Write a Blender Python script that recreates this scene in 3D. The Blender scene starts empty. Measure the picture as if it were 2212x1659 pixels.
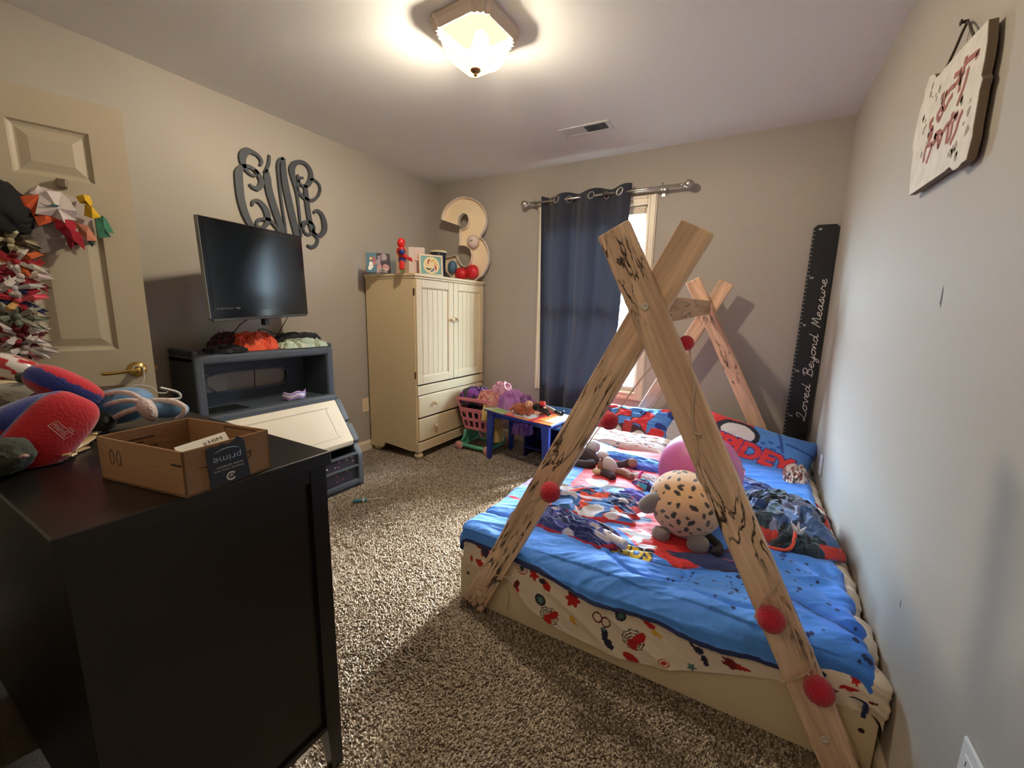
import bpy, bmesh, math, random
import numpy as np
from mathutils import Vector, Matrix

# ---------------------------------------------------------------- camera
SC = bpy.context.scene
COL = SC.collection
FPX, CX, CY = 890.5, 1106.0, 829.5
YAW, PITCH, ROLL, CAMZ = 0.5167182, 0.1728683, 0.0217336, 1.2233
_f = np.array([-math.sin(YAW)*math.cos(PITCH), math.cos(YAW)*math.cos(PITCH), -math.sin(PITCH)])
_r0 = np.array([math.cos(YAW), math.sin(YAW), 0.0])
_u0 = np.cross(_r0, _f)
_r = math.cos(ROLL)*_r0 + math.sin(ROLL)*_u0
_u = -math.sin(ROLL)*_r0 + math.cos(ROLL)*_u0
_C = np.array([0, 0, CAMZ])
cam_d = bpy.data.cameras.new('camera'); cam = bpy.data.objects.new('camera', cam_d); COL.objects.link(cam)
cam_d.sensor_fit = 'HORIZONTAL'; cam_d.sensor_width = 36.0; cam_d.lens = FPX/2212*36.0
cam_d.clip_start = 0.02; cam_d.clip_end = 200
Mx = Matrix(((_r[0], _u[0], -_f[0], 0), (_r[1], _u[1], -_f[1], 0), (_r[2], _u[2], -_f[2], CAMZ), (0, 0, 0, 1)))
cam.matrix_world = Mx
SC.camera = cam

# ---------------------------------------------------------------- exposure, sky, lights
SC.view_settings.view_transform = 'Standard'; SC.view_settings.look = 'None'
SC.view_settings.gamma = 1.0; SC.view_settings.use_curve_mapping = False
SC.view_settings.exposure = 0.14
SC.cycles.use_denoising = True
SC.cycles.max_bounces = 10; SC.cycles.diffuse_bounces = 6; SC.cycles.transparent_max_bounces = 12
SC.cycles.caustics_reflective = False; SC.cycles.caustics_refractive = False
SC.cycles.sample_clamp_indirect = 6.0
world = bpy.data.worlds.new('world'); SC.world = world; world.use_nodes = True
_bg = world.node_tree.nodes['Background']
_wt = world.node_tree; _tc = _wt.nodes.new('ShaderNodeTexCoord'); _sx = _wt.nodes.new('ShaderNodeSeparateXYZ'); _cr = _wt.nodes.new('ShaderNodeValToRGB')
_wt.links.new(_tc.outputs['Generated'], _sx.inputs[0])                    # overcast sky, three times brighter overhead than at the horizon, over a dull ground
_mr = _wt.nodes.new('ShaderNodeMapRange'); _mr.inputs['From Min'].default_value = -1; _wt.links.new(_sx.outputs['Z'], _mr.inputs['Value']); _wt.links.new(_mr.outputs[0], _cr.inputs[0])
_e = _cr.color_ramp.elements; _e[0].position = .490; _e[0].color = (.04, .045, .04, 1); _e[1].position = .505; _e[1].color = (.22, .30, .38, 1)
_n = _e.new(1.0); _n.color = (.70, .88, 1.06, 1)
_wt.links.new(_cr.outputs[0], _bg.inputs['Color']); _bg.inputs['Strength'].default_value = 370.0

LX, RX, BY, CH = -2.816, 0.425, 3.388, 2.44      # left wall, right wall, back wall, ceiling height

def W(px, py, ax, v):
    """point of the room seen at a pixel of the photograph, on the plane axis = v"""
    d = _f + _r*(px-CX)/FPX - _u*(py-CY)/FPX
    i = 'xyz'.index(ax); t = (v-_C[i])/d[i]
    return _C + t*d
def WP(px, py, n, p0):
    d = _f + _r*(px-CX)/FPX - _u*(py-CY)/FPX
    n = np.array(n, float); t = ((np.array(p0, float)-_C) @ n)/(d @ n)
    return _C + t*d

# the lamp's bulb light and the daylight portal in the window
def light(name, kind, loc, energy, color, **k):
    l = bpy.data.lights.new(name, kind); l.energy = energy; l.color = color
    for a, b in k.items(): setattr(l, a, b)
    o = bpy.data.objects.new(name, l); COL.objects.link(o); o.location = loc
    return o
bulb = light('bulb_light', 'POINT', (-1.165, 1.665, 2.368), 320, (1.0, 0.90, 0.74), shadow_soft_size=0.055)
hall = light('hallway_fill', 'POINT', (-0.80, -0.78, 2.10), 11, (1.0, 0.80, 0.58), shadow_soft_size=0.12)     # unseen warm lamp added behind the camera to lift the footboard and pole fronts
sun = light('hazy_sun', 'SUN', (-1, 6, 4), 270, (1.0, 0.95, 0.86), angle=math.radians(28))      # low sun spread wide by thin cloud
sun.rotation_euler = Vector((-.54, -2.1, -1.30)).to_track_quat('-Z', 'Y').to_euler()
portal = light('window_portal', 'AREA', (-1.19, BY+0.10, 1.32), 1, (1, 1, 1), shape='RECTANGLE', size=0.9, size_y=1.55)
portal.rotation_euler = (math.radians(-90), 0, 0)
portal.data.cycles.is_portal = True

# ---------------------------------------------------------------- noise
_rng = np.random.RandomState(7)
_T = _rng.rand(64, 64, 64).astype(np.float64)*2-1
def vn(x, y, z=0.0, seed=0):
    x = np.asarray(x, float)+seed*7.31; y = np.asarray(y, float)+seed*3.17; z = np.asarray(z, float)+seed*1.73+x*0
    y = y+x*0
    xi = np.floor(x).astype(int); yi = np.floor(y).astype(int); zi = np.floor(z).astype(int)
    fx = x-xi; fy = y-yi; fz = z-zi
    fx = fx*fx*(3-2*fx); fy = fy*fy*(3-2*fy); fz = fz*fz*(3-2*fz)
    g = lambda a, b, c: _T[(xi+a) % 64, (yi+b) % 64, (zi+c) % 64]
    l = lambda p, q, t: p+(q-p)*t
    return l(l(l(g(0,0,0), g(1,0,0), fx), l(g(0,1,0), g(1,1,0), fx), fy),
             l(l(g(0,0,1), g(1,0,1), fx), l(g(0,1,1), g(1,1,1), fx), fy), fz)
def fbm(x, y, z=0.0, o=4, seed=0):
    s = 0; a = 1; n = 0
    for i in range(o):
        s = s+a*vn(np.asarray(x)*2**i, np.asarray(y)*2**i, np.asarray(z)*2**i, seed+i*5); n += a; a *= .5
    return s/n
def ridge(x, y, z=0.0, o=3, seed=0):
    s = 0; a = 1; n = 0
    for i in range(o):
        s = s+a*(1-2*np.abs(vn(np.asarray(x)*2**i, np.asarray(y)*2**i, np.asarray(z)*2**i, seed+i*5))); n += a; a *= .5
    return s/n

# ---------------------------------------------------------------- materials
MATS = {}
def s2l(c):
    return tuple(((v/255)/12.92 if v/255 <= .04045 else ((v/255+.055)/1.055)**2.4) for v in c)
def M(name, rgb=(128,128,128), rough=.6, metal=0.0, bump=0.0, bs=60.0, var=0.0, vs=8.0, sheen=0.0, coat=0.0,
      attr=False, stretch=None, lin=None, trans=0.0, spec=0.5):
    if name in MATS: return MATS[name]
    m = bpy.data.materials.new(name); m.use_nodes = True; nt = m.node_tree; N = nt.nodes; L = nt.links
    b = N['Principled BSDF']; c = lin or s2l(rgb)
    b.inputs['Base Color'].default_value = (*c, 1); b.inputs['Roughness'].default_value = rough
    b.inputs['Metallic'].default_value = metal; b.inputs['Specular IOR Level'].default_value = spec
    if sheen: b.inputs['Sheen Weight'].default_value = sheen; b.inputs['Sheen Roughness'].default_value = .5
    if coat: b.inputs['Coat Weight'].default_value = coat; b.inputs['Coat Roughness'].default_value = .12
    if trans: b.inputs['Transmission Weight'].default_value = trans
    tc = N.new('ShaderNodeTexCoord'); src = tc.outputs['Object']
    if stretch:
        mp = N.new('ShaderNodeMapping'); mp.inputs['Scale'].default_value = stretch
        L.new(src, mp.inputs['Vector']); src = mp.outputs['Vector']
    base = None
    if attr:
        a = N.new('ShaderNodeAttribute'); a.attribute_name = 'Col'; base = a.outputs['Color']
    if var:
        n = N.new('ShaderNodeTexNoise'); n.inputs['Scale'].default_value = vs; n.inputs['Detail'].default_value = 5
        L.new(src, n.inputs['Vector'])
        mr = N.new('ShaderNodeMapRange'); mr.inputs['To Min'].default_value = 1-var; mr.inputs['To Max'].default_value = 1+var
        L.new(n.outputs['Fac'], mr.inputs['Value'])
        mx = N.new('ShaderNodeMix'); mx.data_type = 'RGBA'; mx.blend_type = 'MULTIPLY'; mx.inputs['Factor'].default_value = 1
        if base is not None: L.new(base, mx.inputs['A'])
        else: mx.inputs['A'].default_value = (*c, 1)
        L.new(mr.outputs['Result'], mx.inputs['B']); base = mx.outputs['Result']
    if base is not None: L.new(base, b.inputs['Base Color'])
    if bump:
        n = N.new('ShaderNodeTexNoise'); n.inputs['Scale'].default_value = bs; n.inputs['Detail'].default_value = 6
        L.new(src, n.inputs['Vector'])
        bp = N.new('ShaderNodeBump'); bp.inputs['Strength'].default_value = bump; bp.inputs['Distance'].default_value = .01
        L.new(n.outputs['Fac'], bp.inputs['Height']); L.new(bp.outputs['Normal'], b.inputs['Normal'])
    MATS[name] = m
    return m

def wood_mat(name, base=(198,158,116), dark=(52,34,26), streak=.56, seed=0.0):
    m = bpy.data.materials.new(name); m.use_nodes = True; nt = m.node_tree; N = nt.nodes; L = nt.links
    b = N['Principled BSDF']; b.inputs['Roughness'].default_value = .62
    tc = N.new('ShaderNodeTexCoord')
    def noise(sc, scale, det, dist=0.0, off=0.0):
        mp = N.new('ShaderNodeMapping'); mp.inputs['Scale'].default_value = sc; mp.inputs['Location'].default_value = (off+seed, seed*2.1, off)
        L.new(tc.outputs['Object'], mp.inputs['Vector'])
        n = N.new('ShaderNodeTexNoise'); n.inputs['Scale'].default_value = scale; n.inputs['Detail'].default_value = det
        n.inputs['Distortion'].default_value = dist
        L.new(mp.outputs['Vector'], n.inputs['Vector']); return n.outputs['Fac']
    g = noise((1, 1, .06), 55, 6, .4)           # fine grain along z
    big = noise((1, 1, .16), 11, 5, 1.2, 3.0)
    sp = noise((1, 1, .12), 17, 8, 2.2, 9.0)
    msk = noise((1, 1, .45), 5, 2, .5, 17.0)
    cr = N.new('ShaderNodeValToRGB'); L.new(g, cr.inputs['Fac'])
    c = s2l(base); cr.color_ramp.elements[0].position = .3; cr.color_ramp.elements[1].position = .72
    cr.color_ramp.elements[0].color = (c[0]*.78, c[1]*.72, c[2]*.66, 1); cr.color_ramp.elements[1].color = (c[0]*1.22, c[1]*1.20, c[2]*1.18, 1)
    cb = N.new('ShaderNodeValToRGB'); L.new(big, cb.inputs['Fac'])
    cb.color_ramp.elements[0].position = .36; cb.color_ramp.elements[1].position = .6
    cb.color_ramp.elements[0].color = (.74, .68, .63, 1); cb.color_ramp.elements[1].color = (1.1, 1.06, 1.0, 1)
    mu = N.new('ShaderNodeMix'); mu.data_type = 'RGBA'; mu.blend_type = 'MULTIPLY'; mu.inputs['Factor'].default_value = .85
    L.new(cr.outputs['Color'], mu.inputs['A']); L.new(cb.outputs['Color'], mu.inputs['B'])
    # dark spalt lines: thin bands of the noise, only where the mask allows
    s1 = N.new('ShaderNodeMath'); s1.operation = 'SUBTRACT'; L.new(sp, s1.inputs[0]); s1.inputs[1].default_value = .5
    s2 = N.new('ShaderNodeMath'); s2.operation = 'ABSOLUTE'; L.new(s1.outputs[0], s2.inputs[0])
    r1 = N.new('ShaderNodeMapRange'); r1.inputs['From Min'].default_value = .006; r1.inputs['From Max'].default_value = .03
    r1.inputs['To Min'].default_value = 1; r1.inputs['To Max'].default_value = 0; L.new(s2.outputs[0], r1.inputs['Value'])
    r2 = N.new('ShaderNodeMapRange'); r2.inputs['From Min'].default_value = streak-.05; r2.inputs['From Max'].default_value = streak+.05
    L.new(msk, r2.inputs['Value'])
    ml = N.new('ShaderNodeMath'); ml.operation = 'MULTIPLY'; L.new(r1.outputs[0], ml.inputs[0]); L.new(r2.outputs[0], ml.inputs[1])
    mx = N.new('ShaderNodeMix'); mx.data_type = 'RGBA'; L.new(ml.outputs[0], mx.inputs['Factor'])
    L.new(mu.outputs['Result'], mx.inputs['A']); mx.inputs['B'].default_value = (*s2l(dark), 1)
    L.new(mx.outputs['Result'], b.inputs['Base Color'])
    bp = N.new('ShaderNodeBump'); bp.inputs['Strength'].default_value = .25; bp.inputs['Distance'].default_value = .004
    L.new(g, bp.inputs['Height']); L.new(bp.outputs['Normal'], b.inputs['Normal'])
    return m

# ---------------------------------------------------------------- objects
def tag(o, label, cat, group=None):
    o['label'] = label; o['category'] = cat
    if group: o['group'] = group
    return o
def wloc(o):
    v = Vector((0, 0, 0))
    while o is not None: v += o.location; o = o.parent
    return v
def thing(name, label, cat, loc=(0,0,0), group=None):
    o = bpy.data.objects.new(name, None); COL.objects.link(o); o.location = loc; o.empty_display_size = .05
    return tag(o, label, cat, group)
def link(name, me, mat, parent=None, kind=None, label=None):
    o = bpy.data.objects.new(name, me); COL.objects.link(o)
    if mat is not None and not me.materials: me.materials.append(mat)
    if parent is not None:
        o.parent = parent; o.location = -wloc(parent) if True else o.location
    if kind: o['kind'] = kind
    if label: o['label'] = label
    return o
def mesh(name, V, F, mat, parent=None, smooth=False, kind=None, label=None, col=None, centre=False):
    V = np.asarray(V, float); me = bpy.data.meshes.new(name)
    off = np.zeros(3)
    if centre: off = V.mean(0); V = V-off
    me.from_pydata([tuple(v) for v in V], [], [tuple(int(i) for i in f) for f in F]); me.update()
    if smooth: me.polygons.foreach_set('use_smooth', [True]*len(me.polygons))
    if col is not None:
        ca = me.color_attributes.new('Col', 'FLOAT_COLOR', 'POINT')
        c = np.ones((len(V), 4)); c[:, :3] = np.clip(np.asarray(col), 0, 1); ca.data.foreach_set('color', c.ravel())
    o = link(name, me, mat, parent, kind, label)
    if centre: o.location = o.location+Vector(off)
    return o
def grid(name, P, mat, parent=None, col=None, closed_u=False, thick=0, **k):
    """P: (nu, nv, 3) points to a quad sheet"""
    nu, nv = P.shape[:2]
    i = np.arange(nu-(0 if closed_u else 1)); j = np.arange(nv-1)
    I, J = np.meshgrid(i, j, indexing='ij'); I2 = (I+1) % nu
    F = np.stack([I*nv+J, I2*nv+J, I2*nv+J+1, I*nv+J+1], -1).reshape(-1, 4)
    V = P.reshape(-1, 3); me = bpy.data.meshes.new(name)
    me.vertices.add(len(V)); me.vertices.foreach_set('co', V.astype(np.float32).ravel())
    me.loops.add(F.size); me.loops.foreach_set('vertex_index', F.astype(np.int32).ravel())
    me.polygons.add(len(F)); me.polygons.foreach_set('loop_start', (np.arange(len(F))*4).astype(np.int32))
    me.update(calc_edges=True); me.validate()
    me.polygons.foreach_set('use_smooth', [True]*len(me.polygons))
    if col is not None:
        ca = me.color_attributes.new('Col', 'FLOAT_COLOR', 'POINT')
        c = np.ones((len(V), 4)); c[:, :3] = np.clip(col.reshape(-1, 3), 0, 1); ca.data.foreach_set('color', c.astype(np.float32).ravel())
    o = link(name, me, mat, parent, k.get('kind'), k.get('label'))
    if thick:
        s = o.modifiers.new('s', 'SOLIDIFY'); s.thickness = thick; s.offset = -1
    return o
def boxV(a, b):
    x0, y0, z0 = a; x1, y1, z1 = b
    return [(x0,y0,z0),(x1,y0,z0),(x1,y1,z0),(x0,y1,z0),(x0,y0,z1),(x1,y0,z1),(x1,y1,z1),(x0,y1,z1)]
BF = [(0,3,2,1),(4,5,6,7),(0,1,5,4),(1,2,6,5),(2,3,7,6),(3,0,4,7)]
def bev(o, w, seg=2):
    if w:
        m = o.modifiers.new('b', 'BEVEL'); m.width = w; m.segments = seg; m.limit_method = 'ANGLE'
    return o
def box(name, a, b, mat, parent=None, bevel=0.0, seg=2, **k):
    a2 = [min(p, q) for p, q in zip(a, b)]; b2 = [max(p, q) for p, q in zip(a, b)]
    return bev(mesh(name, boxV(a2, b2), BF, mat, parent, **k), bevel, seg)
def boxes(name, L, mat, parent=None, bevel=0.0, **k):
    V = []; F = []
    for a, b in L:
        n = len(V); V += boxV([min(p, q) for p, q in zip(a, b)], [max(p, q) for p, q in zip(a, b)])
        F += [tuple(i+n for i in f) for f in BF]
    return bev(mesh(name, V, F, mat, parent, **k), bevel)
def fbox(name, O, ex, ey, ez, a, b, mat, parent=None, bevel=0.0, **k):
    """box in a frame: O + x*ex + y*ey + z*ez"""
    V = [np.array(O)+np.array(ex)*v[0]+np.array(ey)*v[1]+np.array(ez)*v[2] for v in boxV(a, b)]
    return bev(mesh(name, V, BF, mat, parent, **k), bevel)
def prism(name, poly, O, ex, ey, n, depth, mat, parent=None, bevel=0.0, smooth=False, **k):
    """2D polygon in the plane (ex, ey) at O, extruded by depth along n"""
    O = np.array(O, float); ex = np.array(ex, float); ey = np.array(ey, float); n = np.array(n, float)
    m = len(poly); V = [O+ex*p[0]+ey*p[1] for p in poly]+[O+ex*p[0]+ey*p[1]+n*depth for p in poly]
    me = bpy.data.meshes.new(name); bm = bmesh.new()
    vs = [bm.verts.new(tuple(v)) for v in V]
    bm.faces.new(vs[:m][::-1]); bm.faces.new(vs[m:])
    for i in range(m): bm.faces.new((vs[i], vs[(i+1) % m], vs[m+(i+1) % m], vs[m+i]))
    bmesh.ops.recalc_face_normals(bm, faces=bm.faces[:]); bm.to_mesh(me); bm.free()
    return bev(link(name, me, mat, parent, k.get('kind'), k.get('label')), bevel)
def smoothline(P, n=8, closed=False):
    P = np.asarray(P, float); m = len(P); out = []
    R = range(m if closed else m-1)
    for i in R:
        if closed: a, b, c, d = P[(i-1) % m], P[i], P[(i+1) % m], P[(i+2) % m]
        else: a, b, c, d = P[max(i-1, 0)], P[i], P[i+1], P[min(i+2, m-1)]
        for t in np.arange(n)/n:
            out.append(.5*((2*b)+(-a+c)*t+(2*a-5*b+4*c-d)*t*t+(-a+3*b-3*c+d)*t**3))
    if not closed: out.append(P[-1])
    return np.array(out)
def tube(name, P, r, mat, parent=None, n=8, closed=False, sm=0, **k):
    P = smoothline(P, sm, closed) if sm else np.asarray(P, float)
    m = len(P); rr = np.full(m, r) if np.isscalar(r) else np.interp(np.linspace(0, 1, m), np.linspace(0, 1, len(r)), r)
    Tg = np.gradient(P, axis=0)
    if closed: Tg[0] = P[1]-P[-1]; Tg[-1] = P[0]-P[-2]
    Tg /= np.linalg.norm(Tg, axis=1)[:, None]+1e-12
    up = np.array([0, 0, 1.0]) if abs(Tg[0][2]) < .9 else np.array([1.0, 0, 0])
    V = []; nrm = np.cross(Tg[0], up); nrm /= np.linalg.norm(nrm)
    for i in range(m):
        nrm = nrm-Tg[i]*(nrm @ Tg[i]); nrm /= np.linalg.norm(nrm)+1e-12; bn = np.cross(Tg[i], nrm)
        for q in range(n):
            a = 2*math.pi*q/n; V.append(P[i]+rr[i]*(math.cos(a)*nrm+math.sin(a)*bn))
    F = []
    for i in range(m if closed else m-1):
        i2 = (i+1) % m
        for q in range(n): F.append((i*n+q, i*n+(q+1) % n, i2*n+(q+1) % n, i2*n+q))
    if not closed: F.append(tuple(range(n))[::-1]); F.append(tuple((m-1)*n+q for q in range(n)))
    return mesh(name, V, F, mat, parent, smooth=True, **k)
def lathe(name, prof, O, axis, mat, parent=None, n=20, **k):
    """prof: (r, h) pairs along axis"""
    ax = np.array(axis, float); ax /= np.linalg.norm(ax)
    up = np.array([0, 0, 1.0]) if abs(ax[2]) < .9 else np.array([1.0, 0, 0])
    e1 = np.cross(ax, up); e1 /= np.linalg.norm(e1); e2 = np.cross(ax, e1); O = np.array(O, float)
    V = []; F = []
    for r, h in prof:
        for q in range(n):
            a = 2*math.pi*q/n; V.append(O+ax*h+r*(math.cos(a)*e1+math.sin(a)*e2))
    m = len(prof)
    for i in range(m-1):
        for q in range(n): F.append((i*n+q, i*n+(q+1) % n, (i+1)*n+(q+1) % n, (i+1)*n+q))
    F.append(tuple(range(n))[::-1]); F.append(tuple((m-1)*n+q for q in range(n)))
    return mesh(name, V, F, mat, parent, smooth=True, **k)
def frame_of(d, up=(0,0,1)):
    d = np.array(d, float); d /= np.linalg.norm(d); u = np.array(up, float)
    e = np.cross(u, d); e /= np.linalg.norm(e); return e, d, np.cross(e, d)*-1
def rotm(rx=0, ry=0, rz=0):
    return np.array(Matrix.Rotation(math.radians(rz), 3, 'Z') @ Matrix.Rotation(math.radians(ry), 3, 'Y') @ Matrix.Rotation(math.radians(rx), 3, 'X'))
def blob(name, c, r, mat, parent=None, rot=(0,0,0), e=1.0, noise=0.0, ns=3.0, seed=1, colf=None, nu=40, nv=24, fn=None, **k):
    """superellipsoid; e<1 is boxier; colf(local unit coords, pos) to colour; fn reshapes unit coords"""
    u = np.linspace(0, 2*np.pi, nu, endpoint=False)[:, None]; v = np.linspace(-np.pi/2, np.pi/2, nv)[None, :]
    sp = lambda a, p: np.sign(a)*np.abs(a)**p
    X = sp(np.cos(v), e)*sp(np.cos(u), e); Y = sp(np.cos(v), e)*sp(np.sin(u), e); Z = sp(np.sin(v), e)+0*u
    U = np.stack([X, Y, Z], -1)
    if noise: U = U*(1+noise*fbm(X*ns, Y*ns, Z*ns, 3, seed))[..., None]
    if fn: U = fn(U)
    r = np.array([r]*3 if np.isscalar(r) else r)
    P = (U*r) @ rotm(*rot).T+np.array(c)
    col = colf(U, P) if colf else None
    return grid(name, P, mat, parent, col=col, closed_u=True, **k)
FACECACHE = {}
def font_tris(txt):
    if txt in FACECACHE: return FACECACHE[txt]
    cu = bpy.data.curves.new('f', 'FONT'); cu.body = txt; cu.align_x = 'LEFT'; cu.resolution_u = 3; cu.fill_mode = 'FRONT'
    o = bpy.data.objects.new('f', cu); COL.objects.link(o)
    me = bpy.data.meshes.new_from_object(o.evaluated_get(bpy.context.evaluated_depsgraph_get()))
    V = np.array([v.co[:2] for v in me.vertices]); me.calc_loop_triangles()
    Tt = np.array([t.vertices[:] for t in me.loop_triangles])
    bpy.data.objects.remove(o); bpy.data.curves.remove(cu); bpy.data.meshes.remove(me)
    V = V-V.min(0); s = V.max(0); FACECACHE[txt] = (V, Tt, s)
    return FACECACHE[txt]
def text_mask(txt, A, B, a0, b0, w, h, rot=0.0, fat=0.0, shear=0.0):
    """bool mask of points (A, B) that fall inside the word set at (a0, b0), w by h"""
    V, Tt, s = font_tris(txt)
    c, sn = math.cos(rot), math.sin(rot); x = A-a0; y = B-b0
    u = (x*c+y*sn); v = (-x*sn+y*c); u = u-shear*v; u = u/w*s[0]; v = v/h*s[1]; out = np.zeros(A.shape, bool)
    for t in Tt:
        p, q, r = V[t]; mn = np.minimum(np.minimum(p, q), r)-fat; mx = np.maximum(np.maximum(p, q), r)+fat
        m = (u >= mn[0]) & (u <= mx[0]) & (v >= mn[1]) & (v <= mx[1])
        if not m.any(): continue
        uu, vv = u[m], v[m]
        d = lambda a, b: ((b[0]-a[0])*(vv-a[1])-(b[1]-a[1])*(uu-a[0]))/(np.hypot(*(b-a))+1e-9)
        d1, d2, d3 = d(p, q), d(q, r), d(r, p)
        out[m] |= ((d1 >= -fat) & (d2 >= -fat) & (d3 >= -fat)) | ((d1 <= fat) & (d2 <= fat) & (d3 <= fat))
    return out
def text(name, txt, O, ex, ey, w, h, mat, parent, lift=.0012, n=None, label=None):
    """flat lettering w by h with its lower left corner at O"""
    V, Tt, s = font_tris(txt); ex = np.array(ex, float); ey = np.array(ey, float)
    n = np.cross(ex, ey) if n is None else np.array(n, float)
    P = [np.array(O)+ex*(v[0]/s[0]*w)+ey*(v[1]/s[1]*h)+n*lift for v in V]
    return mesh(name, P, Tt, mat, parent, label=label)
def ribbon(name, P, wd, O, ex, ey, n, depth, mat, parent=None, sm=8, bevel=0.0, **k):
    """stroke of varying width in a plane, extruded: P 2D points, wd widths"""
    P = np.asarray(P, float); Q = smoothline(P, sm); w = np.interp(np.linspace(0, 1, len(Q)), np.linspace(0, 1, len(wd)), wd) if not np.isscalar(wd) else np.full(len(Q), wd)
    Tg = np.gradient(Q, axis=0); Tg /= np.linalg.norm(Tg, axis=1)[:, None]+1e-9; Nn = np.stack([-Tg[:, 1], Tg[:, 0]], 1)
    A = Q+Nn*w[:, None]/2; B = Q-Nn*w[:, None]/2
    O = np.array(O, float); ex = np.array(ex, float); ey = np.array(ey, float); n = np.array(n, float)
    to = lambda p, d: O+ex*p[0]+ey*p[1]+n*d
    m = len(Q); V = []
    for i in range(m): V += [to(A[i], 0), to(B[i], 0), to(B[i], depth), to(A[i], depth)]
    F = []
    for i in range(m-1):
        a = i*4; b = a+4
        for q in range(4): F.append((a+q, a+(q+1) % 4, b+(q+1) % 4, b+q))
    F += [(3, 2, 1, 0), ((m-1)*4, (m-1)*4+1, (m-1)*4+2, (m-1)*4+3)]
    o = mesh(name, V, F, mat, parent, **k)
    return bev(o, bevel)
def crumple(name, c, sx, sy, h, mat, parent=None, rot=0.0, seed=1, colf=None, n=56, fs=3.0, flat=.35, floor=None, rough=.12, ex=None, ey=None, ez=None, **k):
    """a heap of folded cloth lying on a surface at c"""
    u = np.linspace(-1, 1, n); U, V = np.meshgrid(u, u, indexing='ij')
    R = np.maximum(np.abs(U), np.abs(V)); th = np.arctan2(V, U)
    ed = 1+.16*vn(np.cos(th)*2, np.sin(th)*2, 0, seed+30)+.10*vn(np.cos(th)*5, np.sin(th)*5, 0, seed+31)
    q = np.sqrt(U**2+V**2)+1e-9; sc = R/q*.35+.65; Uc = U*sc*ed; Vc = V*sc*ed
    env = np.clip(1-R**3.2, 0, 1)**.55
    wx = vn(U*2, V*2, 0, seed+7)*.5; wy = vn(U*2, V*2, 3, seed+9)*.5
    rg = ridge((U+wx)*fs*.6, (V+wy)*fs*1.2, 0, 3, seed); Z = env*(flat+(1-flat)*(.5+.5*rg))
    du = rough*vn(U*fs*1.5, V*fs*1.5, 5, seed+12)*env; dv = rough*vn(U*fs*1.5, V*fs*1.5, 9, seed+13)*env
    X = (Uc+du)*sx; Y = (Vc+dv)*sy; Zz = Z*h
    cr, sr = math.cos(rot), math.sin(rot)
    L = np.stack([X*cr-Y*sr, X*sr+Y*cr, Zz], -1)
    if ex is not None: P = np.array(c)+L[..., :1]*np.array(ex)+L[..., 1:2]*np.array(ey)+L[..., 2:]*np.array(ez)
    else: P = L+np.array(c)
    col = colf(U, V, Z, P) if colf else None
    return grid(name, P, mat, parent, col=col, **k), P
def lerpc(a, b, t): t = np.asarray(t)[..., None]; return np.asarray(a)*(1-t)+np.asarray(b)*t
def paint(col, mask, c): col[mask] = c
# ================================================================ the setting
m_wall = M('wall_paint', lin=(.41, .368, .312), rough=.75, bump=.06, bs=260, var=.02, vs=3)
m_ceil = M('ceiling_paint', lin=(.86, .86, .85), rough=.85, bump=.08, bs=220)
m_trim = M('trim_paint', (232, 219, 196), rough=.4)
m_white = M('white_plastic', (228, 228, 224), rough=.35)
m_dark = M('dark_gap', (18, 16, 15), rough=.9)
FY0, FX = -1.0, -1.0            # entry recess behind the camera
def structure(o): o['kind'] = 'structure'; return o
floor = structure(box('floor', (LX, FY0, -.12), (RX, BY, 0), M('carpet_back', lin=(.26, .205, .15), rough=.95, bump=.6, bs=180, var=.3, vs=90)))
structure(box('ceiling', (LX-.1, FY0-.1, CH), (RX+.1, BY+.15, CH+.1), m_ceil))
structure(box('wall_left', (LX-.1, FY0-.1, -.12), (LX, BY+.15, CH), m_wall))
wr = structure(box('wall_right', (RX, FY0-.1, -.12), (RX+.1, BY+.15, CH), m_wall))
WX0, WX1, WZ0, WZ1 = -1.615, -.765, .60, 2.055         # window opening
structure(boxes('wall_back', [((LX, BY, -.12), (WX0, BY+.15, CH)), ((WX1, BY, -.12), (RX, BY+.15, CH)),
                    ((WX0, BY, -.12), (WX1, BY+.15, WZ0)), ((WX0, BY, WZ1), (WX1, BY+.15, CH))], m_wall))
structure(boxes('wall_front', [((LX, -.12, -.12), (FX, 0, CH)), ((FX-.12, FY0, -.12), (FX, -.12, CH)), ((FX-.12, FY0-.1, -.12), (RX, FY0, CH))], m_wall))
def baseboard(name, a, b, n):
    a = np.array(a, float); b = np.array(b, float); d = b-a; Ln = np.linalg.norm(d); d /= Ln
    prism_poly = [(0, 0), (.014, 0), (.014, .062), (.009, .078), (.004, .086), (0, .086)]
    return structure(prism(name, prism_poly, a, n, (0, 0, 1), d, Ln, m_trim))
baseboard('baseboard_left', (LX, .02, 0), (LX, BY, 0), (1, 0, 0))
baseboard('baseboard_back', (LX+.014, BY, 0), (RX-.014, BY, 0), (0, -1, 0))
baseboard('baseboard_right', (RX, FY0, 0), (RX, BY, 0), (-1, 0, 0))
# small scuffs on the right wall
for i, (px, py, w, h, a) in enumerate([(1946, 1304, .004, .014, .2), (1800, 1140, .003, .01, .3), (2035, 640, .006, .03, .5)]):
    p = W(px, py, 'x', RX)
    o = mesh('scuff', [p+np.array((-.0006, -w, -h)), p+np.array((-.0006, w, -h*.6)), p+np.array((-.0006, w*.6, h)), p+np.array((-.0006, -w*.3, h*.5))], [(0, 1, 2, 3)], M('scuff_mark', (95, 96, 98), rough=.9), wr)

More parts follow.
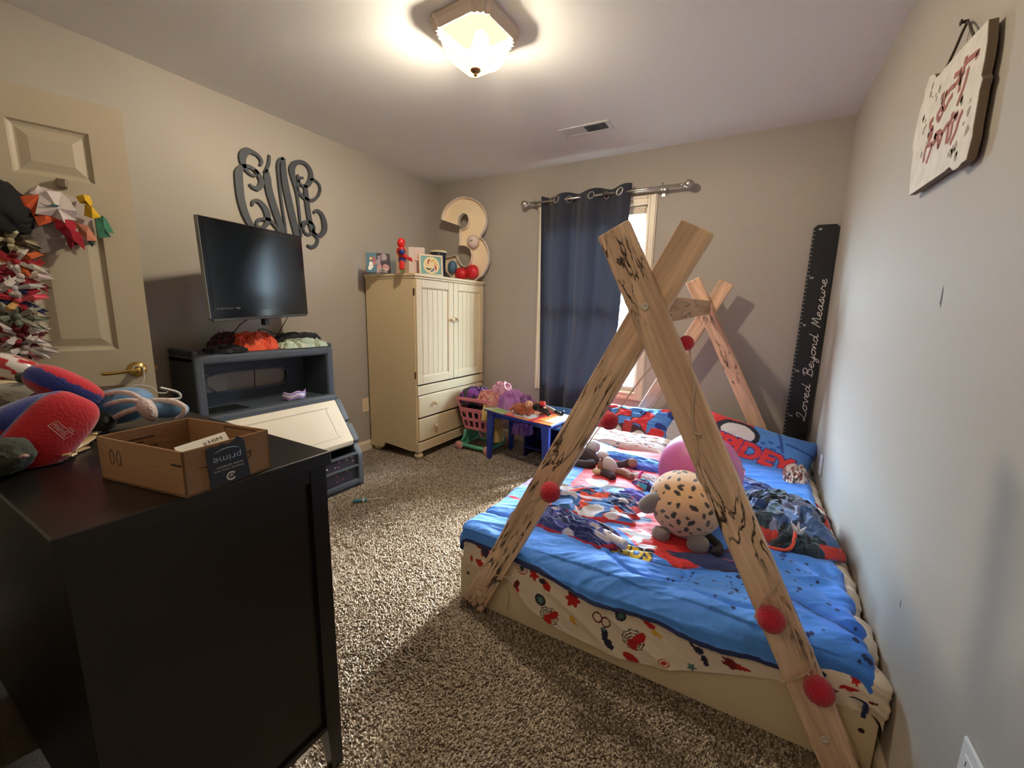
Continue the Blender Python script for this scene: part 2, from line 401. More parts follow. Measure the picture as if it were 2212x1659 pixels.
# carpet pile: twisted yarn tufts standing on the backing
def carpet():
    rs = np.random.RandomState(3); pts = []
    def region(x0, x1, y0, y1, dens):
        n = int((x1-x0)*(y1-y0)*dens); pts.append(np.stack([rs.uniform(x0, x1, n), rs.uniform(y0, y1, n)], 1))
    region(-1.35, .25, .60, 1.29, 26000); region(-2.25, -.97, 1.29, 2.1, 24000)
    region(-2.45, -.97, 2.1, 3.38, 15000); region(-2.80, -1.35, .45, 1.29, 9000); region(-2.80, -2.25, 1.29, 2.5, 6000)
    region(-1.35, -.8, .05, .6, 12000); region(.25, RX, .5, 1.29, 8000)
    P = np.concatenate(pts); n = len(P)
    h = rs.uniform(.006, .012, n); r = rs.uniform(.0026, .0048, n); a = rs.uniform(0, 6.283, n)
    ln = .011*vn(P[:, 0]*3, P[:, 1]*3, 0, 2)
    lx = ln+rs.normal(0, .0045, n); ly = .006*vn(P[:, 0]*3, P[:, 1]*3, 4, 2)+rs.normal(0, .0045, n)
    V = np.zeros((n, 7, 3)); C = np.ones((n, 7, 4))
    for q in range(3):
        t = a+q*2.094
        V[:, q] = np.stack([P[:, 0]+r*.8*np.cos(t), P[:, 1]+r*.8*np.sin(t), -.001+0*h], 1)
        V[:, 3+q] = np.stack([P[:, 0]+lx*.5+r*np.cos(t+.5), P[:, 1]+ly*.5+r*np.sin(t+.5), h*.62], 1)
    V[:, 6] = np.stack([P[:, 0]+lx, P[:, 1]+ly, h], 1)
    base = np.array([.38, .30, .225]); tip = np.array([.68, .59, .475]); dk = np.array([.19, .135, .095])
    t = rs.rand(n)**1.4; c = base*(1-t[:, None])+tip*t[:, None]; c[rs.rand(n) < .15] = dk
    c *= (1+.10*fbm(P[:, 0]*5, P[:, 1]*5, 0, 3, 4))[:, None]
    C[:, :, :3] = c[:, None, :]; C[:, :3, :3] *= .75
    F = []
    base_i = np.arange(n)[:, None]*7
    tr = []
    for q in range(3):
        q2 = (q+1) % 3; tr += [(q, q2, 3+q2), (q, 3+q2, 3+q), (3+q, 3+q2, 6)]
    Fi = (base_i[:, :, None]+np.array(tr)[None]).reshape(-1, 3)
    me = bpy.data.meshes.new('carpet_pile'); me.vertices.add(n*7); me.vertices.foreach_set('co', V.astype(np.float32).ravel())
    me.loops.add(Fi.size); me.loops.foreach_set('vertex_index', Fi.astype(np.int32).ravel())
    me.polygons.add(len(Fi)); me.polygons.foreach_set('loop_start', (np.arange(len(Fi))*3).astype(np.int32)); me.update(calc_edges=True)
    ca = me.color_attributes.new('Col', 'FLOAT_COLOR', 'POINT'); ca.data.foreach_set('color', C.astype(np.float32).ravel())
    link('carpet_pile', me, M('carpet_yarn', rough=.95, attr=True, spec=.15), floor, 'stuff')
carpet()

# window: casing, sashes, glass, blind
win = structure(boxes('window_1', [((WX0, BY+.02, WZ0), (WX0+.02, BY+.13, WZ1)), ((WX1-.02, BY+.02, WZ0), (WX1, BY+.13, WZ1)),
                         ((WX0, BY+.02, WZ1-.02), (WX1, BY+.13, WZ1)), ((WX0, BY+.02, WZ0), (WX1, BY+.13, WZ0+.02))], m_trim))
def casing(name, a, b, vert):
    x0, z0 = a; x1, z1 = b
    L = [((x0, BY-.012, z0), (x1, BY, z1))]
    if vert: L += [((x0+.012, BY-.019, z0), (x0+.020, BY, z1)), ((x1-.024, BY-.022, z0), (x1-.008, BY, z1))]
    else: L += [((x0, BY-.019, z0+.012), (x1, BY, z0+.02)), ((x0, BY-.022, z1-.024), (x1, BY, z1-.008))]
    return boxes(name, L, m_trim, win, .002)
casing('window_casing', (-1.68, .53), (-1.61, 2.12), True); casing('window_casing', (-.77, .53), (-.70, 2.12), True)
casing('window_casing', (-1.61, 2.05), (-.77, 2.12), False); casing('window_casing', (-1.61, .53), (-.77, .60), False)
for z0, z1, y in ((.62, 1.34, BY+.055), (1.30, 2.035, BY+.085)):
    boxes('sash', [((WX0+.02, y, z0), (WX0+.045, y+.03, z1)), ((WX1-.045, y, z0), (WX1-.02, y+.03, z1)),
          ((WX0+.02, y, z0), (WX1-.02, y+.03, z0+.04)), ((WX0+.02, y, z1-.04), (WX1-.02, y+.03, z1))], m_white, win, .003)
    gm = bpy.data.materials.get('glass')
    if gm is None:
        gm = bpy.data.materials.new('glass'); gm.use_nodes = True; nt = gm.node_tree; N = nt.nodes
        t = N.new('ShaderNodeBsdfTransparent'); t.inputs['Color'].default_value = (.95, .97, .97, 1); g = N.new('ShaderNodeBsdfGlossy'); g.inputs['Roughness'].default_value = .03
        mx = N.new('ShaderNodeMixShader'); mx.inputs[0].default_value = .06
        nt.links.new(t.outputs[0], mx.inputs[1]); nt.links.new(g.outputs[0], mx.inputs[2]); nt.links.new(mx.outputs[0], N['Material Output'].inputs['Surface'])
    box('glass_pane', (WX0+.045, y+.012, z0+.04), (WX1-.045, y+.016, z1-.04), gm, win)
# blind inside the recess, slats turned flat
bl = thing('window_blind', 'white slatted window blind with pale valance behind the navy curtain', 'blind', (-1.19, BY+.035, 1.3))
m_bl = M('blind_slat', (238, 236, 230), rough=.45)
box('headrail', (WX0+.022, BY+.006, WZ1-.065), (WX1-.022, BY+.05, WZ1-.02), M('blind_valance', (205, 186, 160), rough=.5), bl, .003)
zs = np.arange(WZ0+.045, WZ1-.075, .0435)
sl0 = None
for z in zs:
    ey = np.array((0, math.cos(math.radians(27)), math.sin(math.radians(27)))); ez = np.array((0, -math.sin(math.radians(27)), math.cos(math.radians(27))))
    if sl0 is None:
        sl0 = fbox('slat', (-1.19, BY+.03, 0), (1, 0, 0), ey, ez, (-.40, -.020, -.0012), (.40, .020, .0012), m_bl, bl)
        base = sl0.location.copy(); sl0.location = base+Vector((0, 0, z))
    else:
        o = sl0.copy(); COL.objects.link(o); o.location = base+Vector((0, 0, z))
for x in (-1.48, -1.19, -.90): tube('cord', [(x, BY+.008, WZ0+.02), (x, BY+.008, WZ1-.06)], .0012, m_bl, bl, n=5)
box('bottom_rail', (WX0+.024, BY+.012, WZ0+.022), (WX1-.024, BY+.048, WZ0+.036), m_bl, bl, .002)

# curtain rod, curtain
m_nickel = M('brushed_nickel', (196, 190, 182), rough=.28, metal=1.0)
RY = BY-.085; RZ = 2.138
rod = thing('curtain_rod', 'brushed metal curtain rod with ball finials above the window', 'curtain rod', (-1.12, RY, RZ))
tube('rod', [(-1.74, RY, RZ), (-1.1, RY, RZ)], .0095, m_nickel, rod, n=12); tube('rod', [(-1.1, RY, RZ), (-.53, RY, RZ)], .0125, m_nickel, rod, n=12)
for x, s in ((-1.74, -1), (-.53, 1)):
    lathe('finial', [(.006, -.004), (.016, 0), (.016, .008), (.009, .012), (.009, .018), (.019, .024), (.028, .038), (.031, .052), (.027, .067), (.015, .080), (.003, .085)], (x, RY, RZ), (s, 0, 0), m_nickel, rod)
for x in (-1.70, -.66):
    b = box('bracket', (x-.006, RY-.004, RZ-.02), (x+.006, BY, RZ-.008), m_nickel, rod, .002)
    box('bracket_plate', (x-.014, BY-.006, RZ-.045), (x+.014, BY, RZ+.03), m_nickel, b, .002)
    lathe('bracket_cup', [(.008, 0), (.008, .022)], (x, RY, RZ+.008), (0, 0, 1), m_nickel, b, n=10)
cur = thing('curtain', 'navy blackout grommet curtain hanging on the left part of the window', 'curtain', (-1.27, RY, RZ))
ns, nz = 260, 150
s = np.linspace(0, 1, ns)[:, None]; t = np.linspace(0, 1, nz)[None, :]
G = [.105, .21, .335, .60, .74, .90]     # grommets along the width (folds run between them)
zt = 2.18; zb = .06
xl = -1.640+.055*t+0*s; xr = -.882-.05*t-.012*np.sin(t*3.0)-.13*np.clip((t-.50)/.28, 0, 1)**1.1
x = xl+(xr-xl)*s
ph = s*2*np.pi*3.0+.5
amp = .042*(1-.30*t)+.0*s
y = RY+amp*np.sin(ph+.5*vn(s*3, t*1.5, 0, 5))*(.85+.3*vn(s*5, t*2, 0, 3))+.012*fbm(s*14, t*3, 0, 3, 8)*(.3+t)
y = np.minimum(y, BY-.024)
ztop = zt+.014*np.sin(ph*1.0+1.2)+.012*(s-.5)
z = ztop+(zb-ztop)*t
P = np.stack([x, y, z+0*x], -1)
m_cur = bpy.data.materials.new('curtain_cloth'); m_cur.use_nodes = True; nt = m_cur.node_tree; N = nt.nodes
pb = N['Principled BSDF']; pb.inputs['Base Color'].default_value = (.017, .020, .031, 1); pb.inputs['Roughness'].default_value = .75; pb.inputs['Sheen Weight'].default_value = .25
tl = N.new('ShaderNodeBsdfTranslucent'); tl.inputs['Color'].default_value = (.012, .016, .026, 1); mxs = N.new('ShaderNodeMixShader'); mxs.inputs[0].default_value = .022
nt.links.new(pb.outputs[0], mxs.inputs[1]); nt.links.new(tl.outputs[0], mxs.inputs[2]); nt.links.new(mxs.outputs[0], N['Material Output'].inputs['Surface'])
co = grid('cloth_panel', P, m_cur, cur)
for g in G:
    i = int(g*(ns-1)); j = int(.045*nz); c = P[i, j]; tg = P[min(i+3, ns-1), j]-P[max(i-3, 0), j]; tg /= np.linalg.norm(tg); nn = np.cross(tg, (0, 0, 1))
    c = np.array((c[0], c[1], RZ)); e2 = np.array((0, 0, 1.0)); pts = [c+.0245*(math.cos(a)*tg+math.sin(a)*e2) for a in np.linspace(0, 2*math.pi, 20, endpoint=False)]
    tube('grommet', pts, .0052, m_nickel, cur, n=6, closed=True)

# door, hinged by the front wall and standing open in front of the left wall
D0 = np.array((-2.406, .834, 0)); De = -np.array((.30, .954, 0)); De /= np.linalg.norm(De)     # from free edge towards the hinge
Dn = np.array((.954, -.30, 0)); Dn /= np.linalg.norm(Dn); Z = np.array((0, 0, 1.0)); DW = .80
dor = structure(bpy.data.objects.new('door_1', None)); COL.objects.link(dor); dor.location = D0
m_door = M('door_paint', (180, 168, 146), rough=.38, bump=.03, bs=120)
bx = []
cols = [(.112, .335), (.435, .66)]; rows = [(.25, .86), (1.02, 1.595), (1.712, 1.905)]
def dbox(a, b): bx.append((a, b))
xs = [0, .112, .335, .435, .66, DW]; zsx = [0.012, .25, .86, 1.02, 1.595, 1.712, 1.905, 2.03]
V = []; F = []
def addb(a, b):
    n = len(V); V.extend([D0+De*v[0]-Dn*v[1]+Z*v[2] for v in boxV(a, b)]); F.extend([tuple(i+n for i in f) for f in BF])
for a, b in ((0, .112), (.335, .435), (.66, DW)): addb((a, 0, .012), (b, .035, 2.03))
for a, b in ((.012, .25), (.86, 1.02), (1.595, 1.712), (1.905, 2.03)):
    for c, d in cols: addb((c, 0, a), (d, .035, b))
mesh('door_frame', V, F, m_door, dor)
for c, d in cols:
    for a, b in rows:
        lv = [(0, 0), (.006, .009), (.016, .0135), (.022, .0135), (.052, .004), (.055, .004)]   # inset, depth
        V2 = []; F2 = []
        for k, (ins, dp) in enumerate(lv):
            for (p, q) in ((c+ins, a+ins), (d-ins, a+ins), (d-ins, b-ins), (c+ins, b-ins)): V2.append(D0+De*p-Dn*dp+Z*q)
            if k:
                for e in range(4): F2.append(((k-1)*4+e, (k-1)*4+(e+1) % 4, k*4+(e+1) % 4, k*4+e))
        F2.append((len(V2)-4, len(V2)-3, len(V2)-2, len(V2)-1))
        mesh('door_panel', V2, F2, m_door, dor)
m_brass = M('brass', (205, 170, 96), rough=.22, metal=1.0)
hp = D0+De*.060+Z*.928
ros = lathe('door_handle', [(.034, 0), (.034, .004), (.028, .012), (.017, .015), (.0125, .03), (.0125, .048), (.0150, .055), (.010, .062)], hp, Dn, m_brass, dor, n=24)
tube('lever', [hp+Dn*.052, hp+Dn*.058+De*.03-Z*.001, hp+Dn*.056+De*.07-Z*.006, hp+Dn*.052+De*.105-Z*.008, hp+Dn*.050+De*.118-Z*.006], [.011, .008, .0065, .0075, .006], m_brass, ros, n=10, sm=4)
fbox('latch', D0+Z*.928-Dn*.018, De, Dn, Z, (-.010, -.008, -.010), (.0, .008, .010), m_brass, dor, .002)

# ceiling light and vent
LC = np.array((-1.165, 1.665))
fix = thing('ceiling_light', 'square flush ceiling light with brushed metal rim and lit yellow glass bowl', 'ceiling light', (LC[0], LC[1], CH))
def stepped(w, c=.34):
    """square with stepped, scalloped corners"""
    h = w/2; s = w*.075; out = []
    q = [(h, -h+3.0*s), (h, h-3.0*s), (h-.55*s, h-2.6*s), (h-.35*s, h-2.0*s), (h-1.05*s, h-1.75*s), (h-1.0*s, h-1.0*s), (h-1.75*s, h-1.05*s), (h-2.0*s, h-.35*s), (h-2.6*s, h-.55*s)]
    for k in range(4):
        a = k*math.pi/2; cc, ss = round(math.cos(a)), round(math.sin(a))
        out += [(x*cc-y*ss, x*ss+y*cc) for x, y in q[1:]]
    return out
def loft(name, rings, mat, parent, cap0=True, cap1=True, smooth=False, **k):
    n = len(rings[0]); V = [p for r in rings for p in r]; F = []
    for i in range(len(rings)-1):
        for q in range(n): F.append((i*n+q, (i+1)*n+q, (i+1)*n+(q+1) % n, i*n+(q+1) % n))
    if cap0: F.append(tuple(range(n)))
    if cap1: F.append(tuple((len(rings)-1)*n+q for q in range(n))[::-1])
    return mesh(name, V, F, mat, parent, smooth=smooth, **k)
def sq(w, z, t=0):
    return [(LC[0]+x, LC[1]+y, z) for x, y in stepped(w)]
loft('metal_base', [sq(.30, CH), sq(.325, CH-.004), sq(.325, CH-.016), sq(.314, CH-.022), sq(.296, CH-.044), sq(.288, CH-.050), sq(.275, CH-.050), sq(.262, CH-.030)], M('light_base_metal', (226, 210, 192), rough=.45, metal=.1), fix, True, False)
# glass bowl: pressed frosted glass that glows with the bulb inside
mg = bpy.data.materials.new('lit_frosted_glass'); mg.use_nodes = True; nt = mg.node_tree; N = nt.nodes
for n_ in list(N):
    if n_.type == 'BSDF_PRINCIPLED': N.remove(n_)
em = N.new('ShaderNodeEmission'); em.inputs['Color'].default_value = (1.0, .78, .34, 1); em.inputs['Strength'].default_value = 3.0
trn = N.new('ShaderNodeBsdfTransparent'); trn.inputs['Color'].default_value = (1, .97, .9, 1); m1 = N.new('ShaderNodeMixShader'); m1.inputs[0].default_value = .62
nt.links.new(trn.outputs[0], m1.inputs[1]); nt.links.new(em.outputs[0], m1.inputs[2]); nt.links.new(m1.outputs[0], N['Material Output'].inputs['Surface'])
rings = []
for k in range(11):
    t_ = k/10; w_ = .262*math.cos(t_*math.pi/2*.93)**.62; z_ = CH-.045-.125*math.sin(t_*math.pi/2)**1.15
    sc_ = [(x*(1-.10*t_), y*(1-.10*t_)) for x, y in stepped(1.0)]
    rings.append([(LC[0]+x*w_, LC[1]+y*w_, z_) for x, y in sc_])
gb = loft('glass_bowl', rings, mg, fix, False, True, smooth=True)
bm_ = bpy.data.materials.new('lit_bulb'); bm_.use_nodes = True; e2_ = bm_.node_tree.nodes.new('ShaderNodeEmission'); e2_.inputs['Color'].default_value = (1, .85, .55, 1); e2_.inputs['Strength'].default_value = 30
bm_.node_tree.links.new(e2_.outputs[0], bm_.node_tree.nodes['Material Output'].inputs['Surface'])
for dx, dy in ((.042, -.02), (-.03, .045)):
    blob('bulb', (LC[0]+dx, LC[1]+dy, CH-.085), (.034, .034, .044), bm_, fix, nu=20, nv=12)
lathe('finial', [(.004, .01), (.021, 0), (.023, -.006), (.017, -.012), (.006, -.015), (.006, -.021), (.008, -.026), (.002, -.030)], (LC[0], LC[1], CH-.168), (0, 0, 1), M('light_finial', (150, 110, 75), rough=.35, metal=.6), fix)

vt = thing('air_vent', 'white rectangular register vent in the ceiling by the window', 'vent', (-1.09, 2.845, CH))
m_v = M('vent_white', (216, 216, 214), rough=.4)
boxes('vent_frame', [((-1.265, 2.775, CH-.006), (-.915, 2.795, CH)), ((-1.265, 2.895, CH-.006), (-.915, 2.915, CH)), ((-1.265, 2.795, CH-.006), (-1.235, 2.895, CH)), ((-.945, 2.795, CH-.006), (-.915, 2.895, CH))], m_v, vt, .002)
box('vent_well', (-1.235, 2.795, CH-.0012), (-.945, 2.895, CH-.0002), M('vent_dark', (62, 62, 60), rough=.8), vt)
for k in range(26):
    x = -1.230+k*.0112; s_ = -.0105 if k < 13 else .0030
    wv = .0085 if k < 13 else .0030
    mesh('louver', [(x, 2.797, CH-.001), (x, 2.893, CH-.001), (x+s_, 2.893, CH-.0058), (x+s_, 2.797, CH-.0058), (x+wv*.3, 2.797, CH-.001), (x+wv*.3, 2.893, CH-.001)], [(0, 1, 2, 3), (3, 2, 5, 4)], m_v, vt)

# outlets
def outlet(y, z, label, n=(-1, 0, 0), x=RX, name='wall_outlet'):
    s = n[0]; t = thing(name, label, 'outlet', (x, y, z))
    box('plate', (x, y-.036, z-.058), (x+s*.007, y+.036, z+.058), m_white, t, .003)
    for dz in (.022, -.022):
        f = box('socket', (x+s*.006, y-.017, z+dz-.014), (x+s*.009, y+.017, z+dz+.014), m_white, t, .002)
        boxes('slot', [((x+s*.0088, y-.008, z+dz-.004), (x+s*.0093, y-.006, z+dz+.006)), ((x+s*.0088, y+.006, z+dz-.004), (x+s*.0093, y+.008, z+dz+.006))], m_dark, f)
    return t
outlet(2.76, .421, 'white wall outlet on the right wall behind the bed pillows')
outlet(.935, .420, 'white wall outlet low on the right wall nearest the camera')
ol = thing('wall_outlet', 'white wall plate on the left wall just beside the armoire', 'outlet', (LX, 2.40, .40))
box('plate', (LX, 2.362, .345), (LX+.007, 2.432, .465), M('plate_cream', (225, 205, 178), rough=.4), ol, .003)
# ================================================================ bed
m_wood = [wood_mat('spalted_wood', base=(236,212,190), streak=.50, seed=0.0), wood_mat('spalted_wood_b', base=(230,206,182), streak=.53, seed=3.7), wood_mat('spalted_wood_c', base=(218,184,154), streak=.50, seed=7.9), wood_mat('spalted_wood_d', base=(200,166,134), streak=.50, seed=12.3)]
m_bedp = M('bed_paint', (222, 206, 172), rough=.5, bump=.05, bs=90)
BX0, BX1, BF0, BL = -.964, .405, 1.288, 3.22
bed = thing('house_bed', 'low white platform bed with crossed wooden tent poles and a ridge beam', 'bed', (-.28, 2.25, 0))
def rail(name, poly, O, ex, n, d): return prism(name, poly, O, ex, (0, 0, 1), n, d, m_bedp, bed, .003)
fw = BX1-BX0
fb = rail('footboard', [(0, .004), (fw, .004), (fw, .165), (fw-.03, .205), (0.012, .205), (0, .195)], (BX0, BF0, 0), (1, 0, 0), (0, 1, 0), .038)
for x in (-.925, .372): lathe('bolt_hole', [(.0075, 0), (.006, -.001), (.001, -.0012)], (x, BF0-.0012, .135), (0, 1, 0), M('hole_dark', (60, 52, 44), rough=.9), fb, n=14)
for x in (BX0, BX1-.038): box('side_rail', (x, BF0+.038, .004), (x+.038, BL, .2), m_bedp, bed, .003)
box('headboard_rail', (BX0, BL, .004), (BX1, BL+.038, .205), m_bedp, bed, .003)
boxes('slat_deck', [((BX0+.04, 1.40+k*.16, .05), (BX1-.04, 1.48+k*.16, .068)) for k in range(11)], M('slat_pine', (196, 170, 130), rough=.7), bed, kind='stuff')
def pole(name, top, bot, y0, y1, mat, wd=.094, th=.038, label=None):
    """flat board from bottom centre (x, z) to top centre (x, z); y at bottom and top"""
    T_ = np.array((top[0], y1, top[1])); B_ = np.array((bot[0], y0, bot[1])); d = T_-B_; Ln = np.linalg.norm(d); ez = d/Ln
    ex = np.array((1, 0, 0))-ez*ez[0]; ex /= np.linalg.norm(ex); ey = np.cross(ez, ex)
    me = bpy.data.meshes.new(name); V = boxV((-wd/2, 0, 0), (wd/2, th, Ln)); me.from_pydata(V, [], BF); me.update()
    o = link(name, me, mat, None, label=label); o.parent = bed
    R_ = Matrix(((ex[0], ey[0], ez[0]), (ex[1], ey[1], ez[1]), (ex[2], ey[2], ez[2]))).to_4x4(); R_.translation = Vector(B_)-wloc(bed)
    o.matrix_basis = R_; bev(o, .004, 2); return o, Ln
pB, _ = pole('tent_pole', (-.150, 1.459), (-.872, .032), BF0-.046, BF0-.046, m_wood[1])
pA, _ = pole('tent_pole', (-.368, 1.462), (.340, .022), BF0-.046, BF0-.088, m_wood[0])
pC, _ = pole('tent_pole', (-.377, 1.466), (.350, .03), BL-.042, BL-.082, m_wood[2])
pD, _ = pole('tent_pole', (-.166, 1.453), (-.88, .03), BL-.040, BL-.040, m_wood[2])
def washer(o, p, n=(0, -1, 0)):
    w = lathe('washer_screw', [(.011, 0), (.011, .0022), (.0045, .0024), (.0045, .0012), (.001, .0012)], p, n, M('washer_cap', (222, 214, 200), rough=.4), None, n=18)
    w.parent = o; w.matrix_basis = o.matrix_basis.inverted() @ Matrix.Translation(-wloc(bed)); return w
washer(pA, (-.262, BF0-.0835, 1.246)); washer(pA, (.290, BF0-.0505, .107)); washer(pB, (-.836, BF0-.0465, .103))
rb = pole('ridge_beam', (0, 0), (0, 0.001), 0, 1, m_wood[3]) if False else None
me = bpy.data.meshes.new('ridge_beam'); Ln = 1.80; me.from_pydata(boxV((-.019, -.044, 0), (.019, .044, Ln)), [], BF); me.update()
rb = link('ridge_beam', me, m_wood[3]); rb.parent = bed
rb.matrix_basis = Matrix.Translation(Vector((-.262, BF0+.003, 1.238))-wloc(bed)) @ Matrix.Rotation(math.radians(-88.6), 4, 'X'); bev(rb, .003)

# mattress and fitted sheet
mt = box('mattress', (-.935, 1.335, .07), (.365, 3.17, .275), M('mattress_ticking', (220, 214, 204), rough=.8), None, .04, 3)
tag(mt, 'thin mattress under the printed fitted sheet of the low bed', 'mattress')
def nrm_of(P):
    du = np.gradient(P, axis=0); dv = np.gradient(P, axis=1); n = np.cross(du, dv); return n/(np.linalg.norm(n, axis=-1, keepdims=True)+1e-12)
def fold(a, r):
    """arc length a inwards of an edge: a>=0 flat, then a quarter round, then hanging"""
    ang = np.clip(-a/r, 0, math.pi/2); pos = np.where(a >= 0, a, -r*np.sin(ang)); drop = np.where(a >= 0, 0, r*(1-np.cos(ang)))
    extra = np.clip(-a-math.pi/2*r, 0, None); return pos, drop+extra
def cloth_over(x0, x1, y0, y1, top, hemf, r, ns, nt, hl, hr, yf=None):
    """sheet over the mattress: hems hang at the foot to z = hemf(x), hl at the left, hr at the right"""
    a = np.linspace(-hl, (x1-x0-2*r)+hr, ns); pl, dl = fold(a, r)
    wdt = (x1-x0-2*r); pr_, dr = fold(wdt-a, r); X = np.where(a < wdt/2, x0+r+pl, x1-r-pr_)
    dx = np.where(a < wdt/2, dl, dr)
    hem = hemf(X); d = np.clip(top-hem, r, None); hang = d-r+math.pi/2*r
    q = np.linspace(0, 1, nt)**1.0; Lf = y1-y0-r
    # denser rows at the foot
    q = np.concatenate([np.linspace(0, .22, nt//3, endpoint=False), np.linspace(.22, 1, nt-nt//3)])
    T_ = -hang[:, None]+(hang[:, None]+Lf)*q[None, :]
    pt, dt = fold(T_, r); Y = y0+r+pt
    if yf is not None: Y = Y-(yf(X)[:, None])*np.clip((top-(top-dt))/.05, 0, 1)
    Xg = X[:, None]+0*Y; Zg = top-dx[:, None]-dt
    return np.stack([Xg, Y, Zg], -1), a, T_
# sheet
hx = [-.97, -.94, -.81, -.715, -.627, -.50, -.35, -.27, -.13, .0, .17, .31, .42]; hz = [.186, .184, .184, .180, .104, .070, .066, .060, .092, .143, .190, .188, .198]
gap = lambda x, c=.30: np.clip((.46-np.abs(x+c))/.22, 0, 1)**1.2      # how far the cloth may swell out between the poles
Ps, a_s, t_s = cloth_over(-.948, .412, 1.284, 3.20, .305, lambda x: np.interp(x, hx, hz), .045, 560, 520, .12, .11, lambda x: .012*gap(x))
X, Y, Zc = Ps[..., 0], Ps[..., 1], Ps[..., 2]; hang = np.clip((.30-Zc)/.1, 0, 1)*(Y < 1.34)
bul = np.clip(1-np.abs(X+.25)/.62, 0, 1)**.6
gp_ = gap(X); Ps[..., 1] -= hang*gp_*(.010*(.5+.5*ridge(X*6+Zc*4, Zc*3, 0, 2, 11)))
nn = nrm_of(Ps); w_ = .006*fbm(X*9, Y*9, Zc*9, 4, 2)*(1-hang*(1-gp_))+.010*np.clip(ridge(X*5+Zc*9, Zc*4-X*2, 0, 3, 4), 0, 1)*hang*gp_
rc = np.clip((X-.30)/.08, 0, 1); w_ += rc*.020*ridge(Y*9, Zc*14+X*8, 0, 3, 21)
Ps += nn*w_[..., None]*(-1 if nn[280, 400, 2] < 0 else 1)
Ps[..., 0] = np.minimum(Ps[..., 0], .420)
sc = np.ones(Ps.shape)*np.array(s2l((236, 222, 204)))
RED = np.array(s2l((186, 24, 30))); DRED = np.array(s2l((110, 14, 24))); NAVY = np.array(s2l((36, 32, 62))); TEAL = np.array(s2l((84, 124, 124))); YEL = np.array(s2l((222, 176, 60))); BLK = np.array(s2l((24, 20, 22)))
Xs, Zs, Ys = X, .305-(.305-Zc)*1.0, Y
def cen(px, py, rp):
    c = W(px, py, 'y', 1.262); e = W(px+rp, py, 'y', 1.262); return c[0], c[2], abs(e[0]-c[0])*.86
front = (Y < 1.335)
def ell(px, py, rx, ry, c, rot=0, nz_=0.0):
    x, z, r = cen(px, py, rx); q = ry/rx; co_, si = math.cos(math.radians(rot)), math.sin(math.radians(rot)); dx = Xs-x; dz = Zs-z
    u = (dx*co_+dz*si)/r; v = (-dx*si+dz*co_)/(r*q); m = front & (u*u+v*v < (1+nz_*vn(u*2+x*9, v*2, 0, 3))**2); sc[m] = c
def ringp(px, py, rr, th, c, q=1.0):
    x, z, r = cen(px, py, rr); d = np.hypot((Xs-x)/r, (Zs-z)/(r*q)); sc[front & (d < 1) & (d > 1-th)] = c
def starp(px, py, rr, n_, c, dep=.55, rot=0):
    x, z, r = cen(px, py, rr); dx, dz = (Xs-x)/r, (Zs-z)/r; th = np.arctan2(dz, dx)+rot; k = 1-dep*(.5+.5*np.cos(th*n_+math.pi)); sc[front & (np.hypot(dx, dz) < k)] = c
def webp(px, py, rr, rot=0):
    x, z, r = cen(px, py, rr); dx, dz = (Xs-x)/r, (Zs-z)/r; d = np.hypot(dx, dz); th = np.arctan2(dz, dx)+rot; k = 10; sw = np.abs(((th/(2*math.pi)*k) % 1)-.5)*2
    edge = 1-.14*(1-sw)**.8*0-.16*(1-np.abs(1-sw*1))**1.5
    ringsm = np.zeros(d.shape, bool)
    for q in (1.0, .72, .46): e = q*(1-.14*np.sin(sw*math.pi/2)**.7*0-.13*(1-sw)); ringsm |= np.abs(d-e) < .045
    rad = (sw > .90) & (d < 1) & (d > .2); sc[front & (d < 1.05) & (ringsm | rad)] = BLK
def crit(px, py, r, c):
    starp(px, py, r*.75, 8, c, .72, .2); ell(px, py, r*.28, r*.5, c)
ringp(1123, 1232, 15, .16, RED); crit(1123, 1232, 14, BLK)
starp(1150, 1246, 14, 5, RED, .45); ell(1179, 1266, 16, 9, RED, -35, .3); ell(1170, 1258, 9, 6, NAVY); ell(1110, 1270, 7, 17, DRED, -25, .3); ell(1114, 1279, 5, 6, RED)
for px, py in ((1166, 1297), (1340, 1331), (1537, 1398)): ell(px, py, 14, 15, NAVY); ell(px, py, 12, 13, BLK*1.2); starp(px, py, 11, 8, TEAL, .5)
starp(1237, 1296, 20, 6, RED, .35); ell(1238, 1285, 14, 5, DRED)
for px, py in ((1290, 1334), (1308, 1345)): ringp(px, py, 13, .28, DRED, 1.2)
ell(1238, 1340, 7, 14, YEL, 30, .4); ell(1414, 1368, 11, 6, YEL, -30, .4); ell(1425, 1376, 8, 4, YEL, -30)
for px, py, r_ in ((1185, 1332, 24), (1367, 1382, 30)):
    webp(px, py, r_); ell(px+10, py-2, r_*.75, r_*.36, RED, 42, .35); ell(px-2, py+8, r_*.42, r_*.55, RED, 20, .3)
ell(1306, 1372, 8, 22, NAVY, 12, .3); ell(1316, 1392, 9, 13, NAVY, 35, .3); ell(1304, 1360, 6, 6, TEAL)
ell(1362, 1422, 22, 12, RED, -12); ringp(1434, 1431, 15, .2, RED, .8); ell(1434, 1431, 8, 5, RED, 20)
ell(1497, 1396, 20, 4, NAVY, -45); ell(1510, 1406, 12, 9, NAVY, -30, .3); ell(1522, 1428, 8, 16, NAVY, 30, .3); starp(1494, 1443, 14, 5, TEAL, .5)
ell(1580, 1440, 26, 13, np.array(s2l((120, 14, 24))), -20, .4); ell(1605, 1452, 20, 6, RED, -10, .3); ell(1400, 1350, 18, 7, RED, -25, .3); ell(1630, 1422, 12, 7, DRED)
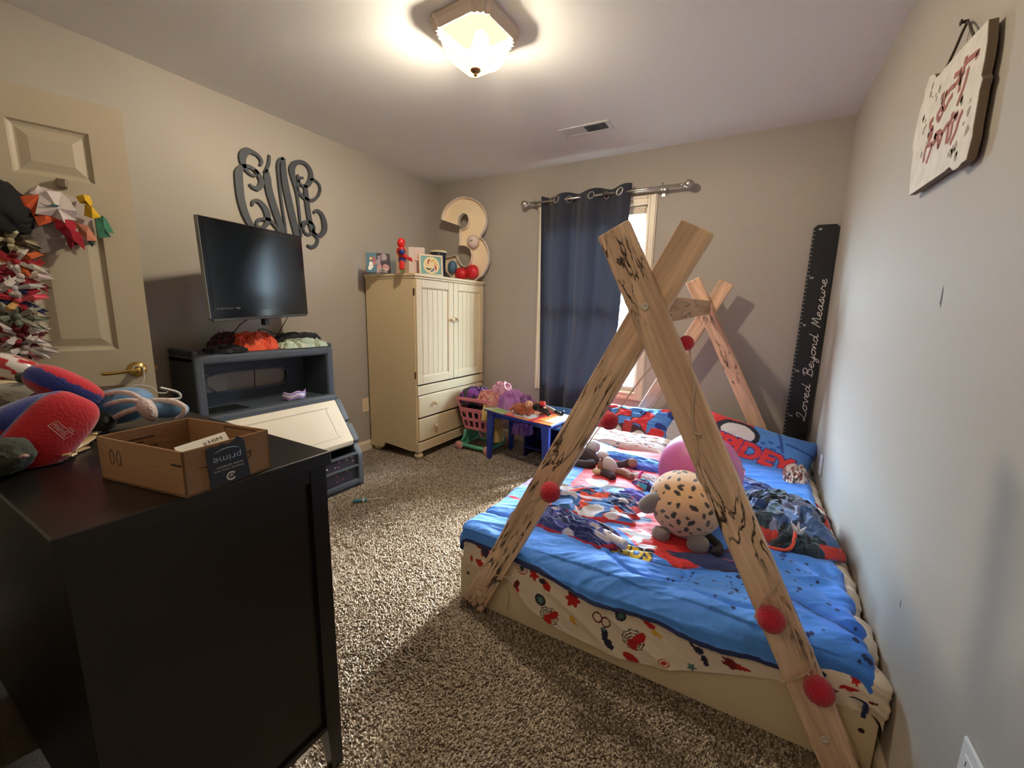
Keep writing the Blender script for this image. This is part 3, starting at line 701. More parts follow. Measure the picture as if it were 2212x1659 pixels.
starp(1040, 1190, 22, 5, RED, .6, .6); ell(1042, 1200, 9, 13, NAVY, 20, .3); ell(1030, 1222, 9, 8, RED, 0, .4); ell(1012, 1212, 3, 8, RED); ell(1050, 1228, 9, 6, DRED)
for px, py, rx, ry, c in ((1865, 1428, 9, 24, DRED), (1836, 1500, 26, 9, RED), (1852, 1484, 12, 14, RED), (1800, 1505, 16, 8, DRED), (1890, 1530, 14, 6, DRED), (1780, 1470, 12, 8, NAVY)): ell(px, py, rx, ry, c, 20, .3)
rs = np.random.RandomState(5)                                   # print on the top and side, away from the foot
for k in range(170):
    cx_, cy_ = rs.uniform(-.95, .42), rs.uniform(1.36, 3.2); r_ = rs.uniform(.012, .034); c = [RED, DRED, NAVY, TEAL, YEL, RED][rs.randint(6)]
    uu, vv = (X-.6*(.3-Zc)*(X < -.9)-cx_)/r_, (Y-cy_)/r_; th = np.arctan2(vv, uu); d = np.hypot(uu, vv); sc[(~front) & (d < 1-.45*(.5+.5*np.cos(th*rs.randint(3, 7)+k)))] = c
sheet = grid('fitted_sheet', Ps, M('sheet_cotton', rough=.85, attr=True, bump=.1, bs=160, sheen=.1), col=sc)
tag(sheet, 'cream fitted sheet printed with red and navy motifs spilling over the white footboard', 'sheet')

# comforter
hx2 = [-.97, -.90, -.75, -.68, -.58, -.46, -.34, -.19, -.04, .10, .19, .30, .345, .40]; hz2 = [.282, .282, .270, .280, .282, .262, .250, .252, .246, .240, .236, .200, .225, .25]
TOPC = .335
Pc, a_c, t_c = cloth_over(-.958, .375, 1.292, 2.86, TOPC, lambda x: np.interp(x, hx2, hz2), .036, 420, 560, .070, .085, lambda x: .038*gap(x))
X, Y, Zc = Pc[..., 0].copy(), Pc[..., 1].copy(), Pc[..., 2].copy(); hang = np.clip((TOPC-Zc)/.08, 0, 1)*(Y < 1.36)
nn = nrm_of(Pc); nn *= (1 if nn[210, 400, 2] > 0 else -1)
fx = X+.25*vn(X*3, Y*3, 0, 40)*.15; fy = Y+.2*vn(X*3, Y*3, 2, 41)*.15
fr_ = np.clip((1.85-Y)/.4, 0, 1)
w_ = .010*fbm(X*4, Y*4, 0, 3, 6)+(.006+.008*fr_)*ridge(fx*4+fy*2, fy*13-fx*5, 0, 3, 8)+.004*fbm(X*16, Y*16, Zc*16, 3, 3)
gc_ = .35+.65*gap(X); w_ += hang*gc_*(.012*np.sin(X*17+3*vn(X*4, Zc*4, 0, 9))+.012*ridge(X*8+Zc*5, Zc*5-X*1.5, 0, 3, 10))
rgt = np.clip((X-.02)/.2, 0, 1)*np.clip((2.1-Y)/.5, 0, 1); w_ += rgt*.013*np.sin(Y*46+4*vn(X*4, Y*4, 0, 14)+X*7)*(.4+.6*np.abs(vn(X*5, Y*3, 0, 15)))
# quilting seams: curved stitched grooves
def seam(d, k=.010): return -np.exp(-(d/k)**2)
q1 = Y-(1.50+.05*np.sin(X*9+.8)-.10*np.clip(X+.1, 0, 1)); q2 = np.hypot((X+.23)/.14, (Y-1.43)/.085)-1; q3 = np.hypot((X-.02)/.13, (Y-1.42)/.09)-1
qs = np.minimum.reduce([seam(q1, .012), seam(q2*.1, .009), seam(q3*.1, .009)])
top_m = (Zc > TOPC-.02)
w_ += .012*qs*top_m; puff = (Y > 1.3)*.012*np.abs(np.sin(X*6.5+1))*np.abs(np.sin(Y*6.5)); w_ += puff*top_m
lowr = np.clip((X-.10)/.22, 0, 1)*np.clip((1.36-Y)/.1, 0, 1)
Pc += nn*w_[..., None]
Pc[..., 2] += .006*np.exp(-((Y-1.37)/.05)**2)
hemd = np.clip(1-(t_c-t_c[:, :1])/.018, 0, 1)
Pc[..., 1] -= hemd*.006
BL1 = np.array(s2l((44, 118, 232))); BL2 = np.array(s2l((84, 156, 250))); BNAV = np.array(s2l((24, 38, 92))); CRED = np.array(s2l((206, 38, 44))); WHT = np.array(s2l((226, 228, 236))); ORG = np.array(s2l((232, 84, 56)))
cc = lerpc(BL1, BL2, np.clip(.5+.6*fbm(X*3, Y*3, 0, 2, 22), 0, 1))
XT, YT = X, Y
def cpx(px, py): p = W(px, py, 'z', TOPC+.015); return p[0], p[1]
def ce(px, py, rx, ry, c, rot=0, nz_=.25, seed=3):
    x, y = cpx(px, py); co_, si = math.cos(math.radians(rot)), math.sin(math.radians(rot)); dx, dy = XT-x, YT-y
    u = (dx*co_+dy*si)/rx; v = (-dx*si+dy*co_)/ry; m = top_m & (u*u+v*v < (1+nz_*vn(u*2+x*9, v*2, 0, seed))**2); cc[m] = c
# printed field in the middle of the comforter
fieldm = (Y > 1.62-.25*np.clip(X+.25, -1, .2)) & top_m & (X < .06) & (X > -.74)
n1 = vn(X*6, Y*6, 0, 50); n2 = vn(X*8, Y*8, 5, 51)
cc[fieldm & (n1 > -.1)] = CRED; cc[fieldm & (n1 <= -.1) & (n2 > .05)] = BNAV; cc[fieldm & (n1 < -.35)] = BL2; cc[fieldm & (np.abs(n1+.1) < .035)] = BLK; cc[fieldm & (n2 > .48)] = WHT
ce(1440, 1170, .17, .10, CRED, -10); ce(1400, 1150, .09, .07, CRED, 20); ce(1470, 1190, .10, .05, CRED); ce(1520, 1205, .13, .035, BNAV, 0); ce(1560, 1195, .10, .03, BNAV); ce(1380, 1120, .06, .03, BNAV, 30); ce(1350, 1142, .045, .02, WHT, -20)
ce(1385, 1155, .030, .045, WHT, -30, .5); ce(1395, 1175, .040, .014, WHT, 30, .5); ce(1325, 1130, .05, .025, BL2, 10)
for px, py, rx, ry, rot in ((1240, 1240, .05, .012, 20), (1690, 1200, .028, .010, 70), (1710, 1190, .012, .008, 0)): ce(px, py, rx, ry, BL1*.5, rot)
rs = np.random.RandomState(9)
for k in range(90):
    x_, y_ = rs.uniform(.04, .38), rs.uniform(1.28, 2.1); r_ = rs.uniform(.003, .0075); cc[top_m & (np.hypot(XT-x_, (YT-y_)*1.0) < r_)] = BNAV
for k in range(40):
    x_, y_ = rs.uniform(-.16, .08), rs.uniform(1.34, 1.50); r_ = rs.uniform(.002, .005); cc[top_m & (np.hypot(XT-x_, YT-y_) < r_)] = BNAV
x1_, y1_ = cpx(1262, 1163); x2_, y2_ = cpx(1405, 1203); rot_ = math.atan2(y2_-y1_, x2_-x1_); wd_ = math.hypot(x2_-x1_, y2_-y1_)
pad = top_m & text_mask('FRIENDS', XT, YT, x1_, y1_, wd_, .060, rot_, fat=.11); cc[pad] = BNAV
cc[top_m & text_mask('FRIENDS', XT, YT, x1_, y1_, wd_, .058, rot_, fat=.035)] = np.array(s2l((244, 208, 62)))
cc[hemd > .35] = BNAV*1.1
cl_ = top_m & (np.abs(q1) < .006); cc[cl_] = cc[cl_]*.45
lf = (X < -.93) | ((X < -.90) & (Y > 1.5)); sw_ = (np.abs((Y+.15*X)-1.50) < .008) & (X < -.66); cc[sw_] = CRED
pl_ = (X < -.86) & (np.abs(Y-1.88) < .10); cc[pl_] = np.array(s2l((110, 90, 190)))
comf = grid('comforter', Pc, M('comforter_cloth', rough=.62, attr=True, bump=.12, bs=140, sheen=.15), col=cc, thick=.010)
tag(comf, 'bright blue quilted comforter with yellow lettering and red print spread over the low bed', 'comforter')
def topz(x, y):
    """height of the comforter below a point"""
    d = np.hypot(Pc[::4, ::4, 0]-x, Pc[::4, ::4, 1]-y); i = np.unravel_index(np.argmin(d), d.shape); return Pc[::4, ::4][i][2]

# ---------------------------------------------------------------- pillows
def pillow(name, label, c, w, h, T, ex, ey, mat, colf, seed, cat='pillow', group=None, wr=.010):
    ex = np.array(ex, float); ex /= np.linalg.norm(ex); ey = np.array(ey, float); ey -= ex*(ey @ ex); ey /= np.linalg.norm(ey); ez = np.cross(ex, ey)
    n = 110; u = np.linspace(-1, 1, n)[:, None]+np.zeros((1, n)); v = u.T
    ear = 1+.07*(np.abs(u*v))**2.0; pin = 1-.07*(1-v**2)*0
    X_ = u*w/2*ear*(1-.05*(1-v**2)*np.abs(u)); Y_ = v*h/2*ear*(1-.07*(1-u**2)*np.abs(v))
    th = T/2*(np.clip((1-u**4)*(1-v**4), 0, 1))**.5
    w1 = wr*(ridge(u*3+v, v*4-u, 0, 3, seed))*np.clip(th*20, 0, 1)+wr*.5*fbm(u*6, v*6, 0, 3, seed+3)*np.clip(th*20, 0, 1)
    o = None
    for s in (1, -1):
        P = np.array(c)+X_[..., None]*ex+Y_[..., None]*ey+(s*th+w1*(s > 0)+.012*vn(u*1.5, v*1.5, 0, seed+8))[..., None]*ez
        if s < 0: P = P[::-1]
        col = colf(u, v, s) if s > 0 else colf(u, v, s)[::-1]
        if o is None: V, C = P.reshape(-1, 3), col.reshape(-1, 3); 
        else: V = np.concatenate([V, P.reshape(-1, 3)]); C = np.concatenate([C, col.reshape(-1, 3)])
        o = 1
    F = []
    for k in range(2):
        i, j = np.meshgrid(np.arange(n-1), np.arange(n-1), indexing='ij'); b_ = k*n*n
        F.append(np.stack([b_+i*n+j, b_+(i+1)*n+j, b_+(i+1)*n+j+1, b_+i*n+j+1], -1).reshape(-1, 4))
    ob = mesh(name, V, np.concatenate(F), mat, smooth=True, col=C); tag(ob, label, cat, group); return ob
m_pil = M('pillow_cotton', rough=.8, attr=True, bump=.12, bs=170, sheen=.1)
PB = np.array(s2l((84, 142, 216))); PR = np.array(s2l((214, 52, 56))); PW = np.array(s2l((222, 216, 218)))
def pc_left(u, v, s):
    c = np.ones(u.shape+(3,))*PB; a = u+.25*v; n_ = vn(u*3.2, v*3.2, 0, 60); n2_ = vn(u*4, v*4, 4, 61)
    c[(n_ > -.05)] = PR; c[np.abs(n_+.05) < .05] = np.array(s2l((40, 26, 44))); c[(n2_ > .42)] = BNAV*1.6
    c[(u > .45)] = PB; c[(u > .45) & (n2_ > .2)] = BNAV*2.2; c[(u > .35) & (n_ > .32)] = PR
    dk = ((u+.02)/.52)**2+((v+.42)/.5)**2 < 1; c[dk] = np.array(s2l((66, 28, 36)))
    c[np.abs(u+.05) < .12-.0*v] = np.where((v < .2)[..., None], np.array(s2l((168, 42, 46))), c)[np.abs(u+.05) < .12]
    for cx_, cy_, rx, ry in ((-.36, -.38, .20, .34), (.30, -.52, .20, .36)): c[((u-cx_)/rx)**2+((v-cy_)/ry)**2 < 1] = PW
    return c
pillow('pillow', 'red and blue printed pillow with two white ovals at the window side', (-.685, 3.035, .375), .56, .38, .15, (1, -.08, .03), (.0, .62, .80), m_pil, pc_left, 3, wr=.016)
def pc_right(u, v, s):
    c = np.ones(u.shape+(3,))*PB
    if s > 0:
        c[(u < -.15) & (v > .35)] = PR; c[((u+.42)/.40)**2+((v-.40)/.42)**2 < 1.25] = np.array(s2l((30, 26, 36))); c[((u+.40)/.33)**2+((v-.40)/.34)**2 < 1] = PW
        for k, (x_, y_) in enumerate(((.10, .30), (.22, .42), (.30, .22), (.05, .12), (.38, .35), (.20, .08), (.42, .12))): c[((u-x_)/.055)**2+((v-y_)/.045)**2 < 1] = np.array(s2l((48, 92, 176)))
        tri = np.abs(v-.55+(u-.5)*.2) < .03; c[tri & (u > .45)] = np.array(s2l((46, 84, 165))); c[(np.abs(u-.52+.25*v) < .03) & (v > .2)] = np.array(s2l((46, 84, 165)))
        c[text_mask('SPIDEY', u, v, -.86, -.28, 1.52, .50, -.10, fat=.10)] = np.array(s2l((52, 60, 130)))
        c[text_mask('SPIDEY', u, v, -.86, -.28, 1.52, .50, -.10, fat=.055)] = np.array(s2l((222, 58, 58)))
    return c
pillow('pillow', 'blue pillow with big red lettering leaning in the far right corner of the bed', (.10, 2.93, .37), .62, .40, .14, (1, -.10, -.18), (.12, .66, .74), m_pil, pc_right, 12, wr=.010)
gp = lambda u, v, s: np.ones(u.shape+(3,))*np.array(s2l((196, 194, 198)))
pillow('pillow', 'plain pale grey pillow between the two printed pillows', (-.36, 3.05, .36), .42, .34, .12, (1, .05, 0), (0, .6, .8), m_pil, gp, 21)
def pc_flat(u, v, s):
    c = np.ones(u.shape+(3,))*np.array(s2l((226, 206, 204)))
    rs_ = np.random.RandomState(4)
    for k in range(26):
        a_, b_, r_ = rs_.uniform(-1, 1), rs_.uniform(-1, 1), rs_.uniform(.05, .11); q = [RED, RED, YEL, NAVY][rs_.randint(4)]; c[np.hypot((u-a_), (v-b_)*1.3) < r_*(.7+.3*np.cos(5*np.arctan2(v-b_, u-a_)))] = q
    return c
pillow('pillow', 'flat pink cream pillow with small red prints below the oval printed pillow', (-.66, 2.80, .345), .56, .26, .09, (1, -.02, 0), (0, 1, .15), m_pil, pc_flat, 31)

# ---------------------------------------------------------------- things on the bed
def cr_left(U, V, Z_, P):
    c = np.ones(U.shape+(3,))*np.array(s2l((32, 44, 104))); n_ = vn(U*3, V*3, 0, 70); c[n_ > .18] = np.array(s2l((86, 94, 178))); c[n_ > .40] = np.array(s2l((196, 190, 196)))
    R = np.maximum(np.abs(U), np.abs(V)); c[(R > .93) & (R < .99)] = np.array(s2l((190, 34, 52))); return c
m_flc = M('fleece', rough=.95, attr=True, bump=.25, bs=220, sheen=.5)
bz = TOPC
p = W(1240, 1132, 'z', TOPC+.03); o, _ = crumple('fleece_blanket', (p[0], p[1], bz-.004), .190, .085, .070, m_flc, rot=-.16, seed=4, colf=cr_left, n=110, fs=4.2); tag(o, 'navy fleece blanket with red piping bunched at the left foot end of the bed', 'blanket')
def cr_pat(pal, seed, sc_=4.0, piping=None):
    def f(U, V, Z_, P):
        n_ = vn(U*sc_, V*sc_, 0, seed); n2_ = vn(U*sc_*1.3, V*sc_*1.3, 3, seed+1); c = np.ones(U.shape+(3,))*np.array(s2l(pal[0]))
        c[n_ > .05] = s2l(pal[1]); c[n_ > .35] = s2l(pal[2]); c[n2_ > .30] = s2l(pal[3]); c[n2_ < -.42] = s2l(pal[4]); R = np.maximum(np.abs(U), np.abs(V))
        if piping: c[(R > .88) & (R < .985)] = s2l(piping)
        return c
    return f
p = W(1262, 1076, 'z', TOPC+.03); o, _ = crumple('patterned_throw', (p[0], p[1], bz-.004), .25, .16, .062, m_flc, rot=.15, seed=9, colf=cr_pat([(70,124,196), (232,84,60), (30,56,112), (214,208,214), (40,78,128)], 80, 3.6, (196, 46, 52)), n=120, fs=3.6)
tag(o, 'red white and blue printed throw rumpled behind the red ball on the left pole', 'throw')
p = W(1690, 1108, 'z', TOPC+.05); o, _ = crumple('fleece_blanket', (p[0]+.0, p[1]-.01, bz-.004), .175, .23, .125, m_flc, rot=.12, seed=15, colf=cr_pat([(28,58,74), (18,34,52), (120,128,164), (70,100,150), (24,30,44)], 90, 3.0, (206, 66, 60)), n=120, fs=4.6)
tag(o, 'dark teal fleece blanket with coral piping heaped against the right wall side', 'blanket')
# second small heap of the same blanket family, hooded end
p = W(1712, 1158, 'z', TOPC+.05); o, Ph = crumple('hooded_towel', (p[0], p[1], bz-.004), .085, .075, .080, m_flc, rot=.5, seed=22, colf=cr_pat([(16,36,50), (20,48,66), (14,26,40), (30,66,84), (12,22,34)], 96, 3, None), n=60, fs=3)
tag(o, 'small dark green hood with a white felt claw and coral edge', 'hooded towel')
cx_, cy_ = p[0]-.035, p[1]-.02
tube('coral_edge', [(cx_-.055, cy_+.035, bz+.05), (cx_-.07, cy_-.03, bz+.022), (cx_-.03, cy_-.055, bz+.016), (cx_+.025, cy_-.05, bz+.03), (cx_+.04, cy_+.0, bz+.075), (cx_+.035, cy_+.03, bz+.088)], .007, M('coral_piping', (226, 88, 70), rough=.9), o, sm=5)
for k, (dx, dy, dz) in enumerate(((-.03, .0, .035), (-.006, -.004, .042), (.018, -.008, .03))):
    tube('claw', [(cx_+.05, cy_+.0, bz+.078), (cx_+.05+dx*.5, cy_+dy, bz+.092), (cx_+.05+dx, cy_+dy*2, bz+.085+dz)], [.010, .007, .001], M('white_felt', (232, 230, 228), rough=.9), o, n=7, sm=3)
# navy rumpled part near the right pillow
p = W(1610, 1045, 'z', TOPC+.05); o, _ = crumple('navy_blanket', (p[0]+.0, p[1], bz-.004), .20, .12, .075, m_flc, rot=-.25, seed=33, colf=cr_pat([(52,88,170), (40,64,136), (70,112,190), (34,54,118), (60,100,180)], 98, 3, None), n=90, fs=3.4)
tag(o, 'royal blue blanket rolled in front of the lettered pillow', 'blanket')
p = W(1730, 1040, 'z', TOPC); o, _ = crumple('printed_cloth', (p[0]-.02, p[1]+.10, bz-.004), .06, .20, .05, m_flc, rot=-.1, seed=38, colf=cr_pat([(220,206,196), (120,26,36), (226,214,204), (110,20,30), (60,30,60)], 99, 3, None), n=60, fs=3)
tag(o, 'cream and maroon printed cloth wedged between mattress and right wall', 'cloth')
# light blue cloth and striped pieces in front of the flat pillow
for nm, lb, px, py, sx, sy, h, rot, seed, pal in (
    ('light_blue_towel', 'sky blue cloth rumpled below the flat cream pillow', 1370, 990, .22, .05, .04, -.05, 41, [(110,178,232), (90,150,226), (120,190,236), (70,120,214), (100,160,230)]),
    ('royal_blue_cloth', 'royal blue strip of cloth behind the sock animal', 1395, 1008, .17, .035, .04, -.08, 43, [(76,104,204), (66,90,190), (90,120,214), (60,84,180), (70,96,196)]),
    ('purple_print_sleeve', 'purple and turquoise printed cloth roll beside the pink balloon', 1405, 1050, .105, .040, .05, -.35, 45, [(44,32,84), (120,80,190), (60,190,216), (210,204,216), (30,26,60)]),
    ('white_cloth_roll', 'white cloth roll with one pink band beside the pink balloon', 1398, 1030, .105, .030, .035, -.30, 47, [(220,218,226), (226,224,230), (216,214,222), (222,220,226), (214,212,220)]),
    ('lilac_cloth', 'lilac blue cloth lying beside the spotted plush ear', 1392, 1072, .13, .035, .030, -.45, 49, [(98,96,196), (84,84,186), (120,110,206), (90,90,190), (76,78,176)])):
    p = W(px, py, 'z', TOPC+.02); o, _ = crumple(nm, (p[0], p[1], bz-.002), sx, sy, h, m_flc, rot=rot, seed=seed, colf=cr_pat(pal, seed+50, 2.5), n=60, fs=2.6); tag(o, lb, 'cloth')
    if 'roll' in nm:
        c_ = np.array((p[0]-.035, p[1]+.012, bz)); tube('pink_band', [c_+np.array((.010*math.sin(a)*0+.008*math.cos(a)*.3, .031*math.cos(a), .002+.036*math.sin(a))) for a in np.linspace(0, math.pi, 9)], .006, M('pink_band', (222, 60, 140), rough=.7), o, n=6)
# pink exercise ball
yb_ = min(np.arange(1.9, 2.9, .01), key=lambda y: abs(W(1511, 1018, 'y', y)[2]-TOPC-.004-86/FPX*(W(1511, 1018, 'y', y)-_C) @ _f)); p = W(1511, 1018, 'y', yb_); bb = blob('play_ball', p, 84/FPX*((p-_C) @ _f), M('pink_rubber', (206, 104, 168), rough=.42, coat=.15, bump=.03, bs=200), nu=56, nv=32)
tag(bb, 'large glossy pink play ball resting on the bed behind the wooden pole', 'ball')
# spotted plush
sp_ = thing('plush_toy', 'round tan plush animal with black spots and grey ears on the comforter', 'plush toy', (-.10, 1.78, TOPC))
rs = np.random.RandomState(12); _k = np.arange(150)+.5; _ph = np.arccos(1-2*_k/150); _th = np.pi*(1+5**.5)*_k; SPD = np.stack([np.cos(_th)*np.sin(_ph), np.sin(_th)*np.sin(_ph), np.cos(_ph)], 1)+rs.normal(0, .05, (150, 3)); SPD /= np.linalg.norm(SPD, axis=1)[:, None]; SPR = rs.uniform(.035, .088, 150); SPA = rs.normal(size=(150, 3))
def c_plush(U, P):
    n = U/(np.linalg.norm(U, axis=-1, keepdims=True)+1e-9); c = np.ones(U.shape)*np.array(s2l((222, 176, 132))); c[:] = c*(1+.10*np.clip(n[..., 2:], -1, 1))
    for d, r_, a in zip(SPD, SPR, SPA):
        t_ = a-d*(a @ d); t_ /= np.linalg.norm(t_); b_ = np.cross(d, t_); x_ = (n @ t_)/1.45; y_ = (n @ b_)/.8; m = (n @ d > .5) & (x_*x_+y_*y_ < r_*r_); c[m] = np.array(s2l((52, 42, 40)))
    return c
pc = W(1478, 1118, 'y', 1.74); m_pl = M('plush_fur', rough=.95, attr=True, bump=.35, bs=260, sheen=.6)
blob('body', (pc[0], pc[1], TOPC+.128), (.142, .150, .130), m_pl, sp_, rot=(0, 12, 10), colf=c_plush, nu=190, nv=120, noise=.05, ns=1.6)
m_gr = M('plush_grey', (128, 118, 112), rough=.95, bump=.3, bs=240, sheen=.5)
e = W(1408, 1086, 'y', 1.66); blob('ear', (e[0], e[1], e[2]), (.060, .032, .036), m_gr, sp_, rot=(20, -42, 0), e=.85, nu=24, nv=14)
blob('ear', (pc[0]+.125, pc[1]+.03, TOPC+.19), (.045, .026, .034), m_gr, sp_, rot=(10, 40, 0), e=.85, nu=24, nv=14)
e = W(1507, 1180, 'y', 1.62); blob('foot', (e[0], e[1], TOPC+.030), (.040, .034, .030), m_gr, sp_, e=.8, nu=24, nv=14)
blob('foot', (pc[0]-.07, pc[1]-.11, TOPC+.026), (.034, .030, .026), m_gr, sp_, e=.8, nu=20, nv=12)
tube('tail', [(pc[0]+.10, pc[1]-.06, TOPC+.04), (pc[0]+.14, pc[1]-.10, TOPC+.03), (pc[0]+.13, pc[1]-.15, TOPC+.03)], [.016, .014, .018], M('plush_dark', (44, 38, 38), rough=.95), sp_, sm=4)
tg = W(1448, 1046, 'y', 1.74); fbox('cloth_tag', (tg[0], tg[1], tg[2]), (1, .2, .1), (0, 1, 0), (-.2, 0, 1), (-.013, 0, -.018), (.013, .0012, .020), M('tag_white', (236, 234, 230), rough=.8), sp_)
# sock animal
sk = thing('sock_monkey', 'brown plaid sock monkey toy with pale grey snout and paws on the throw', 'plush toy', (-.66, 2.26, TOPC))
m_pd = M('plaid_dark', (66, 54, 54), rough=.95, bump=.25, bs=160, var=.3, vs=40); m_pg = M('sock_grey', (206, 198, 194), rough=.95, bump=.2, bs=200); m_pb = M('plaid_brown', (150, 112, 96), rough=.95, bump=.25, bs=160, var=.35, vs=50)
def pk(px, py, y): q = W(px, py, 'y', y); return np.array((q[0], q[1], max(q[2], TOPC+.02)))
a0 = pk(1315, 1005, 2.22)
blob('head', a0+np.array((-.02, .02, -.02)), (.050, .045, .058), m_pb, sk, rot=(0, 25, 0), nu=28, nv=18); blob('snout', a0+np.array((.015, -.02, .0)), (.040, .035, .060), m_pg, sk, rot=(0, -28, 0), nu=28, nv=18)
blob('ear', pk(1302, 983, 2.24), (.034, .03, .024), m_pg, sk, nu=20, nv=12); blob('ear', pk(1288, 1036, 2.14), (.026, .016, .018), M('sock_cream', (206, 196, 150), rough=.95), sk, nu=20, nv=12)
blob('body', pk(1270, 992, 2.32), (.085, .05, .055), m_pd, sk, rot=(0, 25, 0), nu=28, nv=16, noise=.06)
blob('hat', pk(1281, 965, 2.38), (.045, .045, .042), M('striped_knit', (206, 206, 216), rough=.95, bump=.4, bs=60, stretch=(1, 1, 6)), sk, rot=(0, -35, 0), nu=24, nv=14)
tube('arm', [pk(1280, 1012, 2.24), pk(1262, 1016, 2.2), pk(1236, 1012, 2.2)], [.030, .028, .024], m_pd, sk, sm=4, n=12)
tube('arm', [pk(1330, 1006, 2.3), pk(1350, 1002, 2.32), pk(1362, 998, 2.33)], [.020, .020, .026], m_pd, sk, sm=4, n=12); blob('paw', pk(1366, 1000, 2.32), (.028, .024, .026), m_pb, sk, nu=18, nv=12)
tube('leg', [pk(1330, 1020, 2.2), pk(1352, 1026, 2.2), pk(1364, 1038, 2.16)], [.024, .022, .020], m_pb, sk, sm=4, n=12)
tube('leg', [pk(1302, 1040, 2.15), pk(1318, 1050, 2.12), pk(1322, 1056, 2.1)], [.022, .022, .020], m_pd, sk, sm=4, n=12)
blob('paw', pk(1345, 1022, 2.2), (.034, .014, .018), m_pg, sk, rot=(0, 15, 0), nu=18, nv=12)
# white wand
wd = thing('toy_microphone', 'translucent white plastic wand toy lying across the yellow lettering', 'toy', (-.37, 1.6, TOPC))
p0 = W(1283, 1140, 'z', TOPC+.032); p1 = W(1352, 1178, 'z', TOPC+.032); m_wand = M('wand_plastic', (216, 210, 216), rough=.25, coat=.3)
dd = (p1-p0); Ld = np.linalg.norm(dd); lathe('handle', [(.010, 0), (.017, .004), (.019, .02), (.0175, .05), (.0165, Ld*.75), (.0185, Ld*.8), (.0185, Ld-.004), (.015, Ld)], p0, dd, m_wand, wd)
tube('loop', [p1+np.array((.018*math.cos(a)-.004, .018*math.sin(a)-.012, -.020)) for a in np.linspace(0, 5.8, 14)], .0022, M('wand_wire', (160, 140, 90), rough=.4, metal=.5), wd, n=5)
blob('button', (p0+p1)/2+np.array((0, 0, .018)), (.010, .006, .004), m_wand, wd, rot=(0, 0, -30), nu=14, nv=8)

# ---------------------------------------------------------------- ball garland
gl = thing('ball_garland', 'string garland of red yarn balls wound round the front tent poles', 'garland', (-.28, 1.2, 0))
m_yarn = M('red_yarn', (190, 26, 50), rough=.9, bump=.6, bs=70, var=.15, vs=30, stretch=(3, 3, 1), sheen=.3); m_cord = M('cotton_cord', (206, 184, 160), rough=.9)
yf = BF0-.080
def yb(px, py, rp, y):
    c = W(px, py, 'y', y); e_ = W(px+rp, py, 'y', y); r_ = np.linalg.norm(e_-c)*.93
    def rib(U):
        th = np.arctan2(U[..., 1], U[..., 0]); return U*(1+.018*np.cos(th*13)*np.sqrt(np.clip(1-U[..., 2]**2, 0, 1)))[..., None]
    blob('yarn_ball', c, r_, m_yarn, gl, rot=(35, 20, px), fn=rib, nu=52, nv=20); return c
b1 = yb(1188, 1063, 22, yf-.005); b2 = yb(1316, 909, 21, BF0+.045); b3 = yb(1482, 741, 19, BF0+.03); b4 = yb(1665, 1338, 34, yf-.012); b5 = yb(1769, 1492, 36, yf-.002)
def st(pts, r_=.0022): tube('string', [W(px, py, 'y', y) for px, py, y in pts], r_, m_cord, gl, n=6, sm=5)
fo = BF0-.045; bk = BF0+.008
st([(1040, 1212, fo), (1046, 1216, fo), (1064, 1238, fo), (1092, 1246, fo), (1108, 1236, bk), (1112, 1218, bk)]); st([(1084, 1241, fo-.004), (1074, 1252, fo-.008)], .0035)
st([(1046, 1214, fo), (1052, 1208, bk), (1090, 1140, bk), (1102, 1112, fo), (1130, 1092, fo), (1168, 1074, fo-.01)])
st([(1205, 1050, fo-.006), (1222, 1030, bk), (1250, 990, bk), (1290, 930, bk+.02), (1310, 912, bk+.03)])
st([(1096, 1244, bk), (1094, 1262, bk-.012), (1098, 1290, bk-.012), (1095, 1316, bk-.012)], .0016)
st([(1332, 892, BF0+.04), (1400, 800, BF0+.03), (1470, 745, BF0+.03)]); st([(1490, 757, BF0+.02), (1494, 800, fo-.04), (1500, 836, yf-.004), (1495, 870, yf-.004), (1496, 905, yf-.004), (1500, 935, yf-.004)], .003)
st([(1500, 935, yf-.004), (1514, 940, yf-.010)], .0045); st([(1502, 938, yf-.004), (1506, 1000, yf), (1512, 1040, bk), (1600, 1150, bk), (1668, 1205, bk)])
st([(1668, 1205, bk), (1682, 1240, fo-.006), (1672, 1270, yf+.004), (1648, 1298, yf+.004), (1634, 1322, yf+.003), (1630, 1335, yf+.004)])
st([(1690, 1352, yf+.01), (1726, 1388, bk-.02), (1750, 1395, fo), (1758, 1425, yf+.012), (1745, 1452, yf+.012), (1720, 1466, yf+.012), (1686, 1474, fo)])
st([(1742, 1452, yf+.012), (1752, 1462, yf+.01)], .0036)
# ================================================================ dresser and what stands on it
m_blk = M('black_brown_lacquer', lin=(.0065, .0055, .0050), rough=.30, bump=.03, bs=90, spec=.5)
dr = thing('dresser', 'tall black wooden dresser at the lower left with recessed end panel', 'dresser', (-1.44, .375, 0))
X0, X1, Y0, Y1, H = -2.05, -.835, .145, .605, .888
box('top', (X0, Y0, H-.032), (X1, Y1, H), m_blk, dr, .003)
for x, y in ((X0+.01, Y0+.01), (X0+.01, Y1-.05), (X1-.05, Y0+.01), (X1-.05, Y1-.05)):
    me = bpy.data.meshes.new('leg'); a = boxV((x, y, .16), (x+.04, y+.04, H-.032)); b_ = boxV((x, y, 0), (x+.04, y+.04, .16))
    cx_ = x+.04 if x > -1.4 else x; cy_ = y+.04 if y > .3 else y
    for i in range(4): b_[i] = (cx_+(b_[i][0]-cx_)*.68, cy_+(b_[i][1]-cy_)*.75, 0)
    mesh('leg', a+b_, BF+[tuple(q+8 for q in f) for f in BF], m_blk, dr)
for x in (X0+.022, X1-.034): box('end_panel', (x, Y0+.05, .14), (x+.012, Y1-.05, .84), m_blk, dr)
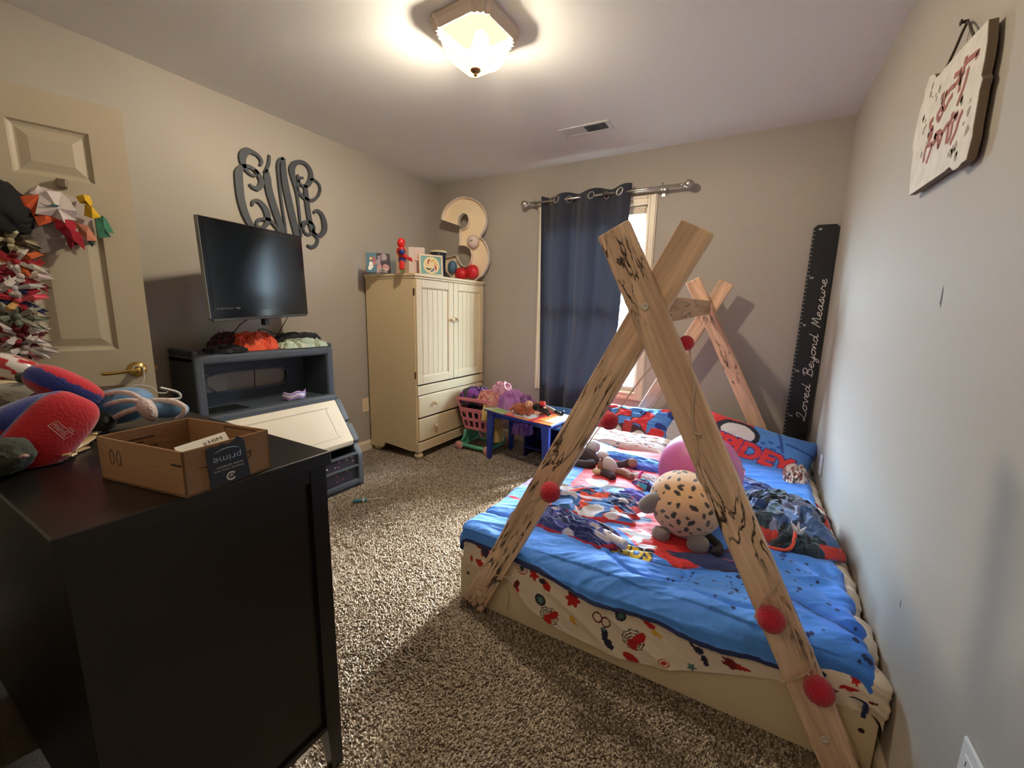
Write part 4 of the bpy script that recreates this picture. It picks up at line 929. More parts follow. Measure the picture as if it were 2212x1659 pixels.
box('rail', (X1-.045, Y0+.05, .822), (X1-.012, Y1-.05, H-.032), m_blk, dr); box('rail', (X1-.045, Y0+.05, .135), (X1-.014, Y1-.05, .15), m_blk, dr)
box('back_panel', (X0+.05, Y0+.022, .14), (X1-.05, Y0+.030, .85), m_blk, dr); box('bottom_panel', (X0+.05, Y0+.03, .14), (X1-.05, Y1-.02, .155), m_blk, dr)
for i in range(2):
    for k in range(4):
        xa = X0+.055+i*.558; za = .165+k*.172
        d_ = box('drawer', (xa, Y1-.022, za), (xa+.545, Y1-.002, za+.160), m_blk, dr, .003)
        for dx in (.14, .405): lathe('knob', [(.006, 0), (.006, .012), (.014, .018), (.014, .024), (.004, .028)], (xa+dx, Y1-.002, za+.08), (0, 1, 0), m_blk, d_, n=12)
# things under it
ub = thing('storage_box', 'tan box standing on the carpet under the black dresser', 'box', (-1.72, .30, 0))
box('body', (-1.83, .19, .002), (-1.59, .43, .12), M('tan_board', (138, 118, 92), rough=.9, bump=.1, bs=60), ub, .004); box('lid', (-1.84, .18, .10), (-1.58, .44, .125), M('tan_board', (138, 118, 92)), ub, .004)
us = thing('shelf_board', 'pale grey board lying on the carpet under the black dresser', 'board', (-1.05, .42, 0))
fbox('board', (-.965, .575, .004), (-.23, -.973, 0), (.973, -.23, 0), (0, 0, 1), (0, -.05, 0), (.34, .0, .03), M('pale_board', (198, 200, 206), rough=.4), us, .003)

# cardboard box
m_cb = M('cardboard', (136, 102, 70), rough=.9, bump=.12, bs=40, var=.06, vs=12, stretch=(1, 1, 4)); m_cbi = M('cardboard_inner', (128, 94, 62), rough=.9, bump=.12, bs=40)
cb = thing('cardboard_box', 'open brown cardboard box with dark tape on the near corner of the dresser', 'box', (-.95, .37, H))
O = np.array((-.826, .308, H+.001)); eu = np.array((-.018, .156, 0)); Lu = .160; eu = eu/np.linalg.norm(eu); ev = np.array((-.225, -.042, 0)); Lv = .238; ev = ev/np.linalg.norm(ev); Hc = .084; tk = .004
fbox('bottom', O, eu, ev, Z, (0, 0, 0), (Lu, Lv, tk), m_cbi, cb)
fbox('wall', O, eu, ev, Z, (0, 0, 0), (Lu, tk, Hc), m_cb, cb, .001); fbox('wall', O, eu, ev, Z, (0, Lv-tk, 0), (Lu, Lv, Hc), m_cb, cb, .001)
fbox('wall', O, eu, ev, Z, (0, 0, 0), (tk, Lv, Hc), m_cb, cb, .001); fbox('wall', O, eu, ev, Z, (Lu-tk, 0, 0), (Lu, Lv, Hc), m_cb, cb, .001)
nv_ = -ev; m_tp = M('box_tape', (30, 34, 44), rough=.35)
zz = lambda x: 0
# tape band down the right-hand side with a torn top
tp = [(.040, .001), (.115, .001), (.108, .074), (.103, .083), (.094, .088), (.090, .081), (.078, .076), (.066, .081), (.058, .077), (.046, .080), (.037, .076)]
pz = prism('tape', tp, O+nv_*.0004, eu, Z, nv_, .0009, m_tp, cb)
m_tw = M('tape_print', (150, 172, 190), rough=.5); m_tw2 = M('tape_print_white', (205, 196, 182), rough=.5)
text('printed_word', 'prime', O+eu*.099+Z*.061+nv_*.0015, -eu, -Z, .052, .016, m_tw, pz, n=nv_)
text('printed_word', 'www amazon', O+eu*.102+Z*.0385+nv_*.0015, -eu, -Z, .05, .0032, m_tw2, pz, n=nv_); text('printed_word', 'Shipping made easy', O+eu*.102+Z*.0325+nv_*.0015, -eu, -Z, .056, .0045, m_tw2, pz, n=nv_)
ribbon('printed_arc', [(.052, .066), (.066, .070), (.084, .070), (.098, .065)], [.0006, .0018, .0018, .0006], O+nv_*.0015, eu, Z, nv_, .0003, m_tw, pz)
ribbon('printed_arrow', [(.078+.008*math.cos(a), .014+.007*math.sin(a)) for a in np.linspace(.6, 5.6, 9)], .0034, O+nv_*.0015, eu, Z, nv_, .0003, m_tw2, pz, sm=3)
prism('printed_arrow_tip', [(.074, .012), (.082, .0145), (.078, .018)], O+nv_*.0015, eu, Z, nv_, .0003, m_tw2, pz)
m_ink = M('box_ink', (40, 28, 22), rough=.8)
fbox('ink_mark', O, eu, nv_, Z, (-.0006, -.030, .056), (-.0002, -.004, .060), m_ink, cb); prism('ink_arrow', [(.020, .048), (.040, .044), (.040, .046)], O+nv_*.0004, eu, Z, nv_, .0004, m_ink, cb)
prism('ink_bracket', [(.112, .050), (.120, .052), (.119, .040), (.113, .036), (.114, .039), (.117, .041), (.1175, .049), (.112, .047)], O+nv_*.0004, eu, Z, nv_, .0004, m_ink, cb)
nL = -eu
for k in range(2): ribbon('ink_hand_mark', [(.170+.02*k, .055), (.176+.02*k, .064), (.182+.02*k, .052), (.180+.02*k, .036), (.172+.02*k, .038), (.170+.02*k, .055)], .0016, O+nL*.0004, ev, Z, nL, .0003, M('ink_faint', (78, 58, 44), rough=.8), cb, sm=4)
for k, (a_, b_, zt_) in enumerate(((.02, .09, .06), (.02, .07, .052))): fbox('inner_print_line', O+ev*(Lv-tk), eu, -ev, Z, (a_, .0002, zt_), (b_, .0006, zt_+.003), m_ink, cb)
text('inner_print', 'CESS MMA', O+ev*(Lv-tk-.0004)+eu*.025+Z*.036, eu, Z, .07, .010, m_ink, cb, n=-ev)
ribbon('inner_print_frame', [(.03, .045), (.03, .078), (.12, .078), (.12, .045), (.03, .045)], .0016, O+eu*(Lu-tk-.0005), ev, Z, -eu, .0004, m_ink, cb, sm=0 if False else 1)
lb = thing('shipping_label', 'white paper slip with printed codes inside the cardboard box', 'paper', tuple(O+eu*.07+ev*.02))
m_pap = M('paper_white', (214, 206, 190), rough=.8); Ol = O+eu*.020+ev*.016+Z*.03; ul = (eu*.98+ev*.2); ul /= np.linalg.norm(ul); vl = Z*.8+ev*.6; vl /= np.linalg.norm(vl); nl = np.cross(ul, vl); nl = nl if nl @ nv_ > 0 else -nl
fbox('paper', Ol, ul, vl, nl, (0, -.01, 0), (.105, .062, .0006), m_pap, lb)
for a_, w__, zt_ in ((.008, .010, .040), (.024, .012, .036), (.022, .016, .028), (.052, .005, .046), (.062, .03, .048)): text('printed_text', 'HIM' if w__ > .011 else 'II', Ol+ul*a_+vl*zt_+nl*.0007, ul, vl, w__, .007, m_ink, lb, lift=.0003, n=nl)

# wooden pieces strewn beside the box
wp = thing('wooden_pieces', 'strand of small pale wooden tags lying beside the cardboard box', 'craft sticks', (-1.16, .30, H))
rs = np.random.RandomState(2); m_ws = [M('pale_wood_a', (206, 180, 138), rough=.6), M('pale_wood_b', (178, 146, 104), rough=.6), M('pale_wood_c', (226, 204, 166), rough=.6)]
for k in range(30):
    t_ = k/29; c_ = W(128+t_*112, 992-t_*78, 'z', H+.008)+rs.normal(0, 1, 3)*(.009, .010, 0); 
    if c_[1] < Y0+.02: c_[1] = Y0+.02
    a_ = rs.uniform(-.9, .5)+2.9; ex = np.array((math.cos(a_), math.sin(a_), rs.uniform(-.12, .22))); ex /= np.linalg.norm(ex); ey = np.cross(Z, ex); ey /= np.linalg.norm(ey); ez = np.cross(ex, ey)
    l_, w__ = rs.uniform(.012, .026), rs.uniform(.005, .008); fbox('wooden_piece', (c_[0], c_[1], H+.004+.018*rs.rand()), ex, ey, ez, (-l_, -w__, -.002), (l_, w__, .002), m_ws[k % 3], wp, .0008)
# slippers
m_fl = M('plush_twotone', rough=.95, attr=True, bump=.3, bs=200, sheen=.4)
SR = np.array(s2l((190, 26, 40))); SB = np.array(s2l((40, 52, 128)))
s1 = thing('plush_slipper', 'big red and blue plush slipper with a small white boxed word on its side', 'slipper', (-1.20, .26, H), 'red and blue plush slippers on the dresser')
c1 = W(95, 942, 'x', -1.30)
def col_s1(U, P): c = np.ones(U.shape)*SR; c[(U[..., 2] > .52)] = SB; c[(U[..., 0] > .62) & (U[..., 2] > .2)] = SR; return c
fwd = np.array((-_f[0], -_f[1], 0)); ang = math.degrees(math.atan2(_r[1], _r[0]))
def vb(name, px, py, dep, rpx, rpy, rd, mat, parent, roll=0, **k):
    """ellipsoid at a pixel of the photo at forward distance dep; half sizes in photo pixels, rd depth in metres"""
    d = _f+_r*(px-CX)/FPX-_u*(py-CY)/FPX; c = _C+d*dep; s_ = dep/FPX
    vd = d/np.linalg.norm(d); ex = np.cross(vd, Z); ex /= np.linalg.norm(ex); ey = np.cross(ex, vd)
    cr_, sr_ = math.cos(math.radians(roll)), math.sin(math.radians(roll)); e1 = ex*cr_+ey*sr_; e2 = -ex*sr_+ey*cr_
    Rm = np.stack([e1, e2, -vd], 1); o = k.pop('pose', None)
    u_ = np.linspace(0, 2*np.pi, k.get('nu', 44), endpoint=False)[:, None]; v_ = np.linspace(-np.pi/2, np.pi/2, k.get('nv', 28))[None, :]; e_ = k.get('e', 1.0)
    sp = lambda a, p: np.sign(a)*np.abs(a)**p
    U = np.stack([sp(np.cos(v_), e_)*sp(np.cos(u_), e_), sp(np.cos(v_), e_)*sp(np.sin(u_), e_), sp(np.sin(v_), e_)+0*u_], -1)
    if k.get('noise'): U = U*(1+k['noise']*fbm(U[..., 0]*k.get('ns', 2), U[..., 1]*k.get('ns', 2), U[..., 2]*k.get('ns', 2), 3, k.get('seed', 1)))[..., None]
    if k.get('fn'): U = k['fn'](U)
    P = (U*np.array((rpx*s_, rpy*s_, rd))) @ Rm.T+c; col = k['colf'](U, P) if k.get('colf') else None
    P[..., 2] = np.maximum(P[..., 2], k.get('zmin', -9))
    return grid(name, P, mat, parent, col=col, closed_u=True), c, Rm, s_
def cs1(U, P): c = np.ones(U.shape)*SR; c[(U[..., 1] > .45+.35*U[..., 2]) & (U[..., 2] < .62)] = SB; return c
o, c_, Rm, s_ = vb('sole', 108, 932, .88, 88, 56, .045, m_fl, s1, roll=51, e=.62, colf=cs1, zmin=H+.002)
vb('upper', 58, 905, .95, 80, 42, .055, m_fl, s1, roll=22, e=.8, colf=lambda U, P: np.where((U[..., 1:2] > -.1), SB, SR*.8), zmin=H+.01)
e1, e2, e3 = Rm[:, 0], Rm[:, 1], Rm[:, 2]; m_wp = M('white_print', (226, 206, 206), rough=.7)
q = math.radians(-100); a1 = e1*math.cos(q)+e2*math.sin(q); a2 = -e1*math.sin(q)+e2*math.cos(q)
vd_ = W(131, 929, 'x', -1.3)-_C; vd_ /= np.linalg.norm(vd_)
Pm = _C+vd_*((c_-_C) @ vd_)-vd_*.049
ex_ = np.cross(vd_, Z); ex_ /= np.linalg.norm(ex_); ey_ = np.cross(ex_, vd_); q = math.radians(-59); a1 = ex_*math.cos(q)+ey_*math.sin(q); a2 = -ex_*math.sin(q)+ey_*math.cos(q)
logo = text('printed_logo', 'MARVEL', Pm-a1*.0155-a2*.0050, a1, a2, .031, .0100, m_wp, s1, lift=.001, n=-vd_)
ribbon('logo_box', [(-.019, -.0078), (.019, -.0078), (.019, .0078), (-.019, .0078), (-.019, -.0078)], .0014, Pm, a1, a2, -vd_, .0012, m_wp, s1, sm=1)
text('printed_logo', 'DISNEY', Pm+a1*.003+a2*.0105, a1, a2, .014, .0035, m_wp, s1, lift=.001, n=-vd_)
s2 = thing('plush_slipper', 'blue slipper with red rim standing behind the big red slipper', 'slipper', (-1.45, .36, H), 'red and blue plush slippers on the dresser')
def cs2(U, P): c = np.ones(U.shape)*SB; c[U[..., 1] > .42] = SR; c[(U[..., 1] < -.45) & (U[..., 0] < .35)] = SR*.7; return c
vb('sole', 142, 838, 1.04, 68, 34, .05, m_fl, s2, roll=-40, e=.8, colf=cs2); vb('upper', 126, 872, 1.06, 46, 24, .06, M('slipper_red_dark', (120, 16, 28), rough=.95), s2, roll=-18, e=.8)
vb('heel', 178, 892, 1.04, 24, 22, .045, m_fl, s2, roll=-50, e=.8, colf=lambda U, P: np.ones(U.shape)*SB, zmin=H+.002)
# blue white slippers
b1_ = thing('plush_slipper', 'puffy blue slipper with white fleece stripes and a knot behind the cardboard box', 'slipper', (-1.66, .47, H))
m_sb = M('shiny_blue_plush', (78, 122, 160), rough=.55, bump=.15, bs=120, sheen=.4); m_fw = M('white_fleece', (224, 204, 200), rough=.98, bump=.7, bs=160, sheen=.6)
o, c_, Rm, s_ = vb('upper', 262, 876, 1.13, 56, 38, .055, m_sb, b1_, roll=6, e=.85, zmin=H+.002)
def arc(pts, dep, r_): tube('fleece_trim', [_C+(_f+_r*(x-CX)/FPX-_u*(y-CY)/FPX)*dd for x, y, dd in [(a, b, dep+c) for a, b, c in pts]], r_, m_fw, b1_, n=10, sm=6)
arc([(204, 884, .0), (214, 862, -.03), (240, 850, -.045), (272, 848, -.050), (298, 858, -.045), (310, 874, -.05)], 1.13, .0062)
arc([(206, 898, .0), (222, 880, -.045), (250, 869, -.075), (282, 865, -.08), (308, 870, -.06)], 1.13, .0062)
arc([(240, 908, -.05), (262, 895, -.075), (288, 885, -.08), (312, 880, -.06)], 1.13, .0070)
vb('fleece_knot', 318, 884, 1.07, 16, 27, .025, m_fw, b1_, roll=22, noise=.15)
b2_ = thing('plush_slipper', 'flat blue slipper sole edged with white fleece beside the fleece knot', 'slipper', (-1.50, .53, H))
vb('sole', 358, 885, 1.13, 40, 18, .035, m_sb, b2_, roll=-6, e=.85, zmin=H+.002)
q_ = [(310, 870), (335, 866), (362, 866), (386, 872), (398, 882), (394, 896), (380, 905)]
tube('fleece_trim', [_C+(_f+_r*(x-CX)/FPX-_u*(y-CY)/FPX)*1.115 for x, y in q_], [.007, .0078, .0078, .0078, .007, .006, .0045], m_fw, b2_, n=10, sm=5)
# grey spotted plush, heart bow, beige lid
gs = thing('plush_toy', 'grey plush toy with dark spots behind the red slipper on the dresser', 'plush toy', (-1.42, .28, H))
def cg(U, P): n_ = vn(P[..., 0]*45, P[..., 1]*45, P[..., 2]*45, 5); c = np.ones(U.shape)*np.array(s2l((120, 116, 100))); c[n_ > .42] = np.array(s2l((34, 34, 32))); return c
vb('body', 45, 868, 1.08, 66, 42, .06, m_fl, gs, roll=-14, noise=.12, colf=cg, nu=90, nv=60, zmin=H+.002); vb('ear', 82, 806+12, 1.10, 34, 16, .03, M('grey_fur', (74, 74, 64), rough=.98, bump=.5, bs=120), gs, roll=-12, noise=.2)
hb = thing('heart_print_mug', 'white glossy cup printed with red hearts at the left edge', 'cup', (-1.55, .30, H+.06))
def chp(U, P): n_ = vn(U[..., 0]*4+2, U[..., 1]*4, U[..., 2]*3, 8); c = np.ones(U.shape)*np.array(s2l((210, 202, 196))); c[n_ > .30] = np.array(s2l((170, 24, 36))); return c
vb('cup_body', 28, 796, 1.16, 50, 29, .055, M('glossy_print', rough=.12, attr=True, coat=.6), hb, roll=-28, e=.85, colf=chp, nu=90, nv=50); vb('cup_rim', 8, 842, 1.13, 40, 22, .05, M('beige_gloss', (196, 176, 150), rough=.2), hb, roll=-10, e=.9)
vb('cup_foot', 80, 808, 1.15, 8, 10, .02, M('cup_white', (196, 194, 190), rough=.15), hb)
dk = thing('dark_cloth', 'dark grey cloth hanging over the near left corner of the dresser', 'cloth', (-1.2, .2, H))
vb('cloth', 12, 985, .80, 44, 42, .05, M('olive_grey_cloth', (62, 62, 52), rough=.98, bump=.3, bs=120), dk, roll=-30, noise=.18, nu=60, nv=40); vb('cloth_corner', 52, 986, .78, 8, 6, .02, M('pinkish_cloth', (150, 120, 110), rough=.95), dk)
fd = thing('plush_toy', 'dark furry toy lying between the red slipper and the blue slipper', 'plush toy', (-1.45, .40, H))
vb('body', 200, 915, 1.06, 40, 26, .06, M('dark_fur', (42, 40, 38), rough=.98, bump=.8, bs=90), fd, noise=.15, zmin=H+.002)
# hangers
hg = thing('clothes_hanger', 'white plastic hanger hooked on the brass door handle', 'hanger', tuple(hp))
m_hg = M('hanger_white', (200, 198, 192), rough=.35)
pd = lambda x, y, off=.06: WP(x, y, (.954, -.30, 0), D0+Dn*off)
tube('hook', [pd(284, 806), pd(288, 794), pd(298, 790), pd(309, 795), pd(311, 812), pd(309, 826), pd(300, 833)], .0026, m_hg, hg, n=7, sm=4)
tube('shoulder', [pd(284, 834), pd(300, 832), pd(326, 836), pd(334, 842), pd(340, 848), pd(356, 849, .03), pd(362, 846, .03)], .003, m_hg, hg, n=7, sm=4)
hg2 = thing('clothes_hanger', 'white hanger end poking out above the blue slipper', 'hanger', (-1.64, .55, H))
px_ = lambda x, y: W(x, y, 'x', -1.64)
tube('frame', [px_(346, 838), px_(356, 840), px_(380, 846), px_(389, 852), px_(389, 859), px_(380, 862), px_(344, 863), px_(330, 866), np.array((-1.66, .50, H+.005))], .0042, m_hg, hg2, n=8, sm=4)

# ================================================================ things on the door
def pdoor(x, y, off): return WP(x, y, (.954, -.30, 0), D0+Dn*off)
def flap(name, pts, off, mat, parent, bend=.012, th=.0012):
    """small cloth flap: polygon in photo pixels on the door plane, fanned from its middle and lifted"""
    P = [pdoor(x, y, off+bend*math.sin(i*2.1)) for i, (x, y) in enumerate(pts)]; c = np.mean(P, 0)+Dn*bend
    V = [c]+P; n = len(P); F = [(0, i+1, (i+1) % n+1) for i in range(n)]
    o = mesh(name, V, F, mat, parent); s = o.modifiers.new('s', 'SOLIDIFY'); s.thickness = th; return o
wr_ = thing('fabric_wreath', 'wreath of cut fabric pieces in orange red yellow and green on the door', 'wreath', tuple(pdoor(135, 470, .02)))
mf = lambda n, c: M(n, c, rough=.9, bump=.15, bs=150)
th_ = [(60+32, 408+0), (54, 452)]
flap('backing', [(62, 418), (84, 402), (130, 412), (170, 432), (198, 470), (208, 520), (150, 530), (100, 520), (55, 500), (50, 450)], .012, mf('felt_white', (196, 184, 176)), wr_, .004)
flap('grey_layer', [(54, 470), (120, 470), (148, 512), (130, 540), (78, 550), (55, 522)], .020, mf('felt_grey', (128, 116, 112)), wr_, .005)
flap('orange_flap', [(44, 424), (84, 420), (76, 466), (28, 464)], .045, mf('felt_orange', (196, 84, 44)), wr_, .010)
flap('white_flap', [(86, 420), (100, 412), (132, 416), (150, 432), (166, 456), (165, 476), (146, 474), (140, 482), (120, 468), (98, 464), (76, 462)], .050, mf('felt_ivory', (206, 194, 192)), wr_, .012)
flap('white_puff', [(66, 408), (82, 400), (92, 412), (78, 420), (64, 418)], .040, mf('felt_ivory', (206, 194, 192)), wr_, .012)
flap('orange_flap', [(73, 468), (98, 462), (128, 474), (110, 480), (84, 488)], .040, mf('felt_orange', (196, 84, 44)), wr_, .008)
flap('red_flower', [(118, 476), (142, 474), (160, 478), (166, 492), (158, 505), (136, 502), (120, 494)], .046, mf('felt_crimson', (156, 22, 44)), wr_, .014)
flap('red_flower', [(130, 500), (150, 494), (172, 502), (180, 516), (184, 540), (172, 528), (160, 530), (155, 540), (146, 528), (144, 514)], .052, mf('felt_crimson2', (136, 14, 36)), wr_, .016)
flap('peach_flap', [(164, 480), (190, 488), (206, 512), (208, 520), (188, 520), (172, 506)], .036, mf('felt_peach', (190, 122, 96)), wr_, .008)
flap('yellow_bow', [(164, 424), (180, 420), (194, 424), (200, 440), (196, 446), (184, 440), (172, 438)], .056, mf('felt_yellow', (206, 164, 40)), wr_, .016)
flap('yellow_bow', [(184, 442), (198, 444), (212, 462), (218, 470), (200, 472), (182, 466)], .056, mf('felt_yellow', (206, 164, 40)), wr_, .012)
flap('green_flap', [(208, 470), (222, 466), (230, 474), (246, 504), (232, 502), (240, 512), (214, 514), (208, 492)], .030, mf('felt_green', (62, 118, 92)), wr_, .008)
flap('green_flap', [(188, 520), (204, 522), (200, 534)], .034, mf('felt_darkgreen', (40, 62, 52)), wr_, .004)
e_ = [pdoor(86, 438, .066), pdoor(98, 444, .068), pdoor(112, 444, .068), pdoor(132, 444, .066)]
tube('stitched_line', e_, [.0006, .0014, .0016, .0006], M('ink_dark_teal', (46, 60, 66), rough=.8), wr_, n=5, sm=4); blob('painted_oval', pdoor(118, 444, .066), (.004, .012, .005), M('teal_paint', (40, 92, 100), rough=.7), wr_, rot=(0, 0, 17), nu=16, nv=10)
fbox('metal_hook', pdoor(132, 398, .0), De, Dn, Z, (-.018, 0, -.016), (.012, .034, .016), M('hook_metal', (120, 106, 92), rough=.4, metal=.6), wr_, .004)
# hanging strip of bows
hs = thing('bow_holder', 'dark ribbon strip hanging at the left edge of the door that holds fabric bows', 'ribbon strip', tuple(pdoor(30, 620, .02)))
fbox('strip', pdoor(24, 630, .006), De, Dn, Z, (-.022, 0, -.30), (.022, .003, .26), mf('strip_ribbon', (70, 60, 48)), hs)
bk_ = thing('black_bow', 'large black fabric bow at the top of the hanging bow strip', 'bow', tuple(pdoor(16, 460, .03)))
P_ = blob('loop', pdoor(14, 452, .05), (.035, .075, .085), mf('black_cloth', (9, 9, 9)), bk_, rot=(0, 0, 17), noise=.35, ns=2.2, seed=4, nu=44, nv=30); blob('loop', pdoor(36, 485, .04), (.025, .045, .035), mf('black_cloth', (9, 9, 9)), bk_, rot=(0, 0, 17), noise=.35, seed=9, nu=36, nv=24)
def bow(px, py, w, h, colors, label, seed):
    rs_ = np.random.RandomState(seed); t = thing('fabric_bow', label, 'bow', tuple(pdoor(px, py, .03)), 'fabric bows hanging on the door strip')
    for k in range(11):
        a_ = 2*math.pi*k/11+rs_.uniform(-.25, .25); L_ = w*(.75+.35*rs_.rand())*abs(math.cos(a_))+h*abs(math.sin(a_)); wd_ = w*.22
        d_ = De*-math.cos(a_)+Z*math.sin(a_); s_ = De*math.sin(a_)+Z*math.cos(a_); c0 = pdoor(px, py, .030+.02*rs_.rand()); lf_ = rs_.uniform(.006, .028)
        V = [c0-s_*wd_*.3, c0+s_*wd_*.3, c0+d_*L_*.5+s_*wd_*.6+Dn*lf_, c0+d_*L_*.55-Dn*.002+Dn*lf_*1.4, c0+d_*L_*.5-s_*wd_*.6+Dn*lf_, c0+d_*L_+s_*wd_*.5, c0+d_*L_*.86, c0+d_*L_-s_*wd_*.5]
        o = mesh('bow_loop', V, [(0, 1, 2, 3), (0, 3, 4), (2, 5, 6, 3), (3, 6, 7, 4)], mf('bow_'+'_'.join(map(str, colors[k % len(colors)])), colors[k % len(colors)]), t); s = o.modifiers.new('s', 'SOLIDIFY'); s.thickness = .0012
    blob('bow_knot', pdoor(px, py, .05), (.012, .012, .012), mf('bow_'+'_'.join(map(str, colors[0])), colors[0]), t, nu=14, nv=8, noise=.2)
bow(22, 520, .075, .035, [(150,140,110), (60,50,36), (176,168,140)], 'olive and cream fabric bow just under the black bow', 1)
bow(34, 566, .085, .045, [(150,30,40), (196,96,50), (190,180,170), (120,24,36)], 'red orange and cream fabric bow, second below the black bow', 2)
bow(44, 596, .090, .040, [(196,180,176), (150,36,48), (120,24,36), (200,190,186)], 'white and dark red ruffled fabric bow in the middle of the strip', 3)
bow(30, 622, .075, .030, [(180,176,176), (110,30,44), (170,166,164)], 'pale grey bow with dark red bits under the ruffled white bow', 8)
bow(40, 648, .085, .035, [(206,84,96), (150,26,44), (36,44,84), (190,150,90)], 'bright pink and navy fabric bow on the strip', 4)
bow(38, 684, .080, .045, [(110,116,104), (150,150,136), (84,88,76)], 'sage grey fabric bow above the maroon bow', 5)
bow(44, 724, .085, .035, [(96,16,30), (196,188,186), (120,20,36)], 'maroon and white fabric bow near the bottom of the strip', 6)
bow(56, 750, .085, .030, [(176,164,160), (166,110,116), (190,184,182), (110,90,96)], 'pink and grey print fabric bow at the very bottom of the strip', 7)
# ================================================================ left wall: monogram, television, toy storage
mo = thing('wall_monogram', 'dark grey cut-out script letters mounted on the wall above the television', 'wall decor', (LX, 1.8, 1.9))
m_mo = M('charcoal_paint', (62, 66, 72), rough=.55)
def K(x, y): p = W(420+x*.25316, 300+y*.25316, 'x', LX+.016); return (p[1], p[2])
def stroke(pts, wd): return ribbon('letter_stroke', [K(*p) for p in pts], wd, (LX+.004, 0, 0), (0, 1, 0), (0, 0, 1), (1, 0, 0), .016, m_mo, mo, sm=7)
st_ = [([(562,228),(573,190),(545,145),(495,112),(445,104),(414,140),(414,200),(440,262),(488,306),(528,314)], [.013,.018,.02,.024,.040,.044,.034,.018,.014,.012]),
 ([(545,300),(520,268),(470,238),(425,232),(390,255),(378,300),(384,400),(398,510),(428,620),(468,710),(505,770)], [.020,.020,.020,.022,.034,.046,.046,.044,.042,.038,.030]),
 ([(515,262),(555,318),(574,375),(545,420),(500,412),(472,385)], [.020,.028,.034,.028,.018,.012]),
 ([(495,568),(502,535),(540,527),(585,565),(618,625),(626,690),(605,742),(565,758),(530,735),(548,692),(600,682),(645,695),(690,740),(725,800)], [.013,.016,.022,.032,.040,.036,.024,.018,.016,.016,.020,.022,.020,.014]),
 ([(640,138),(634,215),(600,288)], [.012,.018,.014]), ([(618,260),(622,330),(636,430),(664,530),(700,640),(735,740),(765,830)], [.016,.044,.046,.046,.046,.044,.036]),
 ([(785,830),(772,720),(750,580),(730,430),(716,300),(712,225),(730,175),(762,165)], [.013,.014,.014,.015,.015,.016,.016,.020]),
 ([(755,165),(762,290),(780,410),(808,540),(838,670),(862,770),(880,850)], [.030,.040,.046,.048,.048,.044,.036]),
 ([(912,840),(905,720),(892,590),(872,450),(846,340),(832,265),(852,215),(900,196),(950,215),(988,268),(996,330),(972,388),(932,402),(900,378),(880,340),(886,308)], [.013,.014,.015,.020,.034,.040,.034,.024,.024,.028,.034,.030,.020,.014,.013,.012]),
 ([(948,395),(955,490),(968,590),(984,690),(1002,770),(1032,822)], [.026,.034,.034,.034,.034,.022]),
 ([(930,334),(905,332),(888,370),(884,430),(912,480),(960,515),(1010,522),(1052,492),(1074,435),(1060,382),(1015,346),(985,350)], [.012,.014,.016,.020,.022,.020,.018,.016,.015,.015,.015,.013]),
 ([(890,770),(915,728),(955,708),(1000,720),(1022,758),(1005,800),(968,815),(938,790),(930,755),(945,730)], [.016,.020,.022,.020,.018,.018,.016,.014,.014,.014]),
 ([(1018,632),(1046,610),(1086,645),(1110,715),(1110,780),(1078,822),(1032,812),(1002,775)], [.013,.018,.030,.040,.036,.026,.018,.014]),
 ([(1030,820),(1052,858),(1040,902),(1002,922),(964,908)], [.014,.018,.022,.020,.014])]
for a, b in st_: stroke(a, b)
# television on its wall bracket, swung to face the room
tv = thing('television', 'flat black television swung out from the left wall on a bracket', 'television', (-2.40, 1.37, 1.41))
TL_, TR_, BL_, BR_ = np.array((-2.28, 1.035, 1.638)), np.array((-2.515, 1.71, 1.663)), np.array((-2.28, 1.035, 1.155)), np.array((-2.515, 1.71, 1.182))
ex = BR_-BL_; TW = np.linalg.norm(ex); ex /= TW; nz = np.cross(ex, Z); nz = nz if nz[0] > 0 else -nz; nz /= np.linalg.norm(nz); ey = np.cross(nz, ex); TH = .483
m_tv = M('tv_gloss_black', lin=(.006, .006, .007), rough=.12, coat=.5); m_tvm = M('tv_matte_black', (22, 22, 24), rough=.5)
fbox('bezel', BL_, ex, nz, ey, (0, -.022, 0), (TW, 0, TH), m_tv, tv, .004)
fbox('screen', BL_, ex, nz, ey, (.022, -.001, .040), (TW-.022, .0012, TH-.028), M('tv_screen', lin=(.004, .0055, .007), rough=.16, spec=.6, bump=.01, bs=3), tv)
fbox('rear_housing', BL_, ex, nz, ey, (.03, -.055, .03), (TW-.03, -.022, TH-.05), m_tvm, tv, .012); fbox('lower_trim', BL_, ex, nz, ey, (.01, -.012, -.012), (TW-.01, .001, .003), M('tv_grey_trim', (58, 56, 58), rough=.35), tv, .003)
fbox('side_trim', BL_, ex, nz, ey, (-.0035, -.018, .004), (.0005, .001, TH-.004), M('tv_silver_edge', (150, 156, 160), rough=.25, metal=.8), tv, .001)
text('brand_mark', 'vizio', BL_+ex*(TW/2-.016)+ey*.014+nz*.0012, ex, ey, .032, .008, M('tv_logo_grey', (110, 110, 112), rough=.4), tv, lift=.0005, n=nz)
text('screen_sticker', 'Full HD television   720p', BL_+ex*.03+ey*.046+nz*.0016, ex, ey, .15, .010, M('tv_sticker', (120, 124, 124), rough=.5), tv, lift=.0004, n=nz)
cm = BL_+ex*TW*.5+ey*TH*.5
br = fbox('bracket_plate', cm, ex, nz, ey, (-.1, -.070, -.1), (.1, -.055, .1), m_tvm, tv); tube('bracket_arm', [cm-nz*.065, (LX+.16, 1.62, 1.40), (LX+.012, 1.56, 1.40)], .016, m_tvm, tv, n=8)
